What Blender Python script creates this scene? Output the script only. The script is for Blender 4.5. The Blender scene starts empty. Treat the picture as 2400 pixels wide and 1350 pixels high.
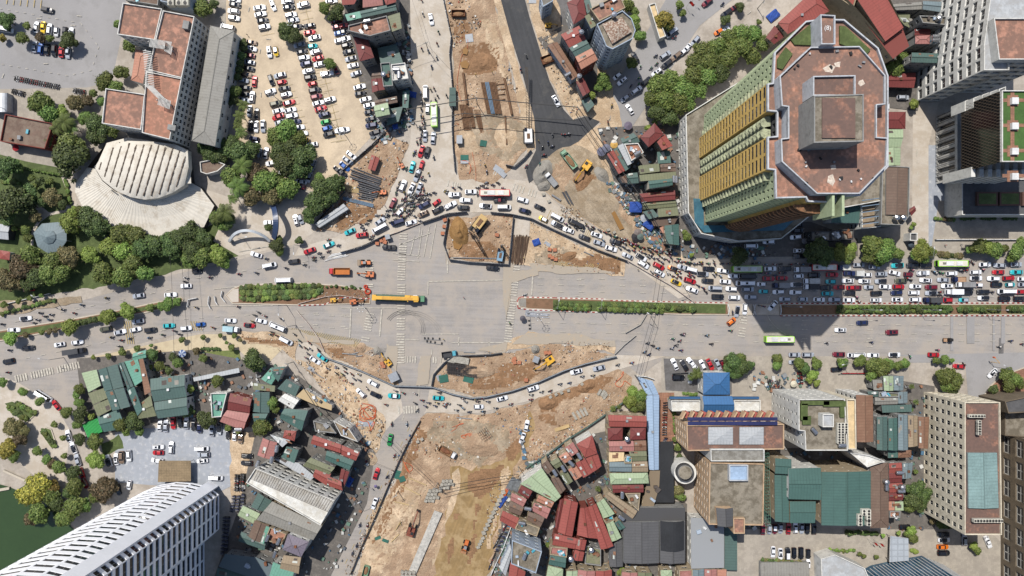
import bpy, math, random
from mathutils import Vector, Matrix, noise
R = math.radians
rnd = random.Random(11)
# ---------------------------------------------------------------- camera, sky, sun, exposure
S, H = .17, 270.0            # metres per photo pixel on the ground, flying height
scn = bpy.context.scene
COL = scn.collection
cam = bpy.data.cameras.new('camera'); cam.sensor_width = 36; cam.lens = 36 * H / (2400 * S); cam.clip_start = 1; cam.clip_end = 3000
camo = bpy.data.objects.new('camera', cam); camo.location = (0, 0, H); COL.objects.link(camo); scn.camera = camo
EL, AZ = R(58), math.atan2(.53, .85)
w = bpy.data.worlds.new('World'); scn.world = w; w.use_nodes = True
nt = w.node_tree; bg = nt.nodes['Background']; sky = nt.nodes.new('ShaderNodeTexSky'); sky.sky_type = 'NISHITA'
sky.sun_disc = False; sky.sun_elevation = EL; sky.sun_rotation = -AZ; sky.air_density = 1; sky.dust_density = 1.5
nt.links.new(sky.outputs[0], bg.inputs[0]); bg.inputs[1].default_value = .108
sl = bpy.data.lights.new('sun', 'SUN'); sl.energy = 4.9; sl.angle = R(.5); sl.color = (1, .95, .87)
so = bpy.data.objects.new('sun', sl); COL.objects.link(so)
so.rotation_euler = Vector((.53 * math.cos(EL), -.85 * math.cos(EL), -math.sin(EL))).to_track_quat('-Z', 'Y').to_euler()
scn.view_settings.view_transform = 'Standard'; scn.view_settings.look = 'None'; scn.view_settings.gamma = 1
scn.view_settings.exposure = .42
scn.cycles.max_bounces = 4; scn.cycles.diffuse_bounces = 2; scn.cycles.glossy_bounces = 2; scn.cycles.transparent_max_bounces = 4

def P(x, y, z=0):
    k = S * (H - z) / H
    return Vector(((x - 1200) * k, (675 - y) * k, z))
def lin(c): c /= 255; return c / 12.92 if c < .04045 else ((c + .055) / 1.055) ** 2.4
def alb(rgb, k=.57): return tuple(min(.8, max(.004, lin(c) * k)) for c in rgb)

# ---------------------------------------------------------------- materials
MATS = {}
def mat(name, rgb, rough=.85, var=.22, sc=.12, fine=1.6, kind=None, rgb2=None, amt=.5, metal=0, bump=0, k=.57, coat=0, space='pos', per=1.0, streak=None, cell=0):
    if name in MATS: return MATS[name]
    m = bpy.data.materials.new(name); m.use_nodes = True; t = m.node_tree; N = t.nodes; L = t.links
    b = N['Principled BSDF']; b.inputs['Roughness'].default_value = rough; b.inputs['Metallic'].default_value = metal
    b.inputs['Specular IOR Level'].default_value = .3 if rough > .5 else .5
    if coat: b.inputs['Coat Weight'].default_value = coat; b.inputs['Coat Roughness'].default_value = .08
    c = alb(rgb, k)
    if space == 'pos': src = N.new('ShaderNodeNewGeometry').outputs['Position']
    else: src = N.new('ShaderNodeTexCoord').outputs['Object' if space == 'obj' else 'UV']
    def nz(scale, det=4, ro=.6):
        n = N.new('ShaderNodeTexNoise'); n.inputs['Scale'].default_value = scale; n.inputs['Detail'].default_value = det
        n.inputs['Roughness'].default_value = ro; L.new(src, n.inputs['Vector']); return n.outputs['Fac']
    def mth(op, a, bb, cl=False):
        n = N.new('ShaderNodeMath'); n.operation = op; n.use_clamp = cl
        for i, q in enumerate((a, bb)):
            if isinstance(q, (int, float)): n.inputs[i].default_value = q
            else: L.new(q, n.inputs[i])
        return n.outputs[0]
    def mix(f, a, bb):
        n = N.new('ShaderNodeMix'); n.data_type = 'RGBA'
        if isinstance(f, (int, float)): n.inputs[0].default_value = f
        else: L.new(f, n.inputs[0])
        for i, q in ((6, a), (7, bb)):
            if isinstance(q, tuple): n.inputs[i].default_value = (*q, 1)
            else: L.new(q, n.inputs[i])
        return n.outputs[2]
    f1 = nz(sc, 5, .65); f2 = nz(fine, 3, .7)
    v = mth('ADD', mth('MULTIPLY', mth('SUBTRACT', f1, .5), 2.6), mth('MULTIPLY', mth('SUBTRACT', f2, .5), 1.6))
    if cell:
        sn = N.new('ShaderNodeVectorMath'); sn.operation = 'SNAP'; L.new(src, sn.inputs[0]); sn.inputs[1].default_value = (per, per, 50); wn = N.new('ShaderNodeTexWhiteNoise'); L.new(sn.outputs[0], wn.inputs[0])
        v = mth('ADD', v, mth('MULTIPLY', mth('SUBTRACT', wn.outputs[0], .5), cell))
    if streak:
        mp = N.new('ShaderNodeMapping'); mp.inputs['Rotation'].default_value = (0, 0, -math.radians(streak[0])); mp.inputs['Scale'].default_value = (.05, 1.1, 1)
        vr = N.new('ShaderNodeMapping'); L.new(src, vr.inputs[0]); vr.inputs['Rotation'].default_value = mp.inputs['Rotation'].default_value; L.new(vr.outputs[0], mp.inputs[0]); mp.inputs['Rotation'].default_value = (0, 0, 0)
        sn2 = N.new('ShaderNodeTexNoise'); sn2.inputs['Scale'].default_value = streak[2] if len(streak) > 2 else .9; sn2.inputs['Detail'].default_value = 4; L.new(mp.outputs[0], sn2.inputs['Vector'])
        v = mth('ADD', v, mth('MULTIPLY', mth('SUBTRACT', sn2.outputs['Fac'], .5), streak[1]))
    v = mth('ADD', v, .5, True)
    col = mix(v, tuple(q * (1 - var) for q in c), tuple(min(.85, q * (1 + var)) for q in c))
    hgt = f2
    if rgb2:
        s2 = nz(sc * 1.9 + .03, 6, .72)
        lo = .62 - amt * .3
        f = mth('MULTIPLY', mth('SUBTRACT', s2, lo), 7, True)
        col = mix(mth('MULTIPLY', f, .85), col, alb(rgb2, k))
    if kind in ('corr', 'tile', 'brick'):
        sp = N.new('ShaderNodeSeparateXYZ'); L.new(src, sp.inputs[0])
        def saw(o, p): return mth('FRACT', mth('DIVIDE', o, p), 0)
        a = saw(sp.outputs[0], per)
        if kind == 'corr':
            line = mth('LESS_THAN', a, .2); line = mth('MULTIPLY', line, .35)
            seam = mth('MULTIPLY', mth('LESS_THAN', saw(sp.outputs[1], 4.3), .05), .3); line = mth('ADD', line, seam, True)
        else:
            l2 = mth('LESS_THAN', saw(sp.outputs[1], per), .2)
            line = mth('MULTIPLY', mth('MAXIMUM', mth('LESS_THAN', a, .2), l2), .38)
        col = mix(line, col, tuple(q * .5 for q in c))
    if kind == 'leaf':
        g = N.new('ShaderNodeObjectInfo')
        hs = N.new('ShaderNodeHueSaturation'); L.new(col, hs.inputs['Color'])
        L.new(mth('ADD', mth('MULTIPLY', g.outputs['Random'], .06), .465), hs.inputs['Hue'])
        L.new(mth('ADD', mth('MULTIPLY', g.outputs['Random'], .7), .65), hs.inputs['Value']); col = hs.outputs[0]
    L.new(col, b.inputs['Base Color'])
    if bump:
        bn = N.new('ShaderNodeBump'); bn.inputs['Strength'].default_value = min(1, bump); bn.inputs['Distance'].default_value = bump
        L.new(nz(fine * .8, 6, .7), bn.inputs['Height']); L.new(bn.outputs[0], b.inputs['Normal'])
    MATS[name] = m; return m

# ---------------------------------------------------------------- mesh builder
class MB:
    def __init__(s): s.v = []; s.f = []; s.m = []; s.uv = []
    def add(s, vs, fs, mi=0, uvs=None):
        o = len(s.v); s.v += [tuple(p) for p in vs]
        for i, f in enumerate(fs):
            s.f.append([a + o for a in f]); s.m.append(mi); s.uv.append(uvs[i] if uvs else None)
    def quad(s, a, b, c, d, mi=0, uv=None): s.add([a, b, c, d], [(0, 1, 2, 3)], mi, [uv] if uv else None)
    def box(s, cx, cy, cz, sx, sy, sz, rot=0, mi=0, taper=1):
        c, n = math.cos(rot), math.sin(rot); vs = []
        for z, t in ((-1, 1), (1, taper)):
            for x, y in ((-1, -1), (1, -1), (1, 1), (-1, 1)):
                X, Y = x * sx / 2 * t, y * sy / 2 * t
                vs.append((cx + X * c - Y * n, cy + X * n + Y * c, cz + z * sz / 2))
        s.add(vs, [(0, 3, 2, 1), (4, 5, 6, 7), (0, 1, 5, 4), (1, 2, 6, 5), (2, 3, 7, 6), (3, 0, 4, 7)], mi)
    def prism(s, pts, z0, z1, mi=0, top=None, bottom=True):
        n = len(pts); vs = [(p[0], p[1], z0) for p in pts] + [(p[0], p[1], z1) for p in pts]
        s.add(vs, [(i, (i + 1) % n, n + (i + 1) % n, n + i) for i in range(n)], mi)
        s.add([(p[0], p[1], z1) for p in pts], [tuple(range(n))], mi if top is None else top)
        if bottom: s.add([(p[0], p[1], z0) for p in pts], [tuple(range(n - 1, -1, -1))], mi)
    def cyl(s, p0, p1, r0, r1=None, n=8, mi=0, cap=True):
        r1 = r0 if r1 is None else r1; p0 = Vector(p0); p1 = Vector(p1); d = (p1 - p0).normalized()
        u = d.orthogonal().normalized(); v = d.cross(u); vs = []
        for p, r in ((p0, r0), (p1, r1)):
            for i in range(n):
                a = math.tau * i / n; vs.append(p + (u * math.cos(a) + v * math.sin(a)) * r)
        fs = [(i, (i + 1) % n, n + (i + 1) % n, n + i) for i in range(n)]
        if cap: fs += [tuple(range(n - 1, -1, -1)), tuple(range(n, 2 * n))]
        s.add(vs, fs, mi)
    def ball(s, c, r, n=8, mi=0, sx=1, sy=1, sz=1, half=False):
        m = n // 2; vs = []; fs = []
        for j in range(m + 1):
            ph = math.pi * j / m * (.5 if half else 1)
            for i in range(n):
                a = math.tau * i / n
                vs.append((c[0] + r * sx * math.sin(ph) * math.cos(a), c[1] + r * sy * math.sin(ph) * math.sin(a), c[2] + r * sz * math.cos(ph)))
        for j in range(m):
            for i in range(n): fs.append((j * n + i, (j + 1) * n + i, (j + 1) * n + (i + 1) % n, j * n + (i + 1) % n))
        s.add(vs, fs, mi)
    def mesh(s, name, mats, smooth=False):
        me = bpy.data.meshes.new(name); me.from_pydata(s.v, [], s.f)
        for m in mats: me.materials.append(m)
        me.polygons.foreach_set('material_index', s.m)
        if any(u for u in s.uv):
            ul = me.uv_layers.new(); k = 0
            for f, u in zip(s.f, s.uv):
                for j in range(len(f)):
                    if u: ul.data[k].uv = u[j]
                    k += 1
        if smooth: me.polygons.foreach_set('use_smooth', [True] * len(s.f))
        me.update(); return me
    def build(s, name, mats, parent=None, loc=None, smooth=False):
        if not isinstance(mats, (list, tuple)): mats = [mats]
        return put(name, s.mesh(name, mats, smooth), parent, loc)
def put(name, me, parent=None, loc=None, rot=0, scale=None):
    o = bpy.data.objects.new(name, me); COL.objects.link(o)
    if parent: o.parent = parent
    if loc is not None: o.location = loc
    if rot: o.rotation_euler = (0, 0, rot)
    if scale is not None: o.scale = scale
    return o
REG = []; LM = []
def reg(o, desc, cat, x, y, group=None, label=None, lm=None, unit=None):
    """x, y: where it stands on the photo's ground plan; the label is composed at the end"""
    o['category'] = cat
    if group: o['group'] = group
    REG.append([o, desc, x, y, label, unit])
    if lm: LM.append((lm, x, y, o))
    return o
def thing(name, x, y, z=0, rot=0, scale=None, **kw):
    o = put(name, None, None, P(x, y) + Vector((0, 0, z + gz(x, y))), rot, scale); o.empty_display_size = .5
    return reg(o, kw.pop('desc'), kw.pop('cat'), x, y, **kw)
def setting(o, kind='structure'): o['kind'] = kind; return o
def pip(x, y, poly):
    c = False; j = len(poly) - 1
    for i in range(len(poly)):
        xi, yi = poly[i]; xj, yj = poly[j]
        if (yi > y) != (yj > y) and x < (xj - xi) * (y - yi) / (yj - yi) + xi: c = not c
        j = i
    return c
def pts(s): return [tuple(float(a) for a in q.split(',')) for q in s.split()]
def ccw(p): 
    a = sum(p[i][0] * p[(i + 1) % len(p)][1] - p[(i + 1) % len(p)][0] * p[i][1] for i in range(len(p)))
    if a > 0: return p
    return [p[1], p[0], p[3], p[2]] if len(p) == 4 else p[::-1]
# ---------------------------------------------------------------- ground
GM = dict(
 base=mat('dusty concrete ground', (184, 175, 164), rgb2=(160, 150, 138), sc=.05, fine=.8, var=.15),
 asphalt=mat('worn asphalt', (160, 155, 151), rgb2=(174, 165, 155), amt=.6, sc=.035, fine=2.5, var=.13, streak=(-2, 2.2)),
 asph2=mat('smooth grey asphalt', (158, 156, 156), rgb2=(148, 146, 145), amt=.4, sc=.05, fine=2.5, var=.08),
 conc=mat('pale concrete road', (200, 191, 179), rgb2=(186, 174, 158), amt=.6, sc=.06, fine=2, var=.1, streak=(-20, 1.2)),
 lot=mat('tan car park surface', (211, 193, 167), rgb2=(190, 173, 150), amt=.6, sc=.06, fine=1.5, var=.12),
 black=mat('new black asphalt', (70, 71, 74), rgb2=(88, 87, 86), amt=.3, sc=.08, fine=3, var=.16, streak=(-74, 2.4)),
 dirt=mat('tan earth', (200, 174, 146), rgb2=(168, 140, 114), amt=.75, sc=.07, fine=1.6, var=.28, bump=.8, streak=(55, 1.6, 1.2)),
 dirt2=mat('pale sandy earth', (210, 187, 158), rgb2=(184, 158, 128), amt=.6, sc=.08, fine=1.4, var=.24, bump=.7, streak=(-60, 1.4, 1.2)),
 sand=mat('grey brown sand', (172, 156, 134), rgb2=(150, 132, 108), amt=.6, sc=.09, fine=1.5, var=.24, bump=.6, streak=(-50, 1.8, 1.1)),
 gsand=mat('grey sand', (150, 146, 138), rgb2=(134, 128, 120), amt=.5, sc=.2, fine=2, var=.15, bump=.3),
 mud=mat('yellow mud track', (152, 126, 86), rgb2=(178, 154, 116), amt=.5, sc=.07, fine=.8, var=.16, bump=.1, streak=(68, 2.4, .8)),
 wet=mat('wet brown mud', (158, 122, 90), rgb2=(128, 98, 70), amt=.6, sc=.3, fine=2, var=.3, bump=.6),
 grass=mat('short grass', (94, 108, 62), rgb2=(76, 90, 48), amt=.7, sc=.25, fine=2.5, var=.3, bump=.3),
 soil=mat('median soil', (135, 104, 80), rgb2=(112, 88, 66), sc=.3, fine=3, var=.2, bump=.2),
 lime=mat('artificial turf', (118, 128, 72), rgb2=(104, 116, 66), sc=.2, var=.1),
 paving=mat('blue grey paving', (184, 186, 190), rgb2=(158, 164, 174), amt=.9, sc=.25, fine=1.1, var=.17, per=1.1, cell=1.5),
 brick=mat('red brick paving', (160, 118, 96), rgb2=(130, 96, 80), sc=.2, var=.15, kind='tile', per=.9),
 pave2=mat('grey courtyard paving', (172, 164, 152), rgb2=(158, 150, 140), sc=.1, var=.12, per=1.2, cell=.7),
 dark=mat('dark courtyard', (112, 110, 110), rgb2=(94, 92, 90), sc=.1, var=.15),
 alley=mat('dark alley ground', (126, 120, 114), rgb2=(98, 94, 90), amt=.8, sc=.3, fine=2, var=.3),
 kerb=mat('kerb stone', (196, 186, 170), var=.15, fine=2),
 cream=mat('cream paving', (205, 190, 160), rgb2=(188, 172, 145), sc=.1, var=.08))
def far_sheet():
    m = MB(); a = 1500; m.quad((-a, -a, -.004), (a, -a, -.004), (a, a, -.004), (-a, a, -.004)); setting(m.build('ground', GM['base']))
far_sheet()
LAY = [0]; PL = []
def gz(x, y, ground=True):
    """height of the ground under photo-plan point x, y"""
    p = P(x, y); z = 0
    for q, zz, rel in PL:
        if pip(p.x, p.y, q): z = zz + (rel(p.x, p.y) if rel else 0)
    return z
def rough_edge(q, amp=.7, step=2.2):
    out = []
    for a, b in zip(q, q[1:] + q[:1]):
        L = math.dist(a, b); n = max(1, int(L / step)); nx, ny = (b[1] - a[1]) / (L or 1), -(b[0] - a[0]) / (L or 1)
        for i in range(n): t = i / n; x, y = a[0] + (b[0] - a[0]) * t, a[1] + (b[1] - a[1]) * t; k = amp * 2 * noise.fractal(Vector((x * .13, y * .13, 5)), .8, 2, 3); out.append((x + nx * k, y + ny * k))
    return out
def patch(name, mk, s, kind='structure'):
    LAY[0] += 1; z = .004 * LAY[0]; q = ccw([tuple(P(*p)[:2]) for p in pts(s)]); PL.append((q, z, None))
    if mk in ('dirt', 'dirt2', 'sand', 'mud', 'wet', 'soil', 'grass') : q = rough_edge(q, 1.6 if mk == 'mud' or 'strip' not in name and mk == 'dirt' and 0 else .7)
    m = MB(); m.add([(x, y, z) for x, y in q], [tuple(range(len(q)))]); o = m.build(name, GM[mk]); setting(o, kind); return z
def relief(name, mk, s, amp=.6, step=1.1, seed=0, fr=.16, hole=None):
    """ground of a building site: a sheet with real bumps, fading to flat at its border"""
    poly = pts(s); patch(name, mk, s); z0 = .004 * LAY[0]; q = [tuple(P(*p)[:2]) for p in poly]
    hq = [tuple(P(*p)[:2]) for p in pts(hole)] if hole else None; xs = [a for a, b in q]; ys = [b for a, b in q]; m = MB(); idx = {}
    PL[-1] = (q, z0, lambda x, y: max(0, noise.fractal(Vector((x * fr + seed, y * fr, seed)), .8, 2.1, 5) + .35) * amp * min(1, dist(x, y) / 4))
    nx = int((max(xs) - min(xs)) / step) + 1; ny = int((max(ys) - min(ys)) / step) + 1
    def inside(i, j): return pip(min(xs) + i * step, min(ys) + j * step, q) and not (hq and pip(min(xs) + i * step, min(ys) + j * step, hq))
    ins = {(i, j) for i in range(nx) for j in range(ny) if inside(i, j)}
    ED = list(zip(q, q[1:] + q[:1])) + (list(zip(hq, hq[1:] + hq[:1])) if hq else [])
    def dist(x, y):
        d = 9e9
        for (ax, ay), (bx, by) in ED:
            l = (bx - ax) ** 2 + (by - ay) ** 2 or 1
            t = max(0, min(1, ((x - ax) * (bx - ax) + (y - ay) * (by - ay)) / l)); d = min(d, math.hypot(x - ax - t * (bx - ax), y - ay - t * (by - ay)))
        return d
    for (i, j) in ins:
        x = min(xs) + i * step; y = min(ys) + j * step
        n = noise.fractal(Vector((x * fr + seed, y * fr, seed)), .8, 2.1, 5)
        k = min(1, dist(x, y) / 4)
        idx[i, j] = len(m.v); m.v.append((x, y, z0 + .003 + max(0, (n + .35)) * amp * k))
    for (i, j) in ins:
        c = [(i, j), (i + 1, j), (i + 1, j + 1), (i, j + 1)]
        if all(q_ in ins for q_ in c): m.f.append([idx[q_] for q_ in c]); m.m.append(0); m.uv.append(None)
    if m.f: setting(m.build(name, GM[mk], smooth=True))
patch('car_park', 'asph2', '-60,-40 300,-40 290,60 262,190 205,205 0,215 -60,210')
patch('pavement', 'pave2', '-60,210 205,205 262,190 330,340 170,400 -60,350')
patch('lawn', 'grass', '-60,355 0,362 60,372 148,395 165,470 180,480 250,560 410,560 520,520 560,600 400,640 205,675 -60,735')
patch('path', 'conc', '136,395 160,388 175,430 180,480 192,490 162,502 150,490 165,470')
patch('path', 'conc', '62,466 80,470 115,498 160,490 160,496 116,505 95,520 80,545 78,575 72,575 74,540 92,512')
patch('pavement', 'pave2', '0,350 20,348 110,362 150,395 60,378 0,362')
patch('car_park', 'lot', '530,-40 800,-40 800,60 890,300 800,395 745,450 690,440 560,350 548,200 592,100 530,66')
patch('yard', 'pave2', '385,-40 530,-40 528,55 470,60 440,20')
patch('pavement', 'conc', '440,430 560,470 700,470 740,540 700,572 560,600 500,565 520,520 470,440')
patch('road', 'asphalt', '-60,760 0,744 110,722 200,702 330,668 400,645 545,612 640,588 720,572 830,585 930,548 1040,505 1045,620 1190,620 1320,620 1440,635 1600,605 2460,600 2460,824 2130,834 1990,838 1560,838 1500,880 1440,832 1300,800 1180,830 1050,822 1010,880 1000,910 935,910 890,820 840,800 730,790 640,778 560,775 470,778 400,787 300,812 200,836 188,860 215,945 205,990 180,1020 200,1130 150,1130 165,1010 130,950 40,895 -60,862')
patch('pavement', 'pave2', '1590,520 2460,500 2460,604 1600,608')
MUD = '1240,960 1256,985 1238,1045 1215,1085 1190,1130 1168,1210 1135,1380 1003,1380 1045,1215 1062,1095 1120,1100 1190,1075 1215,1020'
patch('pavement', 'conc', '-60,862 40,895 130,950 165,1010 150,1130 100,1130 -60,1000')
patch('pavement', 'cream', '180,845 330,812 470,783 640,785 670,810 610,870 560,820 330,840 230,865')
patch('road', 'conc', '2140,240 2200,240 2176,340 2176,600 2136,600')
patch('pavement', 'paving', '2176,340 2260,340 2260,600 2176,600')
patch('pavement', 'pave2', '2200,470 2460,470 2460,600 2180,600')
patch('road', 'asph2', '2105,832 2400,826 2460,900 2330,935 2290,1000 2275,1010 2262,850 2130,850')
patch('road', 'asph2', '1400,270 1560,0 1600,-60 1790,-60 1640,60 1480,300 1440,330')
patch('courtyard', 'pave2', '1725,1225 1990,1240 2260,1240 2330,1255 2460,1380 1700,1380')
patch('courtyard', 'pave2', '1550,835 2130,835 2130,930 1550,940')
patch('courtyard', 'dark', '1555,840 1715,845 1715,925 1560,915')
patch('paving', 'brick', '1540,920 1580,920 1582,1040 1546,1040')
patch('plaza', 'paving', '270,1005 540,1000 560,1130 520,1150 270,1130')
patch('yard', 'dirt2', '540,1010 600,1010 590,1130 575,1220 540,1150')
patch('lawn', 'grass', '240,1040 280,1020 292,1050 240,1075')
patch('lawn', 'lime', '455,825 560,820 570,865 460,875')
patch('yard', 'dark', '440,880 600,870 595,920 500,925 490,990 440,970')
patch('road', 'conc', '930,-40 1040,-40 1062,130 1062,340 1072,408 1240,425 1265,440 1320,492 1480,585 1600,608 1760,608 1760,640 1590,700 1470,612 1245,512 1150,497 1050,500 990,522 905,555 800,592 690,600 700,580 790,555 900,480 935,400 962,330 968,200 950,90')
patch('road', 'conc', '640,772 700,785 765,828 850,868 930,904 1015,908 1105,932 1200,922 1320,878 1445,832 1560,835 1450,866 1250,937 1120,968 1000,966 950,1000 903,1010 860,950 780,850 690,800')
patch('road', 'asphalt', '935,904 1008,906 998,962 971,1010 818,1350 790,1420 750,1400 775,1350 903,1010 925,985 945,965')
patch('yard', 'dirt2', '1360,-40 1460,300 1480,380 1590,560 1600,610 1480,585 1330,492 1265,440 1255,370 1345,330 1410,290 1374,272')
patch('courtyard', 'dark', '1270,-40 1330,0 1350,60 1310,80')
relief('construction_site', 'dirt', '1048,0 1150,-30 1228,300 1235,352 1195,398 1150,432 1078,415 1064,340 1062,130', .7, seed=1)
patch('kerb_strip', 'dirt2', '1150,-40 1175,-40 1202,98 1222,165 1252,280 1257,345 1238,362 1224,300 1192,130')
patch('road', 'black', '1163,-40 1220,-40 1241,40 1260,100 1288,190 1321,257 1343,281 1374,272 1406,285 1356,332 1320,352 1275,400 1240,430 1232,400 1256,352 1252,277 1221,161 1200,96')
relief('construction_site', 'dirt2', '1222,-40 1290,-40 1335,110 1384,250 1374,270 1343,279 1323,255 1289,187 1262,98 1243,38', .4, seed=2)
relief('construction_site', 'dirt', '1050,512 1202,505 1192,616 1052,605 1042,570', .7, .8, seed=3)
patch('concrete_slab', 'conc', '1206,515 1242,515 1240,560 1202,560')
relief('construction_site', 'dirt2', '1243,518 1330,562 1465,612 1462,648 1310,626 1236,622 1200,618 1205,560 1240,558', .5, .9, seed=4)
relief('construction_site', 'sand', '1268,372 1345,338 1402,362 1440,430 1500,530 1560,600 1480,582 1330,490 1268,440', .6, .9, seed=5)
relief('construction_site', 'dirt', '738,802 830,806 892,822 935,902 880,886 782,838', .5, .9, seed=6)
relief('construction_site', 'dirt', '1014,905 1022,872 1062,835 1180,828 1300,802 1440,831 1320,874 1200,918 1110,928', .6, .9, seed=7)
patch('road_spoil', 'dirt2', '1180,803 1240,778 1440,804 1440,830 1300,801 1180,828')
relief('construction_site', 'dirt', '985,976 1000,968 1120,972 1250,940 1450,868 1482,884 1470,945 1400,985 1280,1060 1215,1112 1195,1180 1130,1380 822,1380 962,1050', .8, 1.2, seed=8, hole=MUD)
patch('mud_track', 'mud', MUD)
patch('mud_track', 'dirt2', '1062,1110 1076,1098 1078,1150 1040,1240 1015,1330 1000,1350 1006,1300 1046,1215')
relief('construction_site', 'dirt2', '692,842 782,852 905,985 903,1010 880,1060 850,1040 800,960', .5, .9, seed=9)
relief('spoil_strip', 'dirt2', '555,778 640,778 700,800 690,845 660,818 560,795', .3, .9, seed=10)
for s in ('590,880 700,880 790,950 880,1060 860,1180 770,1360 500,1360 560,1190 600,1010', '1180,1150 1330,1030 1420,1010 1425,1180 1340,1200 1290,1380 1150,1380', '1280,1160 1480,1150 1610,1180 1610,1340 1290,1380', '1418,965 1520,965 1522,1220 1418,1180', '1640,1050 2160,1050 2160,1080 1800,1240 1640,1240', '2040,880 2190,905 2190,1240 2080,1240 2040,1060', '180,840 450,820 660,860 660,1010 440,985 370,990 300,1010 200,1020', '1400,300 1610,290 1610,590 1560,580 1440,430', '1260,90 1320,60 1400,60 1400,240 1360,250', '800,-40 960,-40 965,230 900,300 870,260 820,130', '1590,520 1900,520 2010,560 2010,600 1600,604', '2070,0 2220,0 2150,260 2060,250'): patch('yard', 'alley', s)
relief('scrap_yard', 'dirt', '800,400 905,315 960,335 930,415 900,478 800,545 740,540', .4, .9, seed=11)
patch('spoil', 'sand', '-60,712 0,706 190,692 195,708 100,724 0,742 -60,756')
patch('road_surface_repair', 'dark', '2341,792 2352,792 2351,828 2340,828')
for x, wd in ((2230, 7), (2274, 18), (2328, 5), (2350, 9)): patch('road_surface_repair', 'asph2', f'{x-wd/2},740 {x+wd/2},740 {x+wd/2},{822 if wd<9 else 805} {x-wd/2},{822 if wd<9 else 805}')
# medians with a real kerb
def median(s, mk, subs=(), h=.14):
    poly = ccw([tuple(P(*p)[:2]) for p in pts(s)]); m = MB(); m.prism(poly, .0, h + .25, 0); setting(m.build('median_kerb', GM['kerb']))
    c = Vector((sum(p[0] for p in poly) / len(poly), sum(p[1] for p in poly) / len(poly)))
    q = []
    for i, p in enumerate(poly):
        a = Vector(poly[i - 1]); b = Vector(p); d = Vector(poly[(i + 1) % len(poly)])
        n = ((b - a).normalized() + (d - b).normalized()).normalized(); q.append(b + Vector((-n.y, n.x)) * .45)
    m = MB(); m.add([(x, y, h + .255) for x, y in q], [tuple(range(len(q)))]); setting(m.build('median', GM[mk]))
    for i, (mk2, s2) in enumerate(subs):
        m = MB(); m.add([tuple(P(*p)[:2]) + (h + .26 + .003 * i,) for p in pts(s2)], [tuple(range(len(pts(s2))))]); setting(m.build('median_bed', GM[mk2]))
median('528,692 545,676 565,668 700,662 800,668 870,682 868,712 700,716 545,712', 'soil', [('conc', '532,692 547,678 560,676 560,708 545,708'), ('grass', '564,676 700,665 760,668 758,690 640,706 590,708')])
median('1212,700 1218,697 1235,696 1400,700 1560,708 1705,711 1708,738 1600,738 1400,732 1240,725 1216,720', 'soil', [('gsand', '1214,702 1233,699 1233,720 1218,717'), ('grass', '1296,703 1700,713 1700,735 1296,728')])
median('1706,713 1762,713 1762,738 1708,738', 'conc')
median('1768,713 1826,713 1826,738 1768,738', 'conc')
median('1828,713 2460,712 2460,738 1828,739', 'soil', [('grass', '1960,715 2228,715 2228,735 1960,735'), ('grass', '2246,715 2345,715 2345,735 2246,735'), ('grass', '2362,715 2455,715 2455,735 2362,735')])
median('-60,788 0,774 180,745 300,722 425,695 432,700 425,716 300,742 180,768 0,800 -60,812', 'soil', [('grass', '-50,792 0,780 180,751 424,702 424,710 180,762 0,794 -50,806')])
median('2300,935 2318,905 2345,880 2400,860 2460,900 2460,940', 'brick', [('grass', '2320,925 2325,903 2335,900 2342,925')])
median('10,945 30,938 92,965 62,992', 'grass')
median('92,1010 108,1000 122,1005 132,1035 122,1052', 'grass')
m = MB(); m.add([P(x, y, -.0) + Vector((0, 0, .25)) for x, y in pts('-60,1118 20,1140 40,1148 75,1128 120,1135 140,1200 190,1260 260,1400 -60,1400')], [tuple(range(9))])
o = m.build('water', mat('green pond water', (58, 78, 45), rough=.12, var=.08, sc=.05)); setting(o)
for s in ('12,1100 70,1126 68,1130 10,1104', '-30,1150 25,1140 25,1146 -30,1156'):
    m = MB(); m.prism(ccw([tuple(P(*p)[:2]) for p in pts(s)]), 0, .9); setting(m.build('quay_wall', GM['kerb']))
# ---------------------------------------------------------------- road paint
PM = mat('worn road paint', (214, 208, 194), rgb2=(176, 170, 160), amt=.75, sc=.6, fine=3, var=.08)
YM = mat('yellow road paint', (205, 178, 110), rgb2=(178, 165, 132), amt=.8, sc=.6, fine=3, var=.08)
pw, py_ = MB(), MB(); ZP = .27
ZP = .0042 * (LAY[0] + 2)
def stripe(m, a, b, wd=.35):
    a = P(*a); b = P(*b); d = (b - a).normalized(); n = Vector((-d.y, d.x, 0)) * wd / 2; z = Vector((0, 0, ZP))
    m.quad(a - n + z, b - n + z, b + n + z, a + n + z)
def zebra(a, b, n, ln, wd=.55, m=pw):
    """bars of length ln px square to the line a-b"""
    a = Vector(a); b = Vector(b); d = (b - a).normalized(); q = Vector((-d.y, d.x)) * ln / 2
    for i in range(n):
        c = a.lerp(b, i / (n - 1))
        if rnd.random() < .93: stripe(m, c - q, c + q, wd * rnd.uniform(.75, 1.1))
def dash(a, b, on=12, off=24, wd=.22, m=pw):
    a = Vector(a); b = Vector(b); L = (b - a).length; d = (b - a) / L; t = 0
    while t < L: stripe(m, a + d * t, a + d * min(L, t + on), wd); t += on + off
zebra((866, 612), (866, 672), 12, 19); zebra((868, 735), (856, 798), 11, 19); zebra((946, 548), (940, 655), 19, 18); zebra((941, 668), (938, 850), 31, 19)
zebra((950, 842), (1022, 844), 13, 15); zebra((1210, 625), (1190, 800), 30, 18); zebra((1744, 738), (1737, 788), 9, 16); zebra((935, 961), (978, 959), 8, 18, .7)
zebra((38, 888), (185, 855), 25, 16, .7); zebra((1050, 430), (1078, 436), 6, 14); zebra((1150, 395), (1165, 402), 4, 20); zebra((1204, 438), (1255, 455), 8, 16)
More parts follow.
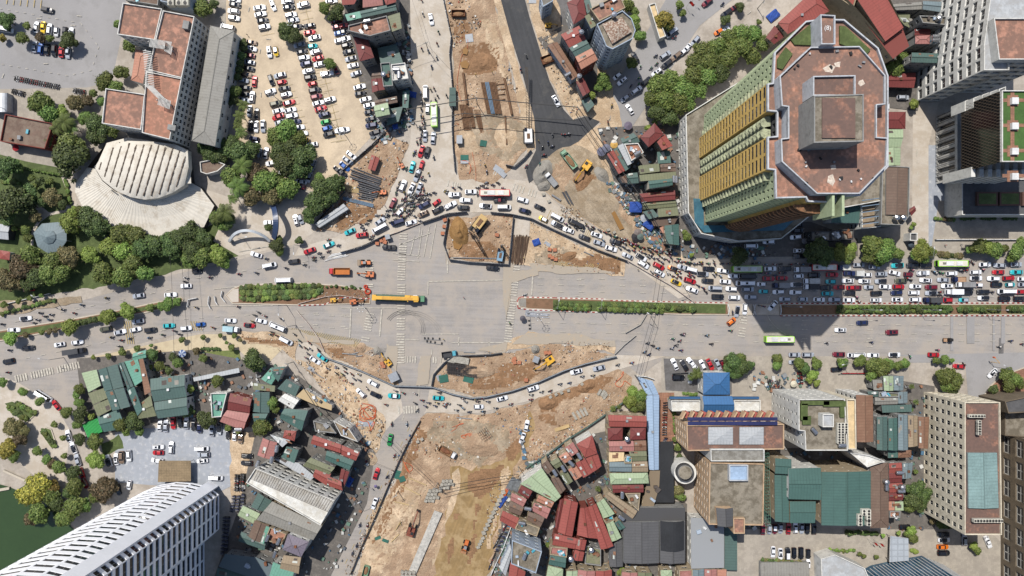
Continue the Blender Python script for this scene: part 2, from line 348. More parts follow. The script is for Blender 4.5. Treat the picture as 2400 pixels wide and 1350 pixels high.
for k in range(4): stripe(py_, (291 + k * 5, 752), (300 + k * 5, 806), .3); stripe(py_, (447 + k * 6, 753), (456 + k * 6, 775), .3)
for k in range(5): stripe(py_, (1291 + k * 6, 492 + k * 3), (1281 + k * 6, 512 + k * 3), .2); stripe(py_, (1376 + k * 4, 538 + k * 2), (1366 + k * 4, 560 + k * 2), .2)
stripe(pw, (823, 722), (820, 792), .5); stripe(pw, (895, 725), (890, 788), .5); stripe(pw, (1250, 620), (1246, 692), .5); stripe(pw, (1049, 610), (1049, 640), .4)
for y0, y1 in ((760, 762), (781, 784), (801, 801)): dash((1240, y0 - 4), (1690, y1), 13, 23); dash((1765, y1), (2400, y1 - 2), 13, 24)
for y0 in (656, 671, 687): dash((1260, y0 - 4), (1700, y0 + 1), 13, 35)
for y0 in (648, 664, 680, 695): dash((1760, y0), (2400, y0), 13, 24)
dash((700, 735), (820, 742)); dash((700, 765), (820, 770)); dash((430, 748), (640, 735)); dash((430, 775), (560, 763))
dash((0, 762), (430, 672)); dash((60, 840), (400, 770)); dash((460, 652), (800, 600)); dash((960, 1000), (800, 1340), 12, 26, .2, py_); dash((990, 20), (1030, 330), 10, 40)
stripe(pw, (425, 718), (640, 716), .25); stripe(pw, (1240, 730), (2400, 741), .25); stripe(pw, (1240, 696), (1700, 710), .2); stripe(pw, (640, 662), (500, 678), .25)
for a, b in (((921, 593), (985, 600)), ((985, 530), (982, 560)), ((935, 574), (1010, 546)), ((980, 605), (990, 537)), ((962, 598), (972, 552)), ((1008, 605), (1022, 525)), ((993, 602), (1007, 528)), ((920, 608), (983, 613)), ((1048, 1), (1048, 2)), ((1058, 803), (1180, 803)), ((988, 783), (1075, 783)), ((1076, 790), (1075, 810)), ((950, 795), (982, 797)), ((1146, 800), (1148, 825)), ((985, 850), (982, 930)), ((1004, 660), (1200, 656)), ((1004, 660), (1003, 690)), ((800, 722), (930, 722)), ((560, 590), (640, 575)), ((1035, 835), (1033, 850))): stripe(pw, a, b, .3)
def arrow(x, y, a, l=12):
    d = Vector((math.cos(a), -math.sin(a))); c = Vector((x, y)); n = Vector((-d.y, d.x)); stripe(pw, c - d * l / 2, c + d * l / 4, .3)
    z = Vector((0, 0, ZP)); m = [P(*(c + d * l / 4 + n * 1.6)) + z, P(*(c + d * l / 2)) + z, P(*(c + d * l / 4 - n * 1.6)) + z]; pw.add(m, [(0, 1, 2)])
for x in (1886, 2038): [arrow(x, y, 0, 14) for y in (751, 772, 793, 812)]
for x, y, a in ((1278, 690, 3.14), (1353, 694, 3.14), (740, 734, 0), (740, 761, 0), (985, 1, 0), (1356, 655, 3.1), (805, 739, 0), (805, 765, 0), (1012, 825, 1.5), (1756, 30, .7), (186, 38, 3), (92, 44, 3.1), (172, 60, 3.1), (108, 150, 0), (8, 178, 1.2), (584, 22, 1.3), (630, 92, 0), (610, 120, 1.4), (612, 222, 1.6), (1756, 1, 0), (2156, 435, 1.57), (2148, 360, 1.57), (945, 980, 1.1)): arrow(x, y, a)
dash((2149, 350), (2149, 460), 8, 18, .2); dash((0, 20), (190, 55), 6, 13, .2); dash((190, 55), (232, 110), 6, 13, .2); dash((232, 110), (215, 165), 6, 13, .2); dash((215, 165), (160, 178), 6, 13, .2); dash((160, 178), (0, 150), 6, 13, .2)
for i in range(6): stripe(py_, (18 + i * 16, 0), (16 + i * 16, 10 + i * 2), .3)
for x0, y0, x1, y1, n, dx, dy in ((594, 92, 560, 330, 16, 18, -3), (610, 10, 628, 75, 5, 30, -6), (660, 165, 722, 330, 12, 30, -7), (672, -5, 790, 325, 22, 30, -6), (712, 5, 800, 325, 20, 26, -6), (800, 60, 885, 320, 17, 28, -6)):
    for i in range(n): t = i / (n - 1); x = x0 + (x1 - x0) * t; y = y0 + (y1 - y0) * t; stripe(py_, (x - dx / 2, y - dy / 2 + 6), (x + dx / 2, y + dy / 2 + 6), .12)
    stripe(py_, (x0, y0), (x1, y1), .12)
for i in range(34):
    x = 672 + i * 5; 
    if x < 835: y = 768 + (x - 672) * .17; stripe(py_, (x, y), (x + 14, y + 19), .16); stripe(py_, (x + 14, y), (x, y + 19), .16)
    if i < 24: stripe(py_, (1278 + i * 5, 610 + i * .4), (1290 + i * 5, 622 + i * .5), .14); stripe(py_, (1290 + i * 5, 610 + i * .4), (1278 + i * 5, 622 + i * .5), .14)
for k in range(12):      # curved turning lines at the median gap
    t0, t1 = k / 12, (k + 1) / 12; f = lambda t: (1808 - 28 * math.sin(t * 2.2) + t * t * 55, 687 + t * 96); stripe(pw, f(t0), f(t1), .25); g = lambda t: (1752 + 2 - t * t * 46, 690 + t * 92); stripe(pw, g(t0), g(t1), .2)
setting(pw.build('road_markings', PM)); setting(py_.build('yellow_road_markings', YM))
# red and white kerb stones round the median tips
rk = [mat('red kerb paint', (165, 60, 55)), mat('white kerb paint', (225, 220, 212))]; m = MB()
for s in ('1214,722 1212,708 1215,699 1222,696 1300,698 1420,701', '1214,722 1240,726 1400,732', '700,716 760,714 800,697 868,700', '1430,704 1705,710', '1828,711 2400,710', '1828,740 2400,740'):
    q = pts(s)
    for a, b in zip(q, q[1:]):
        L = math.dist(a, b); n = max(1, int(L / 6)); ang = math.atan2(-(b[1] - a[1]), b[0] - a[0])
        for i in range(n): c = P(a[0] + (b[0] - a[0]) * (i + .5) / n, a[1] + (b[1] - a[1]) * (i + .5) / n); m.box(c.x, c.y, .21, L / n * S * .98, .32, .42, ang, i % 2)
setting(m.build('painted_kerb', rk))

# tyre marks and mud trailed over the closed junction
TM = mat('tyre rubber marks', (152, 147, 142), var=.05); MD = mat('mud film', (196, 172, 142), rgb2=(170, 162, 150), amt=1.1, sc=.25, fine=1.2, var=.08); tm = MB(); md = MB()
def trail(m, c, r, a0, a1, wd, n=16):
    for i in range(n):
        t0, t1 = a0 + (a1 - a0) * i / n, a0 + (a1 - a0) * (i + 1) / n; stripe(m, (c[0] + r * math.cos(t0), c[1] + r * .9 * math.sin(t0)), (c[0] + r * math.cos(t1), c[1] + r * .9 * math.sin(t1)), wd)
for k in range(3): trail(tm, (948, 770), 40 + k * 4, -2.6, .3, .18); trail(tm, (960, 800), 70 + k * 5, -1.9, -.4, .14)
for k in range(5): trail(tm, (895 + k * 3, 870), 60 - k * 2, -2.3, -1.4, .3)
ZP += .003
for s_ in ('1185,640 1262,628 1262,645 1185,668', '1200,806 1230,782 1330,780 1440,800 1440,812 1300,806', '640,778 690,770 760,795 830,800 830,806 700,800', '1130,815 1190,800 1185,826 1120,822', '905,805 932,812 930,870 900,835', '1240,618 1400,628 1440,640 1330,642 1250,634', '985,835 1012,832 1002,900 975,902', '1180,610 1204,612 1196,700 1186,760 1180,700'):
    ZP += .0015; q = rough_edge(ccw([tuple(P(*p)[:2]) for p in pts(s_)]), .45, 1.5); md.add([(x, y, ZP) for x, y in q], [tuple(range(len(q)))])
def drape(mk, s, step=.8):
    """a differently coloured skin following the ground's bumps"""
    q = rough_edge(ccw([tuple(P(*p)[:2]) for p in pts(s)]), 1.1, 1.6); xs = [a for a, b in q]; ys = [b for a, b in q]; m = MB(); idx = {}; LAY[0] += 1
    for i in range(int((max(xs) - min(xs)) / step) + 2):
        for j in range(int((max(ys) - min(ys)) / step) + 2):
            x, y = min(xs) + i * step, min(ys) + j * step
            if pip(x, y, q): idx[i, j] = len(m.v); m.v.append((x, y, gz(1200 + x / S, 675 - y / S) + .045 + .05 * noise.noise(Vector((x, y, 7)))))
    for (i, j) in idx:
        c = [(i, j), (i + 1, j), (i + 1, j + 1), (i, j + 1)]
        if all(k in idx for k in c): m.f.append([idx[k] for k in c]); m.m.append(0); m.uv.append(None)
    setting(m.build('earth_patch', GM[mk], smooth=True))
for mk, s in (('wet', '1072,120 1092,104 1130,98 1168,118 1170,165 1118,186 1078,170'), ('wet', '1068,40 1100,55 1110,90 1075,100 1064,70'), ('sand', '1092,270 1150,255 1225,290 1236,345 1192,390 1150,366 1102,330'), ('wet', '1096,560 1150,552 1172,585 1160,604 1080,603 1070,584'), ('wet', '1052,515 1062,515 1056,560 1048,570'), ('sand', '1010,985 1120,982 1200,1004 1196,1050 1120,1092 1052,1070 1000,1020'), ('wet', '960,1045 984,1000 1004,1012 972,1090 925,1190 880,1280 862,1275 905,1170'),
    ('wet', '1265,935 1340,905 1395,885 1440,880 1430,905 1320,940 1300,1000 1262,985'), ('wet', '1180,855 1260,835 1310,850 1290,872 1200,905 1100,915 1090,898'), ('dirt', '1405,425 1440,432 1500,520 1560,585 1530,592 1462,520'), ('wet', '805,470 850,490 905,480 885,505 800,540 770,538'), ('sand', '1245,590 1300,575 1345,590 1340,625 1262,622'), ('wet', '1300,595 1400,600 1455,612 1455,640 1380,636 1310,622'), ('wet', '760,812 800,815 830,840 800,845'), ('dirt', '1300,385 1345,375 1350,420 1320,450 1290,430'), ('wet', '1345,405 1380,400 1395,425 1370,448 1340,440'), ('dirt2', '860,1190 960,1130 1000,1140 960,1240 900,1345 835,1345'), ('wet', '1215,1010 1235,1005 1225,1050 1195,1085 1180,1070'), ('wet', '560,785 640,790 690,812 640,812 570,800'), ('wet', '1095,1110 1150,1100 1185,1085 1160,1150 1120,1170 1092,1150'), ('wet', '1110,1180 1126,1185 1105,1345 1090,1345'), ('wet', '1066,1200 1078,1205 1052,1345 1040,1345'), ('dirt2', '1175,1100 1205,1080 1190,1140 1168,1200 1150,1290 1140,1280 1160,1190'), ('dirt2', '1130,20 1160,60 1200,200 1180,190 1120,60')): drape(mk, s)
setting(tm.build('tyre_marks', TM)); setting(md.build('mud_film', MD))
# ---------------------------------------------------------------- vehicles
CC = dict(w=('white', (236, 238, 242)), k=('black', (30, 31, 36)), r=('red', (178, 28, 36)), s=('silver', (168, 174, 184)), b=('blue', (28, 86, 160)),
 t=('turquoise', (40, 176, 184)), y=('yellow', (235, 195, 30)), g=('green', (28, 140, 70)), m=('maroon', (112, 24, 40)), o=('orange', (222, 116, 28)),
 n=('brown', (128, 108, 90)), d=('dark blue', (28, 38, 78)), e=('olive', (82, 84, 66)), p=('pink', (222, 190, 180)))
def paint(c): return mat(CC[c][0] + ' car paint', CC[c][1], rough=.3, var=.03, metal=.15, coat=.6, k=.72, sc=1, space='obj')
GLASS = mat('dark glass', (28, 34, 46), rough=.12, var=.1, sc=.5, space='obj'); TYRE = mat('tyre rubber', (34, 34, 34)); STEEL = mat('steel', (150, 152, 155), rough=.4, metal=.6)
LAMP = mat('lamp lens', (225, 225, 215), rough=.2); TAIL = mat('tail lamp', (150, 20, 20), rough=.3); PLAST = mat('black plastic', (40, 40, 42), rough=.6)
GREYM = mat('grey painted metal', (140, 142, 145), rough=.6); WHITE = mat('white painted metal', (225, 226, 226), rough=.5)
MC = {}
def cache(k, f):
    if k not in MC: MC[k] = f()
    return MC[k]
WH = None
def wheel_mesh(r=.33, w=.22):
    def f(): m = MB(); m.cyl((0, -w / 2, 0), (0, w / 2, 0), r, n=10); m.cyl((0, -w / 2 - .01, 0), (0, w / 2 + .01, 0), r * .55, n=8, mi=1); return m.mesh('wheel', [TYRE, STEEL])
    return cache(('wh', r, w), f)
# type: length, width, height, bonnet z, windscreen foot x, roof front x, roof rear x, rear window foot x, taillight z
TY = dict(s=(4.6, 1.8, 1.45, .95, 1.0, .3, -1.15, -1.85), u=(4.65, 1.88, 1.7, 1.1, 1.1, .45, -1.75, -2.15), h=(3.75, 1.68, 1.5, 1.0, .95, .35, -1.35, -1.75),
          v=(5.3, 1.95, 2.2, 1.25, 1.95, 1.2, -2.5, -2.6), m=(6.6, 2.05, 2.6, 1.3, 2.85, 2.2, -3.15, -3.25), p=(5.2, 1.9, 1.75, 1.1, 1.0, .4, -.75, -1.0))
def car_meshes(t, c, c2):
    L, W, Hh, B, wf, rf, rr, rb = TY[t]; h = L / 2; w = W / 2; tr = B if t in 'vm' else B - .02
    m = MB(); st = [(-h, .72, .35, tr - .28), (-h + .12, .9, .28, tr - .04), (-h + .5, .98, .25, tr), (rb, 1, .25, tr + .03), (0, 1, .25, B), (wf, 1, .25, B), (h - .5, .97, .25, B - .13), (h - .14, .86, .28, B - .3), (h, .6, .38, B - .45)]
    ring = []
    for x, k, zl, zh in st: ring.append([(x, -w * k * .96, zl), (x, -w * k, (zl + zh) / 2), (x, -w * k * .93, zh), (x, 0, zh + .04), (x, w * k * .93, zh), (x, w * k, (zl + zh) / 2), (x, w * k * .96, zl)])
    vs = [p for r_ in ring for p in r_]; fs = []
    for i in range(len(st) - 1):
        for j in range(6): a = i * 7 + j; fs.append((a, a + 7, a + 8, a + 1))
        fs.append((i * 7 + 6, i * 7 + 13, i * 7 + 7, i * 7))
    fs += [tuple(range(6, -1, -1))[::-1][::-1], tuple(range(len(vs) - 7, len(vs)))]
    m.add(vs, fs, 0)
    gw = w * .9; rw = w * .72; rz = Hh; bz = B + .01
    A = lambda x, y, z: (x, y, z)
    # side glass, roof
    for s in (-1, 1): m.quad(A(wf, s * gw, bz), A(rf, s * rw, rz - .05), A(rr, s * rw, rz - .05), A(rb, s * gw, bz), 1)
    o = .05; m.add([A(rf - .02, -rw, rz - .05), A(rf - .02, rw, rz - .05), A(rr + .02, rw, rz - .05), A(rr + .02, -rw, rz - .05), A(rf - .18, -rw + .12, rz), A(rf - .18, rw - .12, rz), A(rr + .15, rw - .12, rz), A(rr + .15, -rw + .12, rz)],
          [(4, 5, 6, 7), (0, 1, 5, 4), (1, 2, 6, 5), (2, 3, 7, 6), (3, 0, 4, 7)], 2)
    for s in (-1, 1):
        m.box(wf - .15, s * (w + .06), B + .05, .16, .2, .12, 0, 0); m.box(h - .22, s * w * .68, B - .3, .16, .34, .1, 0, 3); m.box(-h + .07, s * w * .7, tr - .2, .1, .3, .14, 0, 4)
        m.cyl(A(wf, s * gw, bz), A(rf, s * rw, rz - .05), .05, n=4, mi=0); m.cyl(A(rb, s * gw, bz), A(rr, s * rw, rz - .05), .06, n=4, mi=0)
        if t in 'uvm': m.box((rf + rr) / 2, s * rw * .9, rz + .03, (rf - rr) * .8, .05, .06, 0, 5)
    if t == 'p':
        m.box((-h + rb) / 2, 0, B - .005, (h + rb) * .86, W * .78, .02, 0, 5)
        for s in (-1, 1): m.box((-h + rb) / 2, s * w * .88, B + .08, (h + rb) * .92, .09, .18)
        m.box(-h + .12, 0, B + .08, .09, W * .8, .18)
    body = m.mesh('car_body', [paint(c), GLASS, paint(c2), LAMP, TAIL, PLAST])
    def gl(name, x0, x1, e): m = MB(); m.quad((x0, -gw * .93, bz + .01), (x0, gw * .93, bz + .01), (x1, rw * .9, rz - .045), (x1, -rw * .9, rz - .045)); return m.mesh(name, [GLASS])
    m = MB(); m.box((rf + rr) / 2 + .25, 0, rz + .008, .85, rw * 1.1, .02)
    return body, gl('windscreen', wf + .02, rf + .0, 1), gl('rear_window', rb - .02, rr - .0, -1), m.mesh('sunroof', [GLASS])
KN = dict(s='saloon car', u='SUV', h='small hatchback', v='van', m='long minibus', p='pickup truck'); KC = dict(s='car', u='car', h='car', v='van', m='minibus', p='pickup')
def car(x, y, a, c, t='s', c2=None, sun=False):
    c2 = c2 or c; b, ws, rwn, sr = cache(('car', t, c, c2), lambda: car_meshes(t, c, c2))
    nm = {'car': 'car', 'van': 'van', 'minibus': 'minibus', 'pickup': 'pickup_truck'}[KC[t]]
    k = rnd.uniform(.95, 1.05)
    if rnd.random() < .5: a += 180
    o = put(nm, b, None, P(x, y) + Vector((0, 0, gz(x, y))), R(a), (k * 1.04, k, k))
    put('windscreen', ws, o); put('rear_window', rwn, o)
    if sun: put('sunroof', sr, o)
    L, W = TY[t][:2]; r = .33 if t in 'sh' else .38
    for sx in (-.31, .31):
        for sy in (-1, 1): put('wheel', wheel_mesh(r), o, (L * sx, sy * (W / 2 - .12), r))
    d = CC[c][0] + ' ' + KN[t]
    if c2 != c: d += f' with {CC[c2][0]} roof'
    if sun: d += ' with glass sunroof'
    return reg(o, d, KC[t], x, y, group={'car': 'cars', 'van': 'vans', 'minibus': 'minibuses', 'pickup': 'pickup trucks'}[KC[t]] + ' on the roads and car parks')
def cars(s):
    for q in s.split():
        f = q.split(','); c = f[3].rstrip('*'); car(float(f[0]), float(f[1]), float(f[2]), c[0], f[4] if len(f) > 4 else 's', c[1] if len(c) > 1 else None, '*' in f[3])
# tan car park
cars('''552,1,-8,w 552,13,-10,k 549,28,-6,w,u 550,44,-8,w,u 535,66,-12,w,v 610,20,8,w 612,35,12,w 617,50,10,k 621,65,12,w,u 641,14,-69,w 675,5,6,w,u 678,19,8,k 683,37,12,w*,u 689,49,12,s
697,64,5,k 712,13,12,w,u 726,62,8,k 727,78,10,r 738,90,12,w 703,107,14,s 734,110,10,t,h 709,123,14,k 741,123,13,w*,u 714,137,10,w,u 746,138,18,r 719,151,12,d,u 750,152,10,w 724,168,12,w*,u 768,174,8,w,p
788,162,-70,m 728,183,10,k,u 733,198,12,r,h 739,213,12,k,u 743,228,14,m,u 774,235,15,w*,u 747,243,14,w 753,256,18,r 761,270,12,d,u 764,287,12,g,h 768,302,18,b,h 772,316,14,k,u 799,306,12,w 591,101,-8,n 590,115,-12,w*
586,131,-10,m 585,147,-10,s 585,162,-12,k 579,176,-14,n 598,192,85,r 573,190,-8,s,h 576,207,-6,k 576,222,-4,k 593,228,84,w*,u 576,236,-10,s 586,262,86,s 603,267,91,k 589,296,88,k 602,298,89,w 618,297,91,s 597,326,-8,d,h
633,123,-82,w*,u 648,122,-80,yw,h 637,189,-70,k,u 657,178,14,sw 662,194,14,r,h 667,209,10,k 635,216,18,w,u 672,223,14,w*,u 648,244,14,e,u 679,242,16,rw 654,261,12,w 682,259,14,w 653,275,20,r 685,273,14,w,u 693,287,10,d
659,288,16,s 701,300,10,w 709,315,14,w 667,300,12,w 714,330,10,y,h 732,340,10,w 778,4,8,w 789,50,10,m 793,64,12,m 798,79,10,b 799,96,10,w 804,62,12,r 808,76,10,k 809,93,14,w 814,108,14,k,u 818,123,12,k
823,139,14,sk 828,155,10,w 835,174,16,s 844,205,14,w 846,221,8,k 858,234,16,w 867,248,12,w 868,264,8,k 871,280,14,k 872,295,8,d,u 880,312,16,k,u 807,306,14,w 610,361,82,s,u 625,359,80,s 600,346,85,s 735,354,-70,w
735,388,74,s,u 726,416,74,s 705,412,-6,ks,u 666,407,-4,w 706,427,-4,w 703,439,-4,m 793,400,-42,k 656,368,85,w 638,383,10,w 825,365,-38,w 816,377,-34,s 809,391,-40,b 804,406,-42,k''')
# grey court, upper left
cars('''114,25,-12,k,u 88,65,84,w 104,66,85,y 119,70,84,w,u 135,76,86,w,h 155,76,84,k,h 169,79,84,w 84,111,86,s 99,115,84,b,u 113,116,85,k 130,120,85,k,u 147,122,88,r 162,125,86,s''')
# north road, detour round the pit
cars('''1011,47,-80,w 998,217,90,w,v 1003,256,86,w,h 997,320,86,s 1016,324,84,s 988,356,72,r 1002,358,74,k,u 967,392,74,t 989,387,74,r,h 978,412,70,sk,p 945,436,68,w,u 965,443,66,w* 983,442,70,s 922,477,66,m,u 995,481,28,d,u
1024,475,38,r,h 1027,492,25,k,u 992,502,24,n*,u 938,497,50,w,h 1056,481,26,w,p 1066,457,2,w*,u 1104,450,2,w 1092,470,-3,w,u 1086,487,-2,k,u 1138,483,-5,wk 1172,470,0,km,p 1182,486,0,w,v 892,519,34,s 891,535,28,w,m 933,521,18,d,v 964,522,14,w
849,551,8,r*,u 821,543,22,t 913,580,-2,k,p 1155,628,-8,k,p 1225,469,-16,w,u 1230,495,-16,kd 1265,487,-26,k 1273,514,-26,yw,h 1306,510,-28,w,v 1305,527,-26,sk,u 1332,540,-20,w 1349,524,-26,k,m 1369,557,-22,k,u
1398,551,-18,w* 1404,570,-18,s 1442,567,-18,k,u 1432,583,-16,w 1470,600,-24,s 1502,603,-30,wk,u 1507,620,-32,w,u 1543,624,-28,r,u 1545,640,-30,w*,u 1575,629,-18,ok,h 1584,662,-24,yk 1600,627,-14,s''')
# jam
cars('''1615,631,-14,w,v 1660,630,-3,k 1693,635,-10,w 1804,630,2,w 1838,630,2,k,u 1646,642,-4,sk,u 1719,647,-2,w 1752,648,0,k,m 1800,653,-2,r 1832,652,0,r 1871,647,2,w,h 1907,645,0,k,u 1949,644,0,r 1989,641,-2,d 1616,658,-18,r,u
1657,658,-4,k,u 1699,660,-6,w 1744,664,0,w*,m 1783,666,0,w,h 1863,667,2,wk,u 1945,660,0,t,h 1985,658,0,w* 1934,674,0,k 1965,673,2,r 1996,674,2,r 1621,679,-20,w 1674,675,-2,s,v 1713,677,-4,w,u 1751,678,0,s,u
1788,683,0,t,h 1823,684,2,w,u 1863,685,0,w,u 1938,688,0,t 1989,687,-2,k 1681,695,-2,k,u 1720,697,-2,w,u 1758,696,0,s,u 1838,701,0,s,u 1880,701,-2,s,h 1918,702,-2,w 1954,702,0,s,u 1988,703,0,w 1744,724,86,w,u 1726,730,80,sk
1713,753,38,o,h 1809,716,50,w 1968,773,0,w* 2011,621,0,s 2047,626,-4,s 2101,622,4,tk 2136,622,0,k,u 2167,622,2,k,u 2306,620,2,w 2340,622,-2,s 2379,620,2,s 2028,644,0,w 2064,642,2,s*,u 2095,640,-14,w 2127,643,-2,m,h
2161,640,2,ws,p 2228,641,2,w,u 2284,638,2,w,u 2337,638,0,r 2379,638,0,t 2024,659,-2,w* 2062,659,2,sk,u 2109,658,0,e 2167,657,-4,w* 2208,656,-2,s 2285,652,0,wk 2325,653,-2,w,u 2361,652,2,r,u 2395,654,0,w 2034,673,0,s,h
2073,672,-2,w 2104,672,0,r,u 2143,671,0,w*,u 2180,673,0,m,u 2217,670,0,w*,u 2289,668,-2,pw,h 2333,667,-2,k,u 2365,667,2,tw,h 2397,667,0,s 2052,687,2,k,u 2099,686,2,d,u 2140,686,0,w,u 2180,687,0,sk 2264,685,0,k,u
2301,684,0,k,u 2354,683,0,w,m 2387,684,0,r 2051,703,0,w*,u 2101,702,0,w* 2143,702,0,w,u 2215,703,0,r,u 2256,703,0,ts,h 2302,698,0,wk,u 2351,700,0,k,u 2387,700,0,k,u 2003,674,0,m''')
# other streets and yards
cars('''2019,756,2,d 2088,778,2,m*,u 2186,831,-2,r 2010,832,0,w,v 2044,832,0,w 2094,831,0,wk 2323,874,46,w* 2245,858,-4,r 1861,831,0,s 1892,831,0,s,u 1964,830,0,m 1998,832,0,w 1858,848,2,sk,h 1959,865,4,k
1580,853,-66,w 1602,855,-60,k 1620,851,-52,w,p 1645,854,-66,w,h 1663,854,-64,r 1681,854,-66,s 1692,854,-70,m,h 1589,884,0,k,u 1617,885,84,s 1350,870,14,w* 1403,862,14,s 1249,909,16,w*,u 1234,997,78,w 1224,1026,70,w
1177,933,14,w* 1122,952,0,w,h 1028,932,-4,t 924,927,-4,tw 882,925,-24,k 847,920,-42,w,u 875,897,-28,w,u 398,763,4,t 438,769,6,w,u 472,760,6,b,h 542,751,-2,w 586,762,-6,rk 614,752,-14,w 652,765,-22,w*,m 673,798,-28,w,v
740,844,-34,w 757,837,-34,t 402,691,4,w 327,693,8,s 63,746,6,wk 36,773,2,w 250,771,10,e,u 326,753,10,s 320,772,12,w 284,778,12,ws 355,773,6,k,u 184,802,8,w 142,807,10,w* 70,815,6,k 23,846,12,k,u 107,928,-32,w,m 135,949,-52,r
70,678,5,r 377,997,88,w 391,997,88,s 408,991,92,r 425,988,90,k 439,991,88,s 470,1003,88,d,h 456,995,88,k 499,1008,88,s 516,1005,88,sk,u 537,1016,88,k 552,1019,84,w 566,1025,84,n 373,1046,0,w*,u 373,1060,0,r 371,1078,-8,w
404,1048,88,w,u 257,1079,-72,wk,u 275,1075,-84,w* 288,1071,-88,n,u 305,1067,-87,w,u 305,1136,80,w,h 280,1147,-78,k 164,1021,-74,w 175,1048,-68,wk 185,1077,-72,s 194,1108,-70,r,u 201,1131,-62,m,u 186,1174,-32,w 476,1050,0,w,v
479,1064,2,s,u 476,1079,6,w* 581,1067,-2,k,u 580,1084,-2,k,u 509,1118,-3,w,v 915,1030,80,g 883,1109,72,r 878,1179,70,w 1786,1238,88,m 1801,1239,88,s,h 1814,1239,88,mw,h 1827,1237,88,s,h 1846,1237,86,r 1862,1235,90,w,u
1877,1236,90,s 1890,1237,90,k 1905,1237,90,k,u 1810,1292,88,w 1827,1297,90,w* 1844,1296,90,kw,u 1859,1295,90,k*,u 1875,1295,90,k,u 1892,1297,90,k,h 1892,1320,88,w,h 2208,1251,2,k 2210,1264,2,wk 2207,1280,0,o 2209,1294,0,k,u
2257,1263,90,s,u 2312,1269,-66,w,p 2118,1233,2,k,u 1573,79,36,s,v 1558,131,34,s,u 1584,133,38,n,u 1562,151,38,k,u 1538,171,38,w*,u 1514,191,40,k,u 1491,213,36,w,u 1464,232,36,s,h 1475,257,-58,w 1446,180,38,w,h 1458,191,38,w*,u
1488,136,-62,k 1303,238,-62,w* 1603,121,40,w 1608,115,50,w 1628,97,50,s,u 1697,72,32,w 1683,76,30,o,h 1656,7,38,m,u 1701,32,36,k,u 1721,18,36,m,h 2113,230,0,s,u 2076,255,90,w,h 1800,567,0,w,u 1759,577,0,w,v 1863,556,6,w,u
1868,541,0,k,u 1867,527,0,k 1867,514,0,k 1871,588,0,w*,u 1871,601,0,k,u 634,522,2,w,p 695,516,-76,w*,u 706,514,-70,s,h 602,597,-16,w 634,622,12,w,v 690,613,8,k,u 727,588,20,r 772,574,22,tw 666,657,2,w,m 464,636,6,k,h 438,670,2,w 14,71,-10,w,m''')
# buses
def bus(x, y, a, c, L, desc, lm):
    m = MB(); W = 2.5; m.prism([(L / 2 - .15, -1.1), (L / 2, -.9), (L / 2, .9), (L / 2 - .15, 1.1), (L / 2 - .5, 1.25), (-L / 2 + .3, 1.25), (-L / 2, 1.15), (-L / 2, -1.15), (-L / 2 + .3, -1.25), (L / 2 - .5, -1.25)], .35, 2.95, 0)
    m.prism([(L / 2 - .35, -1.05), (L / 2 - .35, 1.05), (-L / 2 + .35, 1.05), (-L / 2 + .35, -1.05)], 2.9, 3.02, 1)
    o = thing('bus', x, y, 0, R(a), desc='', cat='bus', lm=lm, label=desc, group='city buses')
    m.build('body', [c, mat('cream bus roof', (226, 222, 208), var=.12, sc=.6, fine=4, space='obj')], o)
    for sx, l in ((-.2, 2.4), (.12, 2.9)): q = MB(); q.box(L * sx, 0, 3.12, l, 1.7, .2); q.build('air_conditioning_unit', [WHITE], o)
    q = MB(); [q.box(L * .34 - i * .3, 0, 3.06, .16, .9, .1) for i in range(5)]; q.build('roof_vent', [PLAST], o)
    q = MB(); q.box(L / 2 + .01, 0, 1.9, .05, 2.1, 1.3); q.build('windscreen', [GLASS], o)
    q = MB(); q.box(-L / 2 - .01, 0, 2.1, .05, 1.9, .8); q.build('rear_window', [GLASS], o)
    for s in (-1, 1):
        for i in range(6): q = MB(); q.box(-L / 2 + 1.2 + i * (L - 2) / 6, s * 1.27, 2.05, L / 6 - .5, .05, .95); q.build('side_window', [GLASS], o)
        for sx in (-.3, .32): put('wheel', wheel_mesh(.5, .3), o, (L * sx, s * 1.1, .5))
        q = MB(); q.box(L / 2 + .2, s * 1.3, 2.3, .3, .15, .4); q.build('mirror', [PLAST], o)
LIME = mat('lime green bus paint', (152, 212, 60), rough=.35, var=.04, k=.7); REDB = mat('red bus paint', (190, 32, 38), rough=.35, var=.04, k=.7)
bus(1019, 272, 91, LIME, 9.6, 'lime green city bus driving down the north road', 'bus on the north road')
bus(1746, 631, 180, LIME, 11.6, 'lime green city bus under a dark tree at the jam start', 'bus under the dark tree')
bus(2223, 618, 180, LIME, 11.9, 'lime green city bus in the jam, farthest east of the buses', 'easternmost bus')
bus(1822, 794, 0, LIME, 11.3, 'lime green city bus alone on the eastbound road', 'lone bus on the empty road')
bus(1160, 454, 180, REDB, 12, 'red city bus with cream roof on the curved detour', 'red bus')
bus(1925, 627, 180, REDB, 10, 'dark red bus in the jam in the tower shadow', 'red bus in the jam')
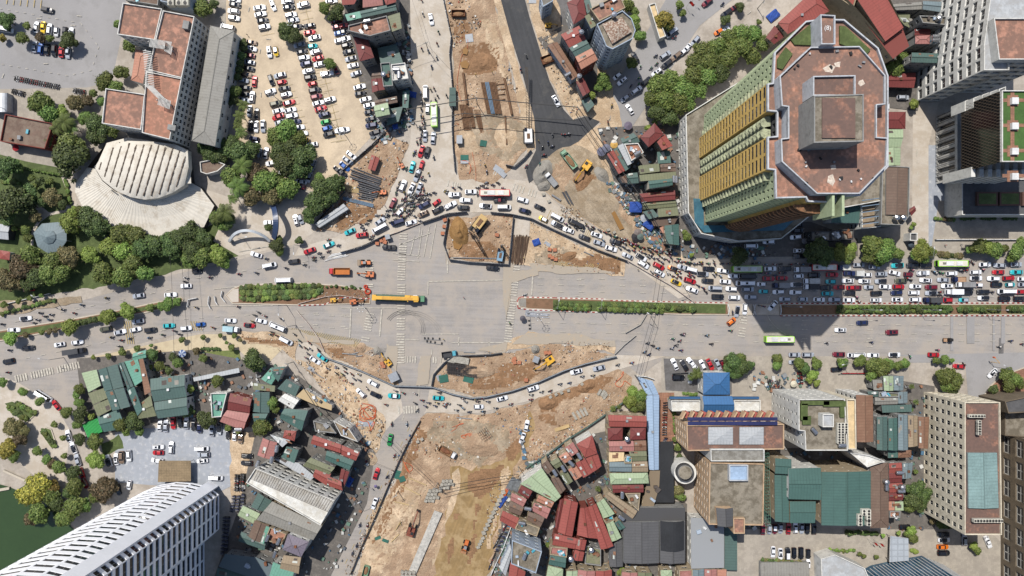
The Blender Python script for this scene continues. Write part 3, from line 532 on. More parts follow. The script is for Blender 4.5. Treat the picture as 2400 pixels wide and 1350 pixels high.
def truck(x, y, a, L, cc, bc, desc, kind='box', load=None, lm=None, W=2.1):
    o = thing('truck', x, y, 0, R(a), desc=desc, cat='truck', lm=lm, group='trucks on the roads and sites')
    m = MB(); m.box(0, 0, .7, L, .9, .3); m.build('chassis', [PLAST], o); cl = 1.7
    m = MB(); m.prism([(L / 2 - cl, -W / 2 * .95), (L / 2 - .2, -W / 2 * .95), (L / 2, -W / 2 * .8), (L / 2, W / 2 * .8), (L / 2 - .2, W / 2 * .95), (L / 2 - cl, W / 2 * .95)], .5, 1.5); m.box(L / 2 - cl / 2 - .1, 0, 1.9, cl * .82, W * .88, .85, taper=.88); m.build('cab', [cc], o)
    m = MB(); m.box(L / 2 - .17, 0, 1.9, .12, W * .74, .55); m.build('windscreen', [GLASS], o)
    bl = L - cl - .25; bx = -L / 2 + bl / 2; m = MB()
    if kind == 'box': m.box(bx, 0, 1.9, bl, W, 2.0)
    elif kind == 'flat':
        m.box(bx, 0, 1.05, bl, W, .15)
        for s in (-1, 1): m.box(bx, s * W / 2, 1.3, bl, .08, .4)
        m.box(-L / 2, 0, 1.3, .08, W, .4)
    else:
        m.box(bx, 0, 1.15, bl, W, .2)
        for s in (-1, 1): m.box(bx, s * W / 2, 1.7, bl, .12, 1.1)
        for sx in (-1, 1): m.box(bx + sx * bl / 2, 0, 1.75, .12, W + .12, 1.2)
    m.build('cargo_box' if kind == 'box' else 'cargo_bed', [bc], o)
    if load: m = MB(); m.ball((bx, 0, 1.3), 1, 10, 0, bl * .44, W * .42, .55, True); m.build('load', [load], o)
    for sx in (-.32, -.2, .36) if L > 6.5 else (-.3, .34):
        for s in (-1, 1): put('wheel', wheel_mesh(.45, .3), o, (L * sx, s * (W / 2 - .15), .45))
    return o
GR = mat('grey truck box', (150, 150, 152), rough=.6); PB = mat('pale truck box', (205, 206, 204), rough=.6); DK = mat('dark tarpaulin', (70, 72, 76)); LBL = mat('light blue truck cover', (165, 196, 206)); TQ = mat('teal cab', (80, 165, 185), rough=.4)
NB = paint('d'); WP = paint('w'); RP = paint('r'); CARD = mat('cardboard', (190, 155, 125)); OR = mat('orange machine paint', (205, 110, 50), rough=.5, var=.15); YE = mat('yellow machine paint', (226, 172, 40), rough=.45, var=.12); RUST = mat('rust', (128, 84, 58), var=.3, rgb2=(95, 62, 45)); GREENP = mat('pale green truck paint', (120, 160, 130), rough=.5)
truck(1876, 632, 180, 6.1, WP, GR, 'white lorry with grey box body in the top lane of the jam'); truck(1907 + 68, 627, 180, 5.2, NB, PB, 'dark cab lorry with pale box behind the red bus in the jam', 'flat'); truck(1989 + 14, 641, 180, 5, NB, PB, 'navy cab lorry with white box in the jam')
truck(1827, 669, 180, 6.2, NB, GR, 'navy lorry with grey box near the middle of the jam'); truck(1897, 659, 180, 6, WP, PB, 'white lorry with white box in the jam'); truck(1897, 672, 180, 5.8, WP, DK, 'white cab lorry with dark covered bed in the jam')
truck(2243, 655, 180, 5.4, NB, CARD, 'navy lorry with an open bed of brown boxes in the jam', 'flat'); truck(2256, 667, 180, 6.8, WP, GR, 'long white cab lorry with grey box in the jam'); truck(2229, 684, 180, 6.6, WP, WP, 'all white box lorry in the jam'); truck(2180, 703, 180, 6.6, NB, DK, 'navy lorry with dark tarpaulin in the lane along the median')
truck(546, 771, -5, 6, WP, LBL, 'white cab lorry with light blue covered bed on the lower west road'); truck(180, 823, 8, 8.2, paint('k'), DK, 'long black lorry with black box on the south-west road'); truck(1054, 829, 8, 5.8, TQ, DK, 'small lorry with teal cab and black bed by the south pit fence', 'open', lm='teal cab lorry')
truck(798, 636, 180, 8.2, RP, mat('orange tipper bed', (196, 120, 62), var=.2), 'red tipper truck with empty orange bed on the closed road', 'open', lm='red tipper truck', W=2.5)
truck(1332, 375, 128, 8.6, GREENP, GREENP, 'pale green tipper truck loaded with brown sand in the east yard', 'open', GM['wet'], 'green tipper truck', 2.6)
truck(1291, 422, 130, 6.4, WHITE, GREYM, 'white flatbed truck beside the grey sand heap', 'flat', lm='white flatbed truck', W=2.3)
truck(2217, 796, 0, 3.4, PLAST, CARD, 'tiny three wheeled cargo truck loaded with boxes on the eastbound road', 'flat', W=1.4)
truck(1050, 1057, -28, 7.2, WHITE, GM['wet'], 'white dump truck with muddy load in the south building site', 'open', RUST, 'muddy dump truck', 2.4)
# ---------------------------------------------------------------- motorbikes and riders
def bike_mesh(c):
    m = MB(); m.cyl((-.55, 0, .62), (.25, 0, .66), .16, .14, 6); m.box(-.3, 0, .8, .75, .26, .14, mi=1, taper=.85); m.cyl((.3, 0, .5), (.48, 0, 1.0), .12, .1, 6); m.box(.5, 0, .95, .22, .3, .24); m.cyl((.5, 0, .95), (.68, 0, .3), .04, n=5, mi=1)
    m.box(-.78, 0, .72, .34, .2, .1); m.box(.05, 0, .36, .5, .3, .12, mi=1); return m.mesh('motorbike_body', [mat(c[0] + ' scooter paint', c[1], rough=.35, k=.7), PLAST])
BC = [('black', (40, 40, 44)), ('dark blue', (40, 50, 88)), ('red', (160, 36, 36)), ('white', (215, 215, 215)), ('grey', (110, 112, 118))]
def bar_mesh(): m = MB(); m.cyl((.46, -.34, 1.08), (.46, .34, 1.08), .03, n=5); [m.ball((.42, s * .36, 1.2), .07, 6) for s in (-1, 1)]; return m.mesh('handlebar', [PLAST])
def bwheel(): m = MB(); m.cyl((0, -.05, 0), (0, .05, 0), .29, n=10); return m.mesh('wheel', [TYRE])
BM = [bike_mesh(c) for c in BC]; BAR = bar_mesh(); BW = bwheel()
def skin_body(J, E, name, mats, split):
    me = bpy.data.meshes.new(name); me.from_pydata([j[0] for j in J], E, []); o = bpy.data.objects.new(name, me); COL.objects.link(o)
    sk = o.modifiers.new('s', 'SKIN'); 
    for v, j in zip(me.skin_vertices[0].data, J): v.radius = (j[1], j[1])
    me.skin_vertices[0].data[0].use_root = True; o.modifiers.new('u', 'SUBSURF').levels = 1
    dg = bpy.context.evaluated_depsgraph_get(); r = bpy.data.meshes.new_from_object(o.evaluated_get(dg)); bpy.data.objects.remove(o); r.name = name; r.materials.clear()
    for m in mats: r.materials.append(m)
    for p in r.polygons: p.material_index = split(p.center)
    return r
SKIN = mat('skin', (190, 140, 110), var=.05); TRS = mat('dark trousers', (52, 54, 66)); HAIR = mat('black hair', (28, 26, 26))
SH = [('white', (226, 226, 222)), ('black', (44, 44, 48)), ('red', (170, 44, 44)), ('light blue', (120, 165, 200)), ('green', (50, 140, 95)), ('yellow', (215, 190, 90)), ('grey', (135, 138, 142)), ('pink', (205, 140, 155)), ('dark blue', (44, 62, 108))]
def rider(c):
    J = [((-.25, 0, .92), .15), ((-.2, 0, 1.15), .14), ((-.08, 0, 1.4), .15), ((-.03, 0, 1.52), .055), ((0, 0, 1.66), .1), ((.02, 0, 1.76), .09), ((-.08, .19, 1.4), .07), ((.1, .26, 1.2), .045), ((.42, .3, 1.12), .035), ((-.08, -.19, 1.4), .07), ((.1, -.26, 1.2), .045), ((.42, -.3, 1.12), .035),
         ((-.2, .12, .9), .1), ((.2, .2, .88), .07), ((.12, .18, .5), .05), ((.25, .18, .42), .04), ((-.2, -.12, .9), .1), ((.2, -.2, .88), .07), ((.12, -.18, .5), .05), ((.25, -.18, .42), .04)]
    E = [(0, 1), (1, 2), (2, 3), (3, 4), (4, 5), (2, 6), (6, 7), (7, 8), (2, 9), (9, 10), (10, 11), (0, 12), (12, 13), (13, 14), (14, 15), (0, 16), (16, 17), (17, 18), (18, 19)]
    return skin_body(J, E, 'person', [mat(c[0] + ' cloth', c[1], k=.62), TRS, SKIN], lambda p: 2 if p.z > 1.5 or p.x > .36 and p.z > 1 else (1 if p.z < .98 and abs(p.x) < .6 else 0))
def walker(c, ):
    J = [((0, 0, .95), .14), ((0, 0, 1.15), .13), ((.02, 0, 1.4), .15), ((.03, 0, 1.5), .05), ((.05, 0, 1.62), .09), ((.06, 0, 1.7), .08), ((.02, .2, 1.4), .06), ((0, .26, 1.12), .042), ((.14, .27, .9), .03), ((.02, -.2, 1.4), .06), ((0, -.26, 1.12), .042), ((-.06, -.27, .86), .03),
         ((0, .1, .88), .09), ((.16, .11, .5), .06), ((.12, .11, .07), .045), ((.26, .11, .05), .035), ((0, -.1, .88), .09), ((-.1, -.11, .5), .06), ((-.28, -.11, .08), .045), ((-.16, -.11, .05), .035)]
    E = [(0, 1), (1, 2), (2, 3), (3, 4), (4, 5), (2, 6), (6, 7), (7, 8), (2, 9), (9, 10), (10, 11), (0, 12), (12, 13), (13, 14), (14, 15), (0, 16), (16, 17), (17, 18), (18, 19)]
    return skin_body(J, E, 'person', [mat(c[0] + ' cloth', c[1], k=.62), TRS, SKIN], lambda p: 2 if p.z > 1.48 else (1 if p.z < .98 and abs(p.y) < .22 else 0))
RM = [rider(c) for c in SH]; WM = {}
def hat(name, c): m = MB(); m.ball((0, 0, 0), .15, 8, 0, 1.05, .95, 1, True); return m.mesh('helmet', [mat(name, c, rough=.3)])
HM = [(n, hat(n + ' helmet', c)) for n, c in (('white', (230, 230, 228)), ('black', (36, 36, 38)), ('blue', (50, 90, 150)), ('red', (170, 40, 40)), ('yellow', (220, 190, 60)))]
def moto(x, y, a, ride=True, h=None):
    i = rnd.choices(range(5), (5, 2, 2, 2, 2))[0]; a = R(a + rnd.uniform(-7, 7)); b = P(x, y) + Vector((0, 0, gz(x, y) + .02)); k = 1.12
    o = put('motorbike', BM[i], None, b, a, (k, k, k)); put('wheel', BW, o, (-.62, 0, .29)); put('wheel', BW, o, (.7, 0, .29)); put('handlebar', BAR, o)
    if not ride: return reg(o, f'parked {BC[i][0]} motorbike', 'motorbike', x, y, group='parked motorbikes')
    j = rnd.choices(range(9), (4, 4, 1.5, 1.5, 1.5, 1, 3, .8, 3))[0]; hi = rnd.choices(range(5), (3, 4, 2, 1.5, 1))[0]
    p = put('person', RM[j], None, b, a, (k, k, k)); put('helmet', HM[hi][1], p, (.02, 0, 1.78))
    reg(o, f'{BC[i][0]} motorbike under rider in {SH[j][0]}', 'motorbike', x, y, group='motorbikes in traffic')
    reg(p, f'person in {SH[j][0]}, {HM[hi][0]} helmet, on {BC[i][0]} motorbike', 'person', x, y, group='people riding motorbikes')
def motos(s):
    for q in s.split(): f = q.split(','); moto(float(f[0]), float(f[1]), float(f[2]))
motos('''988,1,-65 992,35,-70 1028,76,-68 1025,104,-70 989,116,-75 1004,120,-80 1024,136,-80 1012,158,90 1010,211,-65 1018,209,-75 1026,226,-60 1047,225,-70 1021,235,90 1011,241,90 987,220,85 989,242,80 996,245,100 988,257,90 987,272,90 992,277,80
995,287,90 991,291,110 984,300,80 989,305,90 995,300,70 988,317,90 985,327,80 978,335,90 986,336,80 962,146,20 1017,370,-85 953,396,60 973,357,65 970,361,65 1005,408,-85 989,417,60 994,422,0 937,429,60 932,442,70 929,453,80 949,452,85 993,445,80 1018,452,0
1046,447,-10 1044,451,-20 1063,441,-25 1078,440,-20 1120,440,0 1130,435,10 1140,429,10 1139,440,-10 1155,434,-10 1167,429,-20 1179,441,-20 1137,388,-75 1141,404,88 1119,455,90 884,505,0 897,505,-5 909,504,0 866,516,10 860,524,15 847,526,-20 849,533,0 855,539,10
873,553,10 869,560,0 928,514,10 917,521,10 985,518,-5 1271,346,60 1294,344,20 1275,364,10 1265,385,90 1233,390,50 1326,525,-20 1333,530,-25 1349,535,-30 1374,526,-40 1376,531,-30 1381,538,-35 1364,540,-20 1390,533,-30 1386,537,-20 1405,540,-30 1418,545,-20 1429,550,-20
1441,556,-25 1456,560,-25 1414,564,-30 1436,574,-30 1452,582,-30 1461,579,-20 1464,570,-40 1476,568,-30 1478,573,-20 1472,586,-15 1485,579,-30 1488,573,-20 1485,588,-20 1498,579,-30 1508,581,-30 1501,589,-30 1511,594,-25 1521,586,-20 1527,592,-25 1536,588,-20
1524,598,-25 1519,602,-20 1530,604,-30 1543,597,-30 1549,589,-20 1541,607,-30 1554,605,-20 1565,610,-40 1569,601,-50 1551,615,-25 1584,613,-20 1594,613,-15 1519,617,-40 1563,640,-60 1573,645,-30 1583,649,-20 1593,649,-30 1585,641,-20 1592,637,-30 1527,638,-40
1539,647,-30 1605,614,-15 1615,615,-20 1613,619,-15 1624,618,-20 1630,617,-10 1642,619,0 1659,617,-5 1672,614,-60 1673,619,-50 1642,614,0 1691,618,0 1706,618,0 1722,619,10 1614,641,-40 1624,647,-30 1615,647,-20 1676,640,-40 1672,645,-40 1687,647,-30 1764,617,5
1776,616,10 1793,620,0 1814,620,-5 1828,619,0 1852,620,0 1867,618,-5 1880,620,10 1781,640,0 1794,641,-5 1802,640,5 1814,645,0 1825,640,0 1837,640,10 1635,669,-30 1647,675,-30 1653,684,-40 2131,632,60 2136,633,0 2123,652,-30 2131,656,-20 2186,637,-30 2191,640,-20
2199,638,-30 2206,640,0 2246,633,0 2252,635,-10 2262,633,0 2264,627,10 2300,632,-30 2277,617,-40 2264,620,0 2269,612,0 2200,684,0 2205,691,0 2196,691,-10 2322,684,0 2005,696,-30 2011,706,0 2041,801,0 2196,819,0 2340,812,0 2366,798,0 2394,805,10 2130,835,-60
2256,854,-60 1711,774,0 1656,785,10 1666,805,0 1936,803,0 1777,716,-30 1788,718,-20 1715,732,90 1601,783,30 1576,793,0 1592,798,20 1584,808,10 1574,815,20 1595,820,0 1598,782,10 1517,803,10 1529,809,-10 1541,815,10 1510,824,30 1520,830,20 1480,849,10 1447,854,15
1364,881,10 1389,879,10 1312,899,10 1334,896,20 1269,917,10 1289,915,15 1245,924,0 1244,935,0 1230,690,20 809,861,-30 811,871,-35 804,876,-30 826,876,-35 842,876,-20 831,887,-35 843,890,-30 824,897,-20 862,910,-50 928,915,-10 946,920,-20 974,921,-20 905,947,-15
974,944,-20 990,937,-5 1005,943,0 998,951,-15 1025,943,-10 1020,950,-10 1030,919,0 1044,946,-20 1051,944,-10 1042,951,-20 1085,933,0 1091,940,-10 1077,948,-15 1085,955,-20 1070,960,-10 1100,964,0 1114,935,0 1120,940,10 1131,933,0 1144,940,0 1162,955,0 1132,963,10
1197,946,10 978,961,50 954,993,75 919,993,85 1195,757,-60 462,720,-15 559,718,-10 607,731,-20 598,738,-10 622,740,-15 661,747,-20 594,753,-20 527,761,10 501,767,-15 411,775,-15 423,783,-5 639,778,-20 636,783,-10 649,785,-20 692,783,-30 704,798,-40 705,810,-50
727,803,-50 718,815,-40 729,817,-35 724,829,-40 719,838,-20 748,819,-45 770,863,-30 790,859,-35 790,874,-40 194,714,5 150,725,0 176,733,-5 97,733,0 123,737,5 108,741,0 91,749,0 119,749,5 82,756,0 8,759,0 25,820,10 22,872,0 264,790,10 287,797,0 307,793,15
352,791,15 383,784,0 282,811,5 252,698,0 625,606,5 602,639,-10 562,642,0 672,628,-10 714,620,0 736,603,10 737,609,0 749,593,10 755,602,10 771,589,20 794,575,15 771,562,10 438,651,0 436,660,0 494,650,0 925,1067,60 908,1116,50 844,1229,70 862,1230,80 837,1277,80
827,1295,75 860,1080,60 1233,133,-65 1220,165,-85 1294,317,90 1321,316,0 1332,315,10 1284,335,85 1536,132,30 1538,151,40 1525,161,30 1500,157,70 1496,185,20 1478,203,50 1496,198,60 1433,248,80 1580,89,30 1424,288,90 1692,11,35''')
def swarm(s, n, a, jit=40, dmin=5.2, ride=True):
    q = pts(s); k = 0; got = []; xs = [p[0] for p in q]; ys = [p[1] for p in q]
    occ = [(r_[2], r_[3]) for r_ in REG if r_[0].get('category') in ('car', 'van', 'bus', 'pickup')]
    for _ in range(4000):
        if k >= n: break
        x = rnd.uniform(min(xs), max(xs)); y = rnd.uniform(min(ys), max(ys))
        if pip(x, y, q) and all(math.hypot(x - u, y - v) > dmin for u, v in got) and all(math.hypot(x - u, y - v) > 11 for u, v in occ): got.append((x, y)); k += 1; moto(x, y, a + rnd.uniform(-jit, jit), ride)
swarm('955,455 1010,452 1016,468 990,476 975,492 975,505 955,515 930,505 905,508 905,495 935,480 945,465', 46, 20)
swarm('1395,545 1480,575 1560,600 1600,612 1600,606 1500,565 1410,535', 12, -22, 10)
def row(x0, y0, x1, y1, n, a):
    for i in range(n): t = (i + .5) / n; moto(x0 + (x1 - x0) * t, y0 + (y1 - y0) * t, a, False)
row(36, 184, 141, 205, 22, 72); row(30, 214, 60, 222, 8, 72); row(174, 212, 202, 218, 8, 70)
row(558, 1110, 556, 1150, 14, 0); row(571, 1108, 569, 1150, 14, 0); row(1796, 893, 1826, 897, 9, 80); row(1795, 905, 1832, 908, 10, 85); row(1158, 1280, 1186, 1228, 17, 60); row(1146, 1330, 1160, 1296, 9, 60)
row(1872, 870, 1876, 900, 8, 10); row(1559, 940, 1556, 1020, 14, 5)
# what is left of the parked bikes is past counting: one mass
m = MB()
for x0, y0, x1, y1, n in ((552, 1160, 545, 1200, 16), (562, 1160, 558, 1200, 16), (572, 1156, 570, 1195, 14), (530, 1210, 524, 1300, 30), (538, 1210, 532, 1290, 26), (1164, 1290, 1192, 1236, 16), (1680, 570, 1735, 576, 22), (1560, 1025, 1556, 1036, 3)):
    for i in range(n):
        t = i / n; p = P(x0 + (x1 - x0) * t + rnd.uniform(-1, 1), y0 + (y1 - y0) * t); a = rnd.uniform(-.3, .3); c, s = math.cos(a), math.sin(a)
        for mi, me in ((0, BM[i % 5]), (1, BAR)):
            m.add([(p.x + v.co.x * c - v.co.y * s, p.y + v.co.x * s + v.co.y * c, .25 + v.co.z) for v in me.vertices], [tuple(f.vertices) for f in me.polygons], i % 3)
o = m.build('parked_motorbikes', [PLAST, mat('dark blue scooter paint', (40, 50, 88)), mat('grey scooter paint', (110, 112, 118))]); o['kind'] = 'stuff'; reg(o, '', 'motorbikes', 545, 1220, label='dense dark mass of parked motorbikes filling the shaded alleys beside the buildings'); o['kind'] = 'stuff'
def person(x, y, a, si, z=0, act='standing', h=None):
    me = cache(('wk', si), lambda: walker(SH[si])); p = put('person', me, None, P(x, y, z) + Vector((0, 0, gz(x, y) if z == 0 else 0)), R(a)); m = cache('hair', lambda: (lambda q: (q.ball((.05, 0, 1.69), .115, 8, 0, 1.05, .9, .85, True), q.mesh('hair', [HAIR]))[1])(MB()))
    if h is None: put('hair', m, p)
    else: put('helmet', HM[h][1], p, (.05, 0, 1.68))
    reg(p, f'person in {SH[si][0]} {act}', 'person', x, y, group='people on foot')
for i, (x, y, act, h) in enumerate(((1445, 605, 'standing at the end of the curved fence', 4), (1447, 623, 'standing among rubble', None), (1457, 640, 'standing by the closed road', None), (1227, 605, 'walking beside the rebar pile', 4), (1226, 618, 'walking beside the rebar pile', None), (1134, 918, 'working in the south pit', 4), (1152, 916, 'working in the south pit', 4), (1163, 919, 'working in the south pit', 3), (1495, 632, 'walking past the barrier line', None), (1262, 331, 'walking on new black asphalt', 4), (581, 83, 'carrying a white umbrella', None), (1756, 905, 'crossing the hotel forecourt', None), (860, 694, 'working among machines on the median', 3), (878, 690, 'working among machines on the median', 4), (1296, 1022, 'working among rubble', 3), (1087, 697, 'walking across the empty junction in orange', 3), (1040, 795, 'standing by the fallen signal frame', None), (1801, 597, 'walking on the shaded pavement', None), (1813, 592, 'walking on the shaded pavement', None), (1775, 600, 'walking on the shaded pavement', None), (2213, 575, 'walking on the pavement behind the hedge', None), (2250, 574, 'walking on the pavement behind the hedge', None), (940, 1225, 'bending over tools in the sand pit', 4), (1025, 1048, 'beside the muddy dump truck', 4), (1115, 178, 'walking on the north site', 4), (1154, 172, 'walking on the north site', 4), (1086, 62, 'standing by site pumps', 4), (1105, 60, 'standing by site pumps', None), (971, 521, 'walking through stopped traffic', 2), (903, 483, 'standing at the jam edge', 3))): person(x, y, rnd.uniform(0, 360), (5, 1, 8, 6, 2, 0, 5, 3)[i % 8], act=act, h=h)

def melt(objs, name, label, x, y, cat):
    """many far repeats as one mass"""
    m = MB(); ms = []
    for o in objs:
        M0 = Matrix.LocRotScale(o.location, o.rotation_euler, o.scale)
        for c in [o] + list(o.children):
            W_ = M0 if c is o else M0 @ Matrix.LocRotScale(c.location, c.rotation_euler, c.scale); me = c.data
            if me is None: continue
            ix = []
            for mm in me.materials:
                if mm not in ms: ms.append(mm)
                ix.append(ms.index(mm))
            vs = [W_ @ v.co for v in me.vertices]; b = len(m.v); m.v += [tuple(v) for v in vs]
            for p in me.polygons: m.f.append([i + b for i in p.vertices]); m.m.append(ix[p.material_index]); m.uv.append(None)
        for c in list(o.children): bpy.data.objects.remove(c)
    dead = set(id(o) for o in objs); REG[:] = [r_ for r_ in REG if id(r_[0]) not in dead]
    for o in objs: bpy.data.objects.remove(o)
    o = m.build(name, ms); o['kind'] = 'stuff'; reg(o, '', cat, x, y, label=label); return o
def over(cat, keep, score, name, label):
    c = [r_ for r_ in REG if r_[0].get('category') == cat]; c.sort(key=score, reverse=True)
    if len(c) > keep: melt([r_[0] for r_ in c[keep:]], name, label, c[-1][2], c[-1][3], cat + 's')
def ridden(r_): return (r_[1].startswith('person') and 'motorbike' in r_[1]) or 'rider' in r_[1]
sh_ = pts('1590,500 2460,500 2460,655 1850,660 1700,620 1590,600')
over('motorbike', 270, lambda r_: (3 if ridden(r_) else 0) - 2 * pip(r_[2], r_[3], sh_) + (hash((r_[2], r_[3])) % 97) / 97, 'motorbikes', 'remaining small motorbikes, parked in rows or lost in the shade and the crowd')
over('person', 296, lambda r_: (0 if ridden(r_) else 9) + 3 - 2 * pip(r_[2], r_[3], sh_) + (hash((r_[2], r_[3])) % 97) / 97, 'riders', 'remaining riders hardly seen in the shade and the crowd')
trd = pts('540,300 750,300 800,480 540,480')
over('car', 300, lambda r_: (1 if 'SUV' in r_[1] else .6 if 'saloon' in r_[1] else 0) - 2 * pip(r_[2], r_[3], trd) - 1.5 * (pip(r_[2], r_[3], sh_) and 'black' in r_[1]) - .8 * (math.hypot(r_[2] - 1200, r_[3] - 675) > 800) + (hash((r_[2], r_[3])) % 97) / 97, 'cars', 'remaining cars, mostly hatchbacks, shaded or half hidden under trees')
# ---------------------------------------------------------------- buildings
RC = dict(G=('dark green', (84, 108, 104)), P=('pale green', (168, 186, 152)), O=('olive', (120, 124, 96)), R=('red', (156, 82, 74)), D=('dark red', (122, 58, 56)), K=('pinkish red', (176, 122, 116)), T=('terracotta', (180, 134, 114)), B=('brown', (118, 98, 86)),
 Y=('grey', (148, 146, 140)), L=('light grey', (184, 188, 192)), U=('rusty', (138, 104, 84)), N=('tan', (160, 142, 118)), E=('cream', (226, 200, 156)), W=('white', (226, 226, 222)), C=('blue', (62, 112, 164)), A=('light blue', (160, 184, 212)), Q=('light teal', (110, 164, 146)),
 Z=('charcoal', (94, 94, 96)), V=('blue grey', (122, 138, 144)), S=('stained concrete', (146, 138, 124)), X=('purple grey', (128, 120, 134)), M=('salmon', (190, 136, 114)), J=('teal', (76, 108, 102)))
DIRTY = dict(G=(84, 112, 102), P=(150, 160, 130), O=(140, 136, 112), R=(134, 76, 68), K=(146, 100, 90), T=(132, 104, 92), B=(136, 120, 106), Y=(116, 112, 104), U=(160, 132, 108), N=(136, 120, 100), S=(104, 96, 82), W=(200, 196, 186), L=(170, 170, 170), M=(150, 114, 96), E=(200, 178, 140), X=(112, 104, 112))
def roofm(c, kind):
    n, rgb = RC[c]
    if kind == 'f': return mat(n + ' flat roof', rgb, sc=.16, fine=2.2, var=.16, rgb2=DIRTY.get(c), amt=.72 if c in 'TM' else .6, per=.9, cell=1.3 if c in 'TM' else .5)
    return mat(n + ' sheet roof', rgb, rough=.6, sc=.14, fine=1.5, var=.11, rgb2=DIRTY.get(c), amt=.3, kind='corr', space='uv', per=1.1)
WC = dict(w=('white wall', (224, 223, 218)), g=('grey wall', (150, 150, 148)), c=('cream wall', (232, 222, 200)), b=('blue white wall', (170, 184, 200)), t=('tan wall', (176, 160, 134)), e=('green wall', (182, 196, 158)), y=('yellow wall', (218, 184, 108)), k=('dark wall', (70, 70, 72)), r=('brick red wall', (130, 66, 56)), s=('brown stone wall', (118, 106, 90)), p=('beige wall', (206, 176, 144)), q=('pale grey wall', (196, 200, 206)))
def wallm(c): return mat(*WC[c], sc=.25, fine=1.2, var=.12, rgb2=tuple(int(v * .8) for v in WC[c][1]), amt=.35)
FRM = mat('window frame', (205, 205, 200), rough=.5)
def window_mesh(style):
    def f():
        m = MB(); t = .05
        for x in (-.5, 0, .5) if style != 'strip' else (-.5, .5): m.box(x * (1 - t), -.03, 0, t, .06, 1, 0, 1)
        for z in (-.5, .5) if style != 'tall' else (-.5, 0, .5): m.box(0, -.03, z * (1 - t), 1, .06, t, 0, 1)
        m.m = [0] * len(m.m); return m.mesh('window', [FRM if style != 'dark' else PLAST])
    return cache(('win', style), f)
def facade(mb, a, b, z0, z1, nx, nz, fw=.5, fh=.5, dep=.25, wins=None, mi=0, zoff=.0):
    """wall from a to b (outside on its right) with nx by nz recessed openings; wins collects the window panes"""
    a = Vector((*a, 0)); b = Vector((*b, 0)); L = (b - a).length; d = (b - a) / L; n = Vector((d.y, -d.x, 0)); cw = L / nx; ch = (z1 - z0) / nz
    def Q(s, z, o=0): return a + d * s - n * o + Vector((0, 0, z))
    for i in range(nx):
        for j in range(nz):
            s0, s1 = i * cw, (i + 1) * cw; u0, u1 = s0 + cw * (1 - fw) / 2, s1 - cw * (1 - fw) / 2; y0, y1 = z0 + j * ch, z0 + (j + 1) * ch; v0 = y0 + ch * (1 - fh) * (.5 + zoff); v1 = v0 + ch * fh
            o = [Q(s0, y0), Q(s1, y0), Q(s1, y1), Q(s0, y1)]; q = [Q(u0, v0), Q(u1, v0), Q(u1, v1), Q(u0, v1)]; r = [Q(u0, v0, dep), Q(u1, v0, dep), Q(u1, v1, dep), Q(u0, v1, dep)]
            mb.add(o + q + r, [(0, 1, 5, 4), (1, 2, 6, 5), (2, 3, 7, 6), (3, 0, 4, 7), (4, 5, 9, 8), (5, 6, 10, 9), (6, 7, 11, 10), (7, 4, 8, 11)], mi)
            wins.append(((u0 + u1) / 2, (v0 + v1) / 2, a, d, n, dep - .01, u1 - u0, v1 - v0))
def place_windows(wins, root, style='std', cap=96, base=0):
    me = window_mesh(style); pane = cache('pane', lambda: (lambda m: (m.quad((-.5, 0, -.5), (.5, 0, -.5), (.5, 0, .5), (-.5, 0, .5)), m.mesh('pane', [GLASS]))[1])(MB()))
    wins.sort(key=lambda w: -w[1])
    for k, (s, z, a, d, n, dep, ww, hh) in enumerate(wins):
        if k >= cap: break
        c = a + d * s - n * dep + Vector((0, 0, z)); put('pane', pane, put('window', me, root, c, math.atan2(d.y, d.x), (ww, 1, hh)))
    if len(wins) > cap:
        m = MB()
        for (s, z, a, d, n, dep, ww, hh) in wins[cap:]:
            c = a + d * s - n * dep + Vector((0, 0, z)); h = d * ww / 2; v = Vector((0, 0, hh / 2)); m.quad(c - h - v, c + h - v, c + h + v, c - h + v)
            g = n * .05; m.quad(c - d * .04 - v + g, c + d * .04 - v + g, c + d * .04 + v + g, c - d * .04 + v + g, 1)
        o = m.build('lower_windows', [GLASS, FRM], root); o['kind'] = 'stuff'
def inset(q, k):
    out = []; n = len(q)
    for i in range(n):
        a, b, c = Vector(q[i - 1]), Vector(q[i]), Vector(q[(i + 1) % n]); n1 = Vector((-(b - a).y, (b - a).x)).normalized(); n2 = Vector((-(c - b).y, (c - b).x)).normalized(); s = n1 + n2
        out.append(tuple(b + s / max(.35, s.dot(n1)) * k) if s.length > .01 else tuple(b + n1 * k))
    return out
def fuv(p, o, d):
    return [((v[0] - o[0]) * d.x + (v[1] - o[1]) * d.y, -(v[0] - o[0]) * d.y + (v[1] - o[1]) * d.x) for v in p]
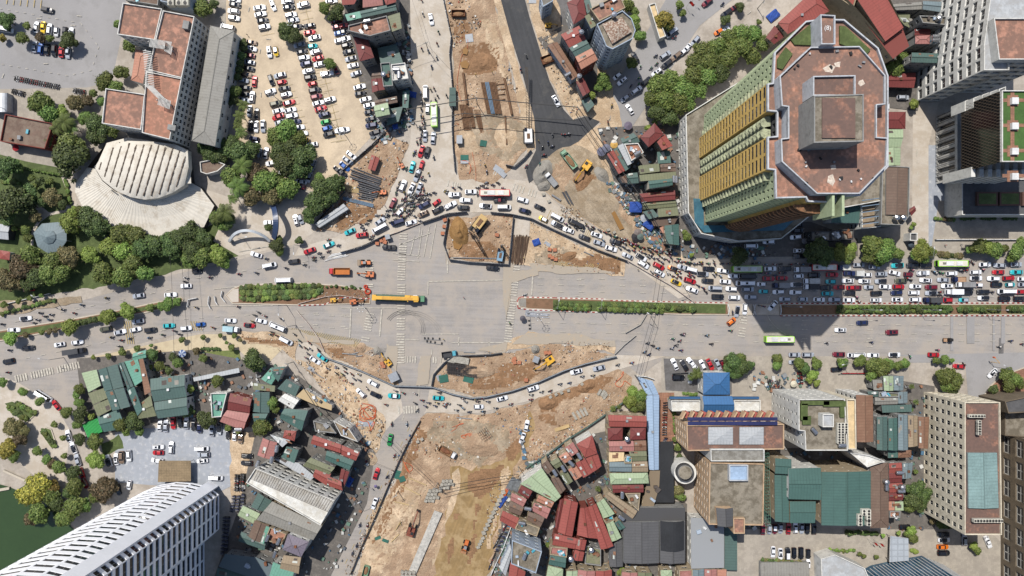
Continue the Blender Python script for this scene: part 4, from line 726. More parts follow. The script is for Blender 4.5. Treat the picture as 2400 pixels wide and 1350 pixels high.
def roof(root, q, h, kind, c, wc='g', pitch=.22, rm=None):
    """q: ccw world outline at eaves height h"""
    rm = rm or roofm(c, kind); m = MB()
    if kind != 'f' and len(q) == 4 and math.dist(q[0], q[1]) < math.dist(q[1], q[2]): q = q[1:] + q[:1]
    V = [Vector((*p, h)) for p in q]
    if kind == 'f' or len(q) != 4 and kind != 'p':
        m.add([(x, y, h) for x, y in q], [tuple(range(len(q)))]); m.build('roof', [rm], root)
        if kind == 'f':
            i_ = inset(q, .3); m = MB(); n = len(q)
            for i in range(n):
                j = (i + 1) % n; a, b, c_, d = q[i], q[j], i_[j], i_[i]; z0, z1 = h - .3, h + .75
                m.add([(*a, z0), (*b, z0), (*b, z1), (*a, z1), (*d, z0), (*c_, z0), (*c_, z1), (*d, z1)], [(0, 1, 2, 3), (3, 2, 6, 7), (5, 4, 7, 6)])
            m.build('parapet', [wallm(wc)], root)
        return
    d = (V[1] - V[0]).normalized(); half = ((V[2] - V[1]).length) / 2; rise = half * pitch; up = Vector((0, 0, rise)); th = Vector((0, 0, -.12))
    def face(vs):
        e = (vs[1] - vs[0]); dd = Vector((e.x, e.y, 0)).normalized(); m.add(vs, [tuple(range(len(vs)))], 0, [fuv(vs, vs[0], dd)])
    if kind == 'g':
        A, B = (V[3] + V[0]) / 2 + up, (V[1] + V[2]) / 2 + up; face([V[0], V[1], B, A]); face([V[2], V[3], A, B])
        m.add([V[1], V[2], B], [(0, 1, 2)], 1); m.add([V[3], V[0], A], [(0, 1, 2)], 1)
        r = MB(); r.cyl(A + Vector((0, 0, .03)), B + Vector((0, 0, .03)), .16, n=5); r.build('ridge_cap', [rm], root)
    elif kind == 'h':
        k = min(.46, half / max(.1, (V[1] - V[0]).length)); A0, B0 = (V[3] + V[0]) / 2, (V[1] + V[2]) / 2; A = A0.lerp(B0, k) + up; B = B0.lerp(A0, k) + up
        face([V[0], V[1], B, A]); face([V[1], V[2], B]); face([V[2], V[3], A, B]); face([V[3], V[0], A])
        r = MB(); [r.cyl(a + Vector((0, 0, .03)), b + Vector((0, 0, .03)), .13, n=4) for a, b in ((A, B), (V[0], A), (V[3], A), (V[1], B), (V[2], B))]; r.build('ridge_cap', [rm], root)
    elif kind == 'p':
        C = sum(V, Vector()) / len(V); C.z = h + pitch * math.dist(V[0], C) ; 
        for i in range(len(V)): face([V[i], V[(i + 1) % len(V)], C])
    else:
        up *= .7; face([V[0] , V[1], V[2] + up, V[3] + up]); m.add([V[1], V[2], V[2] + up], [(0, 1, 2)], 1); m.add([V[3], V[0], V[3] + up], [(0, 1, 2)], 1); m.add([V[2], V[3], V[3] + up, V[2] + up], [(0, 1, 2, 3)], 1)
    n = len(V); m.add(V + [v + th for v in V], [(i, n + i, n + (i + 1) % n, (i + 1) % n) for i in range(n)], 1)
    ro = m.build('roof', [rm, wallm(wc)], root)
    for c_ in [c_ for c_ in root.children if c_.name.startswith('ridge_cap')][-1:] if kind in 'gh' else []: c_.parent = ro
    if kind in 'gs' and root.name.startswith(('house', 'shed')):
        L = (V[1] - V[0]).length; sl = (B - V[1]) if kind == 'g' else (V[2] + up - V[1]); sw = sl.length; nr = d.cross(sl).normalized()
        for _ in range(rnd.choice((0, 1, 2, 2, 3))):
            u, t, a, b = rnd.uniform(.05, .8) * L, rnd.uniform(.02, .6) * sw, rnd.uniform(.8, 2.4), rnd.uniform(.25, .4) * sw
            if u + a > L * .96: continue
            p = V[0] + d * u + sl / sw * t + nr * .03; m2 = MB(); m2.quad(p, p + d * a, p + d * a + sl / sw * b, p + sl / sw * b); m2.build('roof_patch', [rnd.choice(PATCH)], ro)
PATCH = [mat('rusty patch', (128, 92, 72), rgb2=(150, 120, 98), sc=1), mat('pale translucent sheet', (196, 202, 196), rough=.5), mat('dusty grey patch', (150, 146, 138)), mat('sooty patch', (92, 84, 80))]
def shell(root, q, z0, h, wc, win=None, style='std', cap=96, dep=.22, ins=.3):
    """walls under outline q; openings on the sides that look towards the middle of the junction"""
    q = inset(q, ins) if ins else q; m = MB(); wins = []; n = len(q)
    for i in range(n):
        a, b = q[i], q[(i + 1) % n]; L = math.dist(a, b); mx, my = (a[0] + b[0]) / 2, (a[1] + b[1]) / 2; nx, ny = b[1] - a[1], a[0] - b[0]
        see = (nx * -mx + ny * -my) > .12 * L * math.hypot(mx, my)
        w_ = win[i] if isinstance(win, dict) and i in win else (win if isinstance(win, tuple) else None)
        if w_ and L > 2 and (see or isinstance(win, dict)):
            sx, sz, fw, fh = w_[:4]; k = max(1, round(L / sx)); z = max(1, round((h - z0) / sz)); facade(m, a, b, z0, h - .02, k, z, fw, fh, dep, wins)
        else: m.quad((*a, z0), (*b, z0), (*b, h - .02), (*a, h - .02))
    o = m.build('wall', [wallm(wc)], root); place_windows(wins, root, style, cap); return o
def bld(name, s, h, kind, rc, wc='g', win='auto', desc=None, cat='building', lm=None, z0=0, pitch=.22, style='std', cap=60, label=None, group=None, parapet=True):
    pp = pts(s); q = ccw([tuple(P(x, y, h)[:2]) for x, y in pp]); k = (H - h) / H
    cx = sum(a for a, b in pp) / len(pp); cy = sum(b for a, b in pp) / len(pp); gx, gy = 1200 + (cx - 1200) * k, 675 + (cy - 675) * k
    o = put(name, None, None, P(gx, gy)); o.empty_display_size = 1
    if desc is None:
        rn = RC[rc][0]; kd = {'f': 'flat roof', 'g': 'gabled roof', 'h': 'hipped roof', 's': 'sloping roof', 'p': 'pointed roof'}[kind]
        ar = abs(sum(pp[i][0] * pp[i - 1][1] - pp[i - 1][0] * pp[i][1] for i in range(len(pp)))) / 2 * .029
        desc = f"{'small ' if ar < 45 else 'large ' if ar > 320 else ''}{'building' if ar > 320 else 'house' if h > 4 else 'shed'} under a {rn} {kd}"
    reg(o, desc, cat, gx, gy, group=group or ('houses around the junction' if cat == 'house' else None), lm=lm, label=label)
    off = P(gx, gy)[:2]; q = [(x - off[0], y - off[1]) for x, y in q]
    if win == 'auto': win = (3.6, 3.3, .42, .42) if h > 4.5 else None
    # shell() judges visibility in world space, so hand it world coordinates through a shifted copy
    n = len(q); qi = inset(q, .3 if kind != 'f' else .02); m = MB(); wins = []
    for i in range(n):
        a, b = qi[i], qi[(i + 1) % n]; L = math.dist(a, b); mx, my = (a[0] + b[0]) / 2 + off[0], (a[1] + b[1]) / 2 + off[1]; nx, ny = b[1] - a[1], a[0] - b[0]
        see = (nx * -mx + ny * -my) > .12 * L * math.hypot(mx, my)
        if win and L > 2.6 and see: facade(m, a, b, z0, h - .02, max(1, round(L / win[0])), max(1, round((h - z0) / win[1])), win[2], win[3], .22, wins)
        else: m.quad((*a, z0), (*b, z0), (*b, h - .02), (*a, h - .02))
    m.build('wall', [wallm(wc)], o); place_windows(wins, o, style, cap)
    roof(o, q, h, kind, rc, wc, pitch)
    return o
def houses(s, cat='house'):
    for ln in s.strip().split('\n'):
        f = ln.split('|'); bld('house' if float(f[0]) > 4 else 'shed', f[4], float(f[0]), f[1], f[2], f[3], cat=cat if float(f[0]) > 4 else 'shed')
houses('''5|f|B|r|15,268 127,290 108,350 3,332
6|f|B|g|300,-40 376,-20 372,14 296,2
9|s|Q|g|808,34 843,26 848,42 815,50
9|g|G|g|843,26 927,7 930,24 848,42
8|g|R|g|800,-25 852,-25 830,10 802,12
10|h|R|g|895,-15 930,-25 928,5 905,12
6|g|K|g|852,-20 895,-20 898,12 850,18
14|f|T|g|817,61 907,38 916,73 868,86 818,74
13|s|O|g|908,38 937,30 942,67 917,75
9|h|D|g|828,86 858,80 877,135 843,144
5|s|G|k|884,112 930,105 946,150 895,160
11|f|G|g|892,149 915,147 922,202 899,204
12|f|W|w|917,152 950,148 958,185 921,190
8|g|B|g|872,172 892,170 895,184 870,186
9|g|D|t|870,186 897,183 902,210 872,217
7|g|B|k|878,236 930,225 932,240 880,250
11|g|P|g|876,248 909,240 914,268 881,275
6|s|J|k|944,213 960,212 957,254 943,252
5|s|G|k|915,255 945,250 935,285 905,295
3|g|R|g|871,362 890,371 879,401 862,396
12|f|Y|b|1265,-10 1297,-30 1296,4 1272,18
13|h|D|w|1328,6 1366,-12 1375,38 1344,58
12|s|G|g|1366,-12 1378,-14 1389,24 1376,32
13|g|R|g|1314,81 1357,60 1373,92 1334,112
13.1|g|G|g|1334,112 1373,92 1386,113 1348,133
13.2|g|M|r|1348,133 1386,113 1401,140 1362,163
14|s|O|b|1370,38 1387,28 1397,60 1385,67
18|f|T|t|1383,22 1450,-14 1465,20 1404,51
8|g|D|g|1350,192 1368,182 1383,215 1366,226
4.5|s|G|g|1362,236 1381,228 1393,246 1377,263
7|g|U|b|1283,106 1306,98 1356,178 1340,188
9|g|G|w|1454,325 1485,311 1500,332 1464,346
10|h|D|g|1500,322 1534,288 1556,314 1520,345
9|g|R|t|1538,330 1558,314 1577,342 1552,352
8|g|R|g|1422,361 1438,351 1465,400 1450,408
8.2|s|G|g|1437,350 1449,344 1478,392 1466,401
10|s|L|w|1447,342 1460,336 1486,380 1471,388
11|f|M|w|1462,338 1495,336 1508,358 1479,378
5|s|J|g|1540,356 1570,352 1572,382 1542,384
7|s|O|g|1495,388 1545,383 1546,402 1500,408
6|g|B|k|1547,385 1582,382 1584,402 1548,402
6|g|G|g|1468,407 1494,404 1497,429 1471,431
6|s|B|g|1450,412 1468,408 1470,429 1459,428
8|s|O|g|1498,410 1584,402 1586,418 1501,425
10|g|J|c|1519,424 1575,418 1577,434 1522,442
6|g|D|k|1498,454 1582,446 1583,468 1503,474
5|g|O|g|1505,475 1583,467 1586,484 1509,491
6|s|O|g|1541,489 1588,485 1590,505 1543,509
6|s|G|g|1507,496 1530,490 1544,507 1521,514
4.5|g|B|g|1524,512 1548,509 1590,508 1578,530 1532,530
8|g|J|t|1557,529 1591,525 1592,575 1562,571
4.2|s|M|g|1546,534 1557,528 1560,548 1548,545
12|h|R|t|1823,54 1908,-25 1944,26 1846,80
9|g|D|t|1795,88 1815,60 1838,86 1814,104
9|g|Y|g|2090,10 2160,4 2161,22 2100,24
10|g|V|g|2163,2 2220,5 2216,30 2162,22
7|s|O|g|2095,30 2133,32 2130,66 2118,60
14|f|S|g|2152,38 2216,40 2213,60 2160,55
10|g|D|g|2143,68 2180,67 2180,82 2143,83
12|h|K|g|2145,84 2180,82 2180,103 2145,103
12.5|f|Y|g|2180,85 2201,87 2199,103 2181,103
12|g|G|g|2137,123 2201,125 2197,148 2135,146
5|g|D|k|2075,175 2146,170 2142,206 2076,204
9|h|D|g|2052,262 2123,262 2122,302 2052,300
10|g|P|g|2065,303 2117,303 2111,345 2075,345
10.2|g|P|g|2075,346 2111,346 2110,388 2078,388
6|g|G|w|230,867 275,853 290,907 245,917
6.3|g|G|w|246,918 290,908 305,953 263,963
5|s|P|w|191,874 228,866 238,903 207,920
4.6|s|O|g|206,922 247,908 253,933 219,948
4.8|s|O|g|218,950 254,935 262,960 231,976
6.5|g|G|g|277,852 290,848 313,905 299,912
6|s|Q|g|291,847 324,842 338,890 316,905
6.8|s|U|g|325,842 336,840 355,918 339,926
6.2|s|J|g|297,912 315,906 335,960 322,975
6.4|g|G|w|352,888 433,878 438,930 360,942
6.7|g|G|w|361,943 438,931 441,972 370,981
5.5|g|O|g|322,950 353,926 367,975 325,982
4|g|J|g|228,975 278,960 300,1002 243,1013
4.1|g|Q|g|312,828 342,820 343,838 311,846
5|g|Q|g|612,888 635,862 650,880 636,902
5.3|g|J|w|636,861 668,859 652,895 640,880
5|s|G|g|650,911 672,888 703,905 692,929
5.5|s|E|w|694,929 712,911 778,950 777,962 740,950
8|g|W|w|651,938 668,922 701,938 686,959
8.5|g|J|g|655,980 667,957 722,962 707,1010
4.5|s|O|g|593,897 645,904 644,918 594,913
5|g|G|g|593,919 632,919 631,968 592,965
5.2|g|J|g|592,969 628,969 618,992 596,991
6.5|g|D|r|540,921 590,935 585,968 533,960
6|g|K|r|532,961 585,969 570,1009 515,988
6|f|Q|w|495,921 534,920 520,976 498,978
10|g|K|g|616,1026 650,1037 639,1078 603,1067
9|s|L|g|632,1018 680,1032 662,1048 652,1037
8|s|J|g|672,1046 700,1055 690,1085 659,1071
8|s|L|w|641,1075 700,1085 738,1116 728,1126
9|g|O|g|728,1072 785,1096 770,1114 709,1092
9|g|R|g|741,1096 776,1110 765,1138 733,1117
9.5|g|R|g|764,1114 800,1128 803,1150 772,1140
8|h|R|g|667,1008 695,1010 690,1034 663,1026
9|g|R|g|735,1020 800,1042 798,1062 728,1040
9|g|R|g|801,1043 843,1060 834,1080 800,1066
9|g|J|g|766,1056 830,1080 819,1102 762,1078
8|g|D|g|800,1098 819,1106 803,1150 790,1146
8|f|S|g|735,985 775,995 790,1015 740,1010
9|f|N|w|782,985 820,1005 840,1035 800,1020
8|g|G|g|605,1154 637,1174 621,1200 588,1188
6|g|P|g|570,1185 610,1204 595,1228 557,1208
10|g|Y|t|638,1175 755,1232 734,1266 601,1218
9|g|B|t|597,1219 631,1231 616,1274 582,1258
9.2|s|Q|g|622,1232 632,1235 618,1275 609,1271
10|f|M|t|634,1234 673,1250 660,1276 622,1264
13|h|X|w|675,1251 724,1270 706,1306 662,1288
6|g|G|g|566,1246 624,1268 620,1290 558,1268
7|g|N|k|665,1301 706,1306 700,1345 655,1335
7|s|Q|w|640,1317 690,1338 680,1375 632,1350
6|g|V|g|528,1298 600,1306 650,1330 635,1370 512,1328
5|g|G|g|510,1330 580,1345 560,1390 505,1375
11|h|R|w|1350,1041 1388,1019 1400,1063 1371,1073
10|g|R|t|1372,1074 1401,1063 1410,1092 1389,1107
10.2|g|R|t|1349,1085 1370,1073 1389,1107 1367,1120
10|g|M|t|1331,1100 1349,1089 1365,1115 1347,1126
10|g|K|t|1323,1049 1343,1036 1356,1058 1339,1070
10.1|g|M|t|1309,1070 1328,1058 1342,1076 1324,1086
10|g|O|t|1289,1083 1308,1072 1319,1090 1303,1099
10.1|g|O|t|1311,1110 1328,1102 1343,1128 1328,1137
10.2|g|B|t|1268,1090 1283,1077 1298,1100 1283,1111
10|g|B|t|1291,1122 1307,1115 1326,1146 1311,1160
10.5|g|P|w|1219,1134 1270,1097 1315,1163 1300,1176
9|g|D|t|1213,1154 1222,1137 1248,1151 1238,1169
9|g|K|t|1200,1155 1235,1170 1226,1188 1196,1172
9.2|g|M|t|1263,1160 1299,1177 1292,1190 1256,1174
9.3|g|K|t|1252,1178 1291,1192 1281,1216 1245,1196
9.1|g|B|t|1196,1174 1228,1189 1219,1209 1192,1198
9.3|g|B|t|1240,1199 1277,1213 1266,1236 1234,1218
9|g|R|t|1178,1196 1217,1214 1206,1240 1171,1220
10|f|S|t|1217,1218 1265,1236 1258,1256 1207,1238
16|f|S|b|1200,1264 1270,1291 1256,1342 1198,1320
8|g|R|t|1196,1318 1232,1340 1225,1375 1190,1360
8|g|L|b|1170,1330 1196,1275 1200,1300 1185,1350
11|g|R|t|1425,972 1515,975 1515,1001 1427,1000
10|h|D|t|1424,1003 1460,1002 1459,1031 1425,1032
10|h|D|t|1477,1002 1514,1002 1513,1030 1476,1031
9|g|K|t|1427,1034 1485,1033 1486,1058 1428,1058
9.1|g|U|t|1486,1033 1514,1032 1515,1056 1487,1057
9|s|E|t|1427,1060 1463,1060 1462,1080 1427,1082
9.3|g|O|t|1474,1058 1515,1057 1516,1080 1480,1081
9.6|f|Q|t|1462,1071 1480,1071 1480,1085 1463,1085
9|g|V|t|1428,1083 1480,1082 1480,1106 1428,1105
9.2|g|N|t|1481,1082 1517,1081 1519,1106 1481,1106
9.5|h|P|t|1428,1109 1518,1108 1521,1133 1431,1135
9|g|D|t|1435,1137 1508,1136 1508,1154 1436,1155
8|f|S|t|1464,1155 1500,1154 1496,1196 1478,1180
9|g|N|t|1416,1164 1428,1152 1494,1198 1482,1216
4.9|g|A|w|1492,882 1529,893 1544,925 1515,925
5|g|A|w|1514,926 1545,926 1544,1101 1521,1101
5.2|g|N|t|1523,1103 1547,1103 1545,1140 1530,1195 1503,1190
10|g|R|r|1323,1167 1355,1178 1341,1258 1307,1247
9|g|D|r|1312,1172 1322,1168 1307,1244 1301,1235
9.5|g|R|r|1360,1190 1378,1188 1403,1263 1352,1254
10|g|R|r|1378,1188 1397,1180 1438,1280 1408,1288
9|g|R|r|1300,1250 1352,1262 1347,1287 1294,1277
9.1|g|R|r|1352,1262 1375,1266 1370,1290 1348,1286
9|f|K|t|1292,1280 1330,1283 1328,1305 1288,1298
9|g|R|r|1347,1288 1370,1294 1365,1315 1342,1312
9|g|J|t|1290,1301 1327,1307 1325,1331 1285,1323
8.5|h|P|t|1285,1325 1320,1334 1318,1375 1278,1365
9|g|P|t|1398,1179 1415,1168 1441,1204 1414,1215
9|g|P|t|1420,1228 1437,1220 1457,1260 1433,1270
9.2|g|J|t|1440,1225 1451,1218 1466,1236 1452,1243
7|f|S|t|1408,1208 1430,1200 1440,1218 1420,1228
5|f|O|g|1373,1277 1408,1285 1408,1325 1370,1320
6|g|Z|g|1428,1285 1458,1258 1460,1328 1428,1328
8|g|K|t|1355,1335 1395,1338 1393,1380 1350,1375
8|g|R|t|1396,1338 1434,1335 1434,1380 1395,1380
8|g|P|t|1328,1338 1354,1337 1352,1380 1325,1375
7|g|K|t|1458,1340 1494,1342 1494,1385 1456,1385
7|g|O|t|1495,1341 1528,1342 1528,1385 1495,1385
7|h|P|t|1548,1336 1575,1336 1576,1380 1550,1380
7|g|V|t|1622,1335 1650,1333 1650,1380 1622,1380
7|g|K|t|1651,1334 1680,1334 1680,1380 1651,1380
7|s|M|t|1681,1335 1702,1334 1702,1370 1681,1370
7|f|K|t|1590,1335 1622,1333 1622,1380 1592,1380
8|g|P|g|2070,881 2094,881 2094,916 2072,916
8.2|g|V|g|2094,881 2118,881 2117,915 2095,915
7|g|G|g|2033,917 2058,917 2058,930 2035,930
7|f|O|g|2058,918 2104,920 2104,930 2058,930
7|g|V|g|2104,918 2127,918 2127,944 2105,946
7|g|Y|g|2050,931 2104,931 2104,947 2050,949
7|s|G|g|2066,950 2137,948 2136,965 2068,967
6|s|Y|g|2045,890 2070,890 2070,914 2047,914
12|g|G|g|2055,977 2080,976 2080,1056 2055,1054
12|g|J|g|2082,980 2103,979 2104,1056 2082,1055
12|g|V|g|2105,971 2127,972 2128,1055 2105,1055
12|g|N|g|2128,973 2151,974 2151,1045 2129,1048
11|g|U|g|2152,976 2178,977 2175,1052 2153,1050
9|s|J|g|2081,1056 2104,1056 2104,1072 2081,1073
9|h|U|g|2105,1054 2136,1055 2136,1072 2105,1073
10|g|R|g|2083,1086 2113,1084 2113,1108 2083,1110
10.2|g|D|g|2083,1110 2113,1108 2113,1130 2083,1132
9|g|V|g|2115,1086 2140,1084 2135,1120 2115,1122
10|g|R|g|2083,1133 2115,1131 2115,1154 2084,1155
10|g|D|g|2083,1156 2116,1155 2116,1172 2083,1174
9.5|s|M|g|2083,1175 2096,1175 2096,1196 2083,1196
9.5|s|P|g|2097,1176 2117,1175 2117,1196 2097,1196
9.7|f|M|g|2083,1197 2108,1197 2107,1212 2083,1212
6|g|D|g|2129,492 2143,482 2147,494 2136,506
4|f|Z|w|2131,546 2148,546 2148,565 2130,564
6|f|Y|k|1900,542 1946,542 1946,564 1900,564
6.2|f|Y|k|1947,540 1968,540 1968,564 1947,564
6|f|Y|k|1969,538 2000,538 1998,562 1969,562
3.5|g|L|w|2103,1300 2103,1300 2103,1300 2103,1300'''.rsplit('\n', 1)[0])
# ---------------------------------------------------------------- larger buildings, one by one
def wq(s, z): return ccw([tuple(P(x, y, z)[:2]) for x, y in pts(s)])
def root(name, x, y, desc, label=None, lm=None, cat='building'):
    o = put(name, None); reg(o, desc, cat, x, y, label=label, lm=lm); return o
def block(r, s, z0, h, kind, rc, wc, win=None, style='std', cap=96, dep=.22, wz=None, ins=.02, pitch=.22, rm=None):
    """a block whose roof outline s is given at height h"""
    q = wq(s, h); shell(r, q, z0, h, wc, win, style, cap, dep, ins); 
    if kind: roof(r, q, h, kind, rc, wc, pitch, rm)
    return q
def box_part(r, name, x, y, z, sx, sy, sz, m, rot=0):
    k = MB(); p = P(x, y, z); k.box(p.x, p.y, z, sx, sy, sz, rot); return k.build(name, [m], r)
# civic block, upper left
r = root('office_building', 370, 170, '', 'five storey office block with mouldy terracotta terraces stepping around white pergolas', 'terracotta office block')
block(r, '290,8 382,22 365,95 277,82', 0, 15, 'f', 'T', 'w', (3, 3, .5, .5)); block(r, '384,26 458,40 428,184 350,166 366,96', 0, 15.5, 'f', 'T', 'w', (2.4, 3, .55, .55), cap=60)
block(r, '345,168 428,185 400,328 335,312 341,222', 0, 15.2, 'f', 'M', 'w', (2.4, 3, .55, .55), cap=60); block(r, '250,208 342,222 333,305 241,290', 0, 15.4, 'f', 'T', 'w', (3, 3, .5, .5)); block(r, '318,116 350,121 335,196 307,188', 0, 8, 'h', 'M', 'w')
PEN = wallm('w')
for (x0, y0, x1, y1, n) in ((352, 100, 400, 108, 18), (348, 200, 380, 232, 14), (388, 110, 402, 118, 6), (372, 236, 398, 246, 10), (345, 120, 352, 200, 20)):
    m = MB()
    for i in range(n):
        t = i / (n - 1)
        if y1 - y0 < x1 - x0: a = P(x0 + (x1 - x0) * t, y0 + (y1 - y0) * t, 18); m.box(a.x, a.y, 18, .22, 3.2, .2, -.17)
        else: a = P(x0 + (x1 - x0) * t, y0 + (y1 - y0) * t, 18); m.box(a.x, a.y, 18, 3.2, .22, .2, -.17)
    for (u, v) in ((x0, y0), (x1, y1)): a = P(u, v, 16.6); m.box(a.x, a.y, 16.6, .3, .3, 2.8)
    m.build('pergola', [PEN], r)
for x, y, w_, d_ in ((438, 60, 2.2, 3), (405, 300, 3, 2)): box_part(r, 'roof_hut', x, y, 16.2, w_, d_, 2, wallm('g'), -.17)
r = root('warehouse', 500, 200, '', 'long narrow building under a grey hipped metal roof, mildewed white side wall', 'long grey roof')
block(r, '493,60 549,72 504,343 449,330', 0, 10, 'h', 'Y', 'w', (5, 4.8, .3, .34), ins=.3, pitch=.18)
r = root('plant_building', 415, 5, '', 'dark flat roofed building at the top edge under large air conditioners'); block(r, '382,-40 452,-40 449,20 378,4', 0, 8, 'f', 'Z', 'b')
def ac(x, y, h, rot=0, where='on a roof', k=1):
    me = cache('ac', lambda: (lambda m: (m.box(0, 0, .55, 1.1, 1.5, 1.1), m.box(0, 0, 1.12, .9, 1.3, .06, 0, 0), m.mesh('air_conditioner', [mat('off white metal', (205, 202, 190))]))[2])(MB()))
    fan = cache('fan', lambda: (lambda m: (m.cyl((0, 0, 1.15), (0, 0, 1.2), .32, n=10), m.mesh('fan', [PLAST]))[1])(MB()))
    o = put('air_conditioner', me, None, P(x, y, h), rot, (k, k, k)); [put('fan', fan, o, (0, s * .36, 0)) for s in (-1, 1)]
    reg(o, 'air conditioner ' + where, 'air conditioner', x, y, group='air conditioners on roofs')
for x in (407, 426, 441): ac(x, 8, 8.05, 0, 'on the dark roof at the top edge', 2.2)
for j in range(4): [ac(1963 + i * 8, 996 + j * 12, 25.1, 0, 'on the white building roof', 1.25) for i in range(3 if j < 2 else 2)]
for i in range(9): ac(2283 + i * 7, 1218, 25.1, 1.57, 'in the row on the tiled end', 1.2)
for i in range(5): ac(2291, 989 + i * 6, 25.1, 0, 'in the brown roof column', 1.1); ac(2272 + i * 7, 974, 25.1, 1.57, 'in the brown roof line', 1)
for x, y in ((2011, 1222), (2031, 1198), (2031, 1212), (2020, 1198), (2031, 1222), (2011, 1210)): ac(x, y, 18.1, 0, 'in the sunken roof well of the green hall', 1.5)
SILV = mat('bright steel tank', (196, 198, 202), rough=.25, metal=.8)
def tank(x, y, h, rot=0, up=False):
    def f(): m = MB(); m.cyl((-.95, 0, .95), (.95, 0, .95), .6, n=12); m.ball((0.95, 0, .95), .6, 10, sx=.35); m.ball((-.95, 0, .95), .6, 10, sx=.35); return m.mesh('water_tank', [SILV])
    def g(): m = MB(); m.cyl((0, 0, .4), (0, 0, 1.9), .75, n=12); m.cyl((0, 0, 1.9), (0, 0, 2.15), .75, .2, 12); return m.mesh('water_tank', [SILV])
    st = cache('st', lambda: (lambda m: ([m.box(s, t, .25, .1, .1, .6) for s in (-.6, .6) for t in (-.4, .4)], m.mesh('stand', [STEEL]))[1])(MB()))
    o = put('water_tank', cache(('tk', up), g if up else f), None, P(x, y, h), R(rot), (1.25,) * 3); put('stand', st, o); reg(o, ('upright' if up else 'lying') + ' steel water tank', 'water tank', x, y, group='steel water tanks on roofs')
for x, y, h, a, u in ((862, 52, 14.1, 10, 0), (930, 165, 12.1, 0, 0), (936, 178, 12.1, 90, 0), (901, 178, 11.1, 0, 1), (1362, 80, 13.8, 0, 1), (1438, 39, 25, 0, 1), (1493, 361, 11.1, 30, 0), (1584, 422, 8, 90, 0), (1578, 421, 8, 90, 0), (2195, 47, 14.1, 90, 1), (2189, 88, 12.6, 0, 0), (2189, 97, 12.6, 0, 0), (1338, 1084, 10.3, -45, 0),
  (1357, 1067, 10.3, -60, 0), (1320, 1096, 10.3, -60, 0), (1300, 1106, 10.3, -60, 0), (1237, 1190, 9.4, -10, 0), (1223, 1224, 10.1, -10, 0), (1229, 1301, 16.1, 70, 0), (1455, 1211, 9.2, -40, 0), (1337, 1306, 9.1, 0, 1), (1468, 1027, 10, 0, 1), (1457, 1158, 8.1, 90, 0), (629, 1258, 10.1, 65, 0), (655, 1266, 10.1, 65, 0), (646, 1296, 8, 70, 0), (651, 1050, 10.1, 80, 0), (639, 1076, 10.1, 80, 0), (607, 1085, 9, 70, 0),
  (1905, 1008, 25.1, -50, 0), (1970, 1042, 25.1, 0, 0), (2072, 1127, 14.3, 0, 1), (2074, 1139, 14.3, 90, 0), (2105, 1106, 10.3, 0, 0), (2109, 1139, 10.4, 0, 1), (2108, 1149, 10.4, 0, 0), (2096, 511, 14.1, 0, 1), (2111, 511, 14.1, 0, 1), (562, 1005, 6.3, 0, 0), (1385, 1285, 5.2, 0, 1), (1330, 177, 7.3, 30, 0), (1357, 182, 8.2, 0, 1)): tank(x, y, h, a, u)
# tent theatre
CAN = mat('weathered white canvas', (222, 216, 204), rgb2=(196, 186, 170), sc=.12, fine=.9, var=.07, amt=.4); SEAM = mat('dark wet seams', (106, 92, 82), rgb2=(150, 138, 124), amt=.6, sc=.5, var=.2)
r = root('tent_theatre', 340, 440, '', 'big white canvas circus theatre with ribbed cone top and flared skirt', 'white circus tent', 'theatre')
def ringpt(cx, cy, rx, ry, t, z): p = P(cx + rx * math.cos(t), cy + ry * math.sin(t), z); return p
TOP = pts('222,392 238,366 262,340 300,330 360,332 410,338 440,352 442,392 432,434 404,452 372,464 340,468 306,462 270,446 240,422')
def surf(x, y):
    r2 = ((x - 338) / 122) ** 2 + ((y - 396) / 84) ** 2; u = ((x - 338) + (y - 396) * .3) / 17.5; return 7.6 + 5.2 * max(0, 1 - r2) ** .8 + .14 * abs(math.sin(math.pi * u))
m = MB(); cx, cy = 338, 398; prev = None; nn = 90; per = []
for i in range(nn):
    t = i / nn * len(TOP); a, b = TOP[int(t)], TOP[(int(t) + 1) % len(TOP)]; f = t - int(t); per.append((a[0] + (b[0] - a[0]) * f, a[1] + (b[1] - a[1]) * f))
for k in range(25):
    cur = []; f = 1 - k / 24.5
    for (px_, py2) in per: x, y = cx + (px_ - cx) * f, cy + (py2 - cy) * f; cur.append(len(m.v)); m.v.append(tuple(P(x, y, surf(x, y))))
    if prev:
        for i in range(nn): m.f.append([prev[(i + 1) % nn], prev[i], cur[i], cur[(i + 1) % nn]]); m.m.append(0); m.uv.append(None)
    prev = cur
m.f.append(prev[:]); m.m.append(0); m.uv.append(None)
q = [P(*p, surf(*p)) for p in per]; [m.quad(q[i], q[(i + 1) % nn], q[(i + 1) % nn] - Vector((0, 0, 3)), q[i] - Vector((0, 0, 3))) for i in range(nn)]
m.build('canvas_top', [CAN], r)
m = MB(); sk = pts('205,392 178,428 176,450 192,482 222,510 256,522 270,536 330,546 384,556 430,545 478,532 502,482 470,440 448,428'); inner = pts('224,396 230,408 240,424 254,436 270,448 288,456 306,463 324,467 342,469 360,467 380,462 400,454 418,446 434,434')
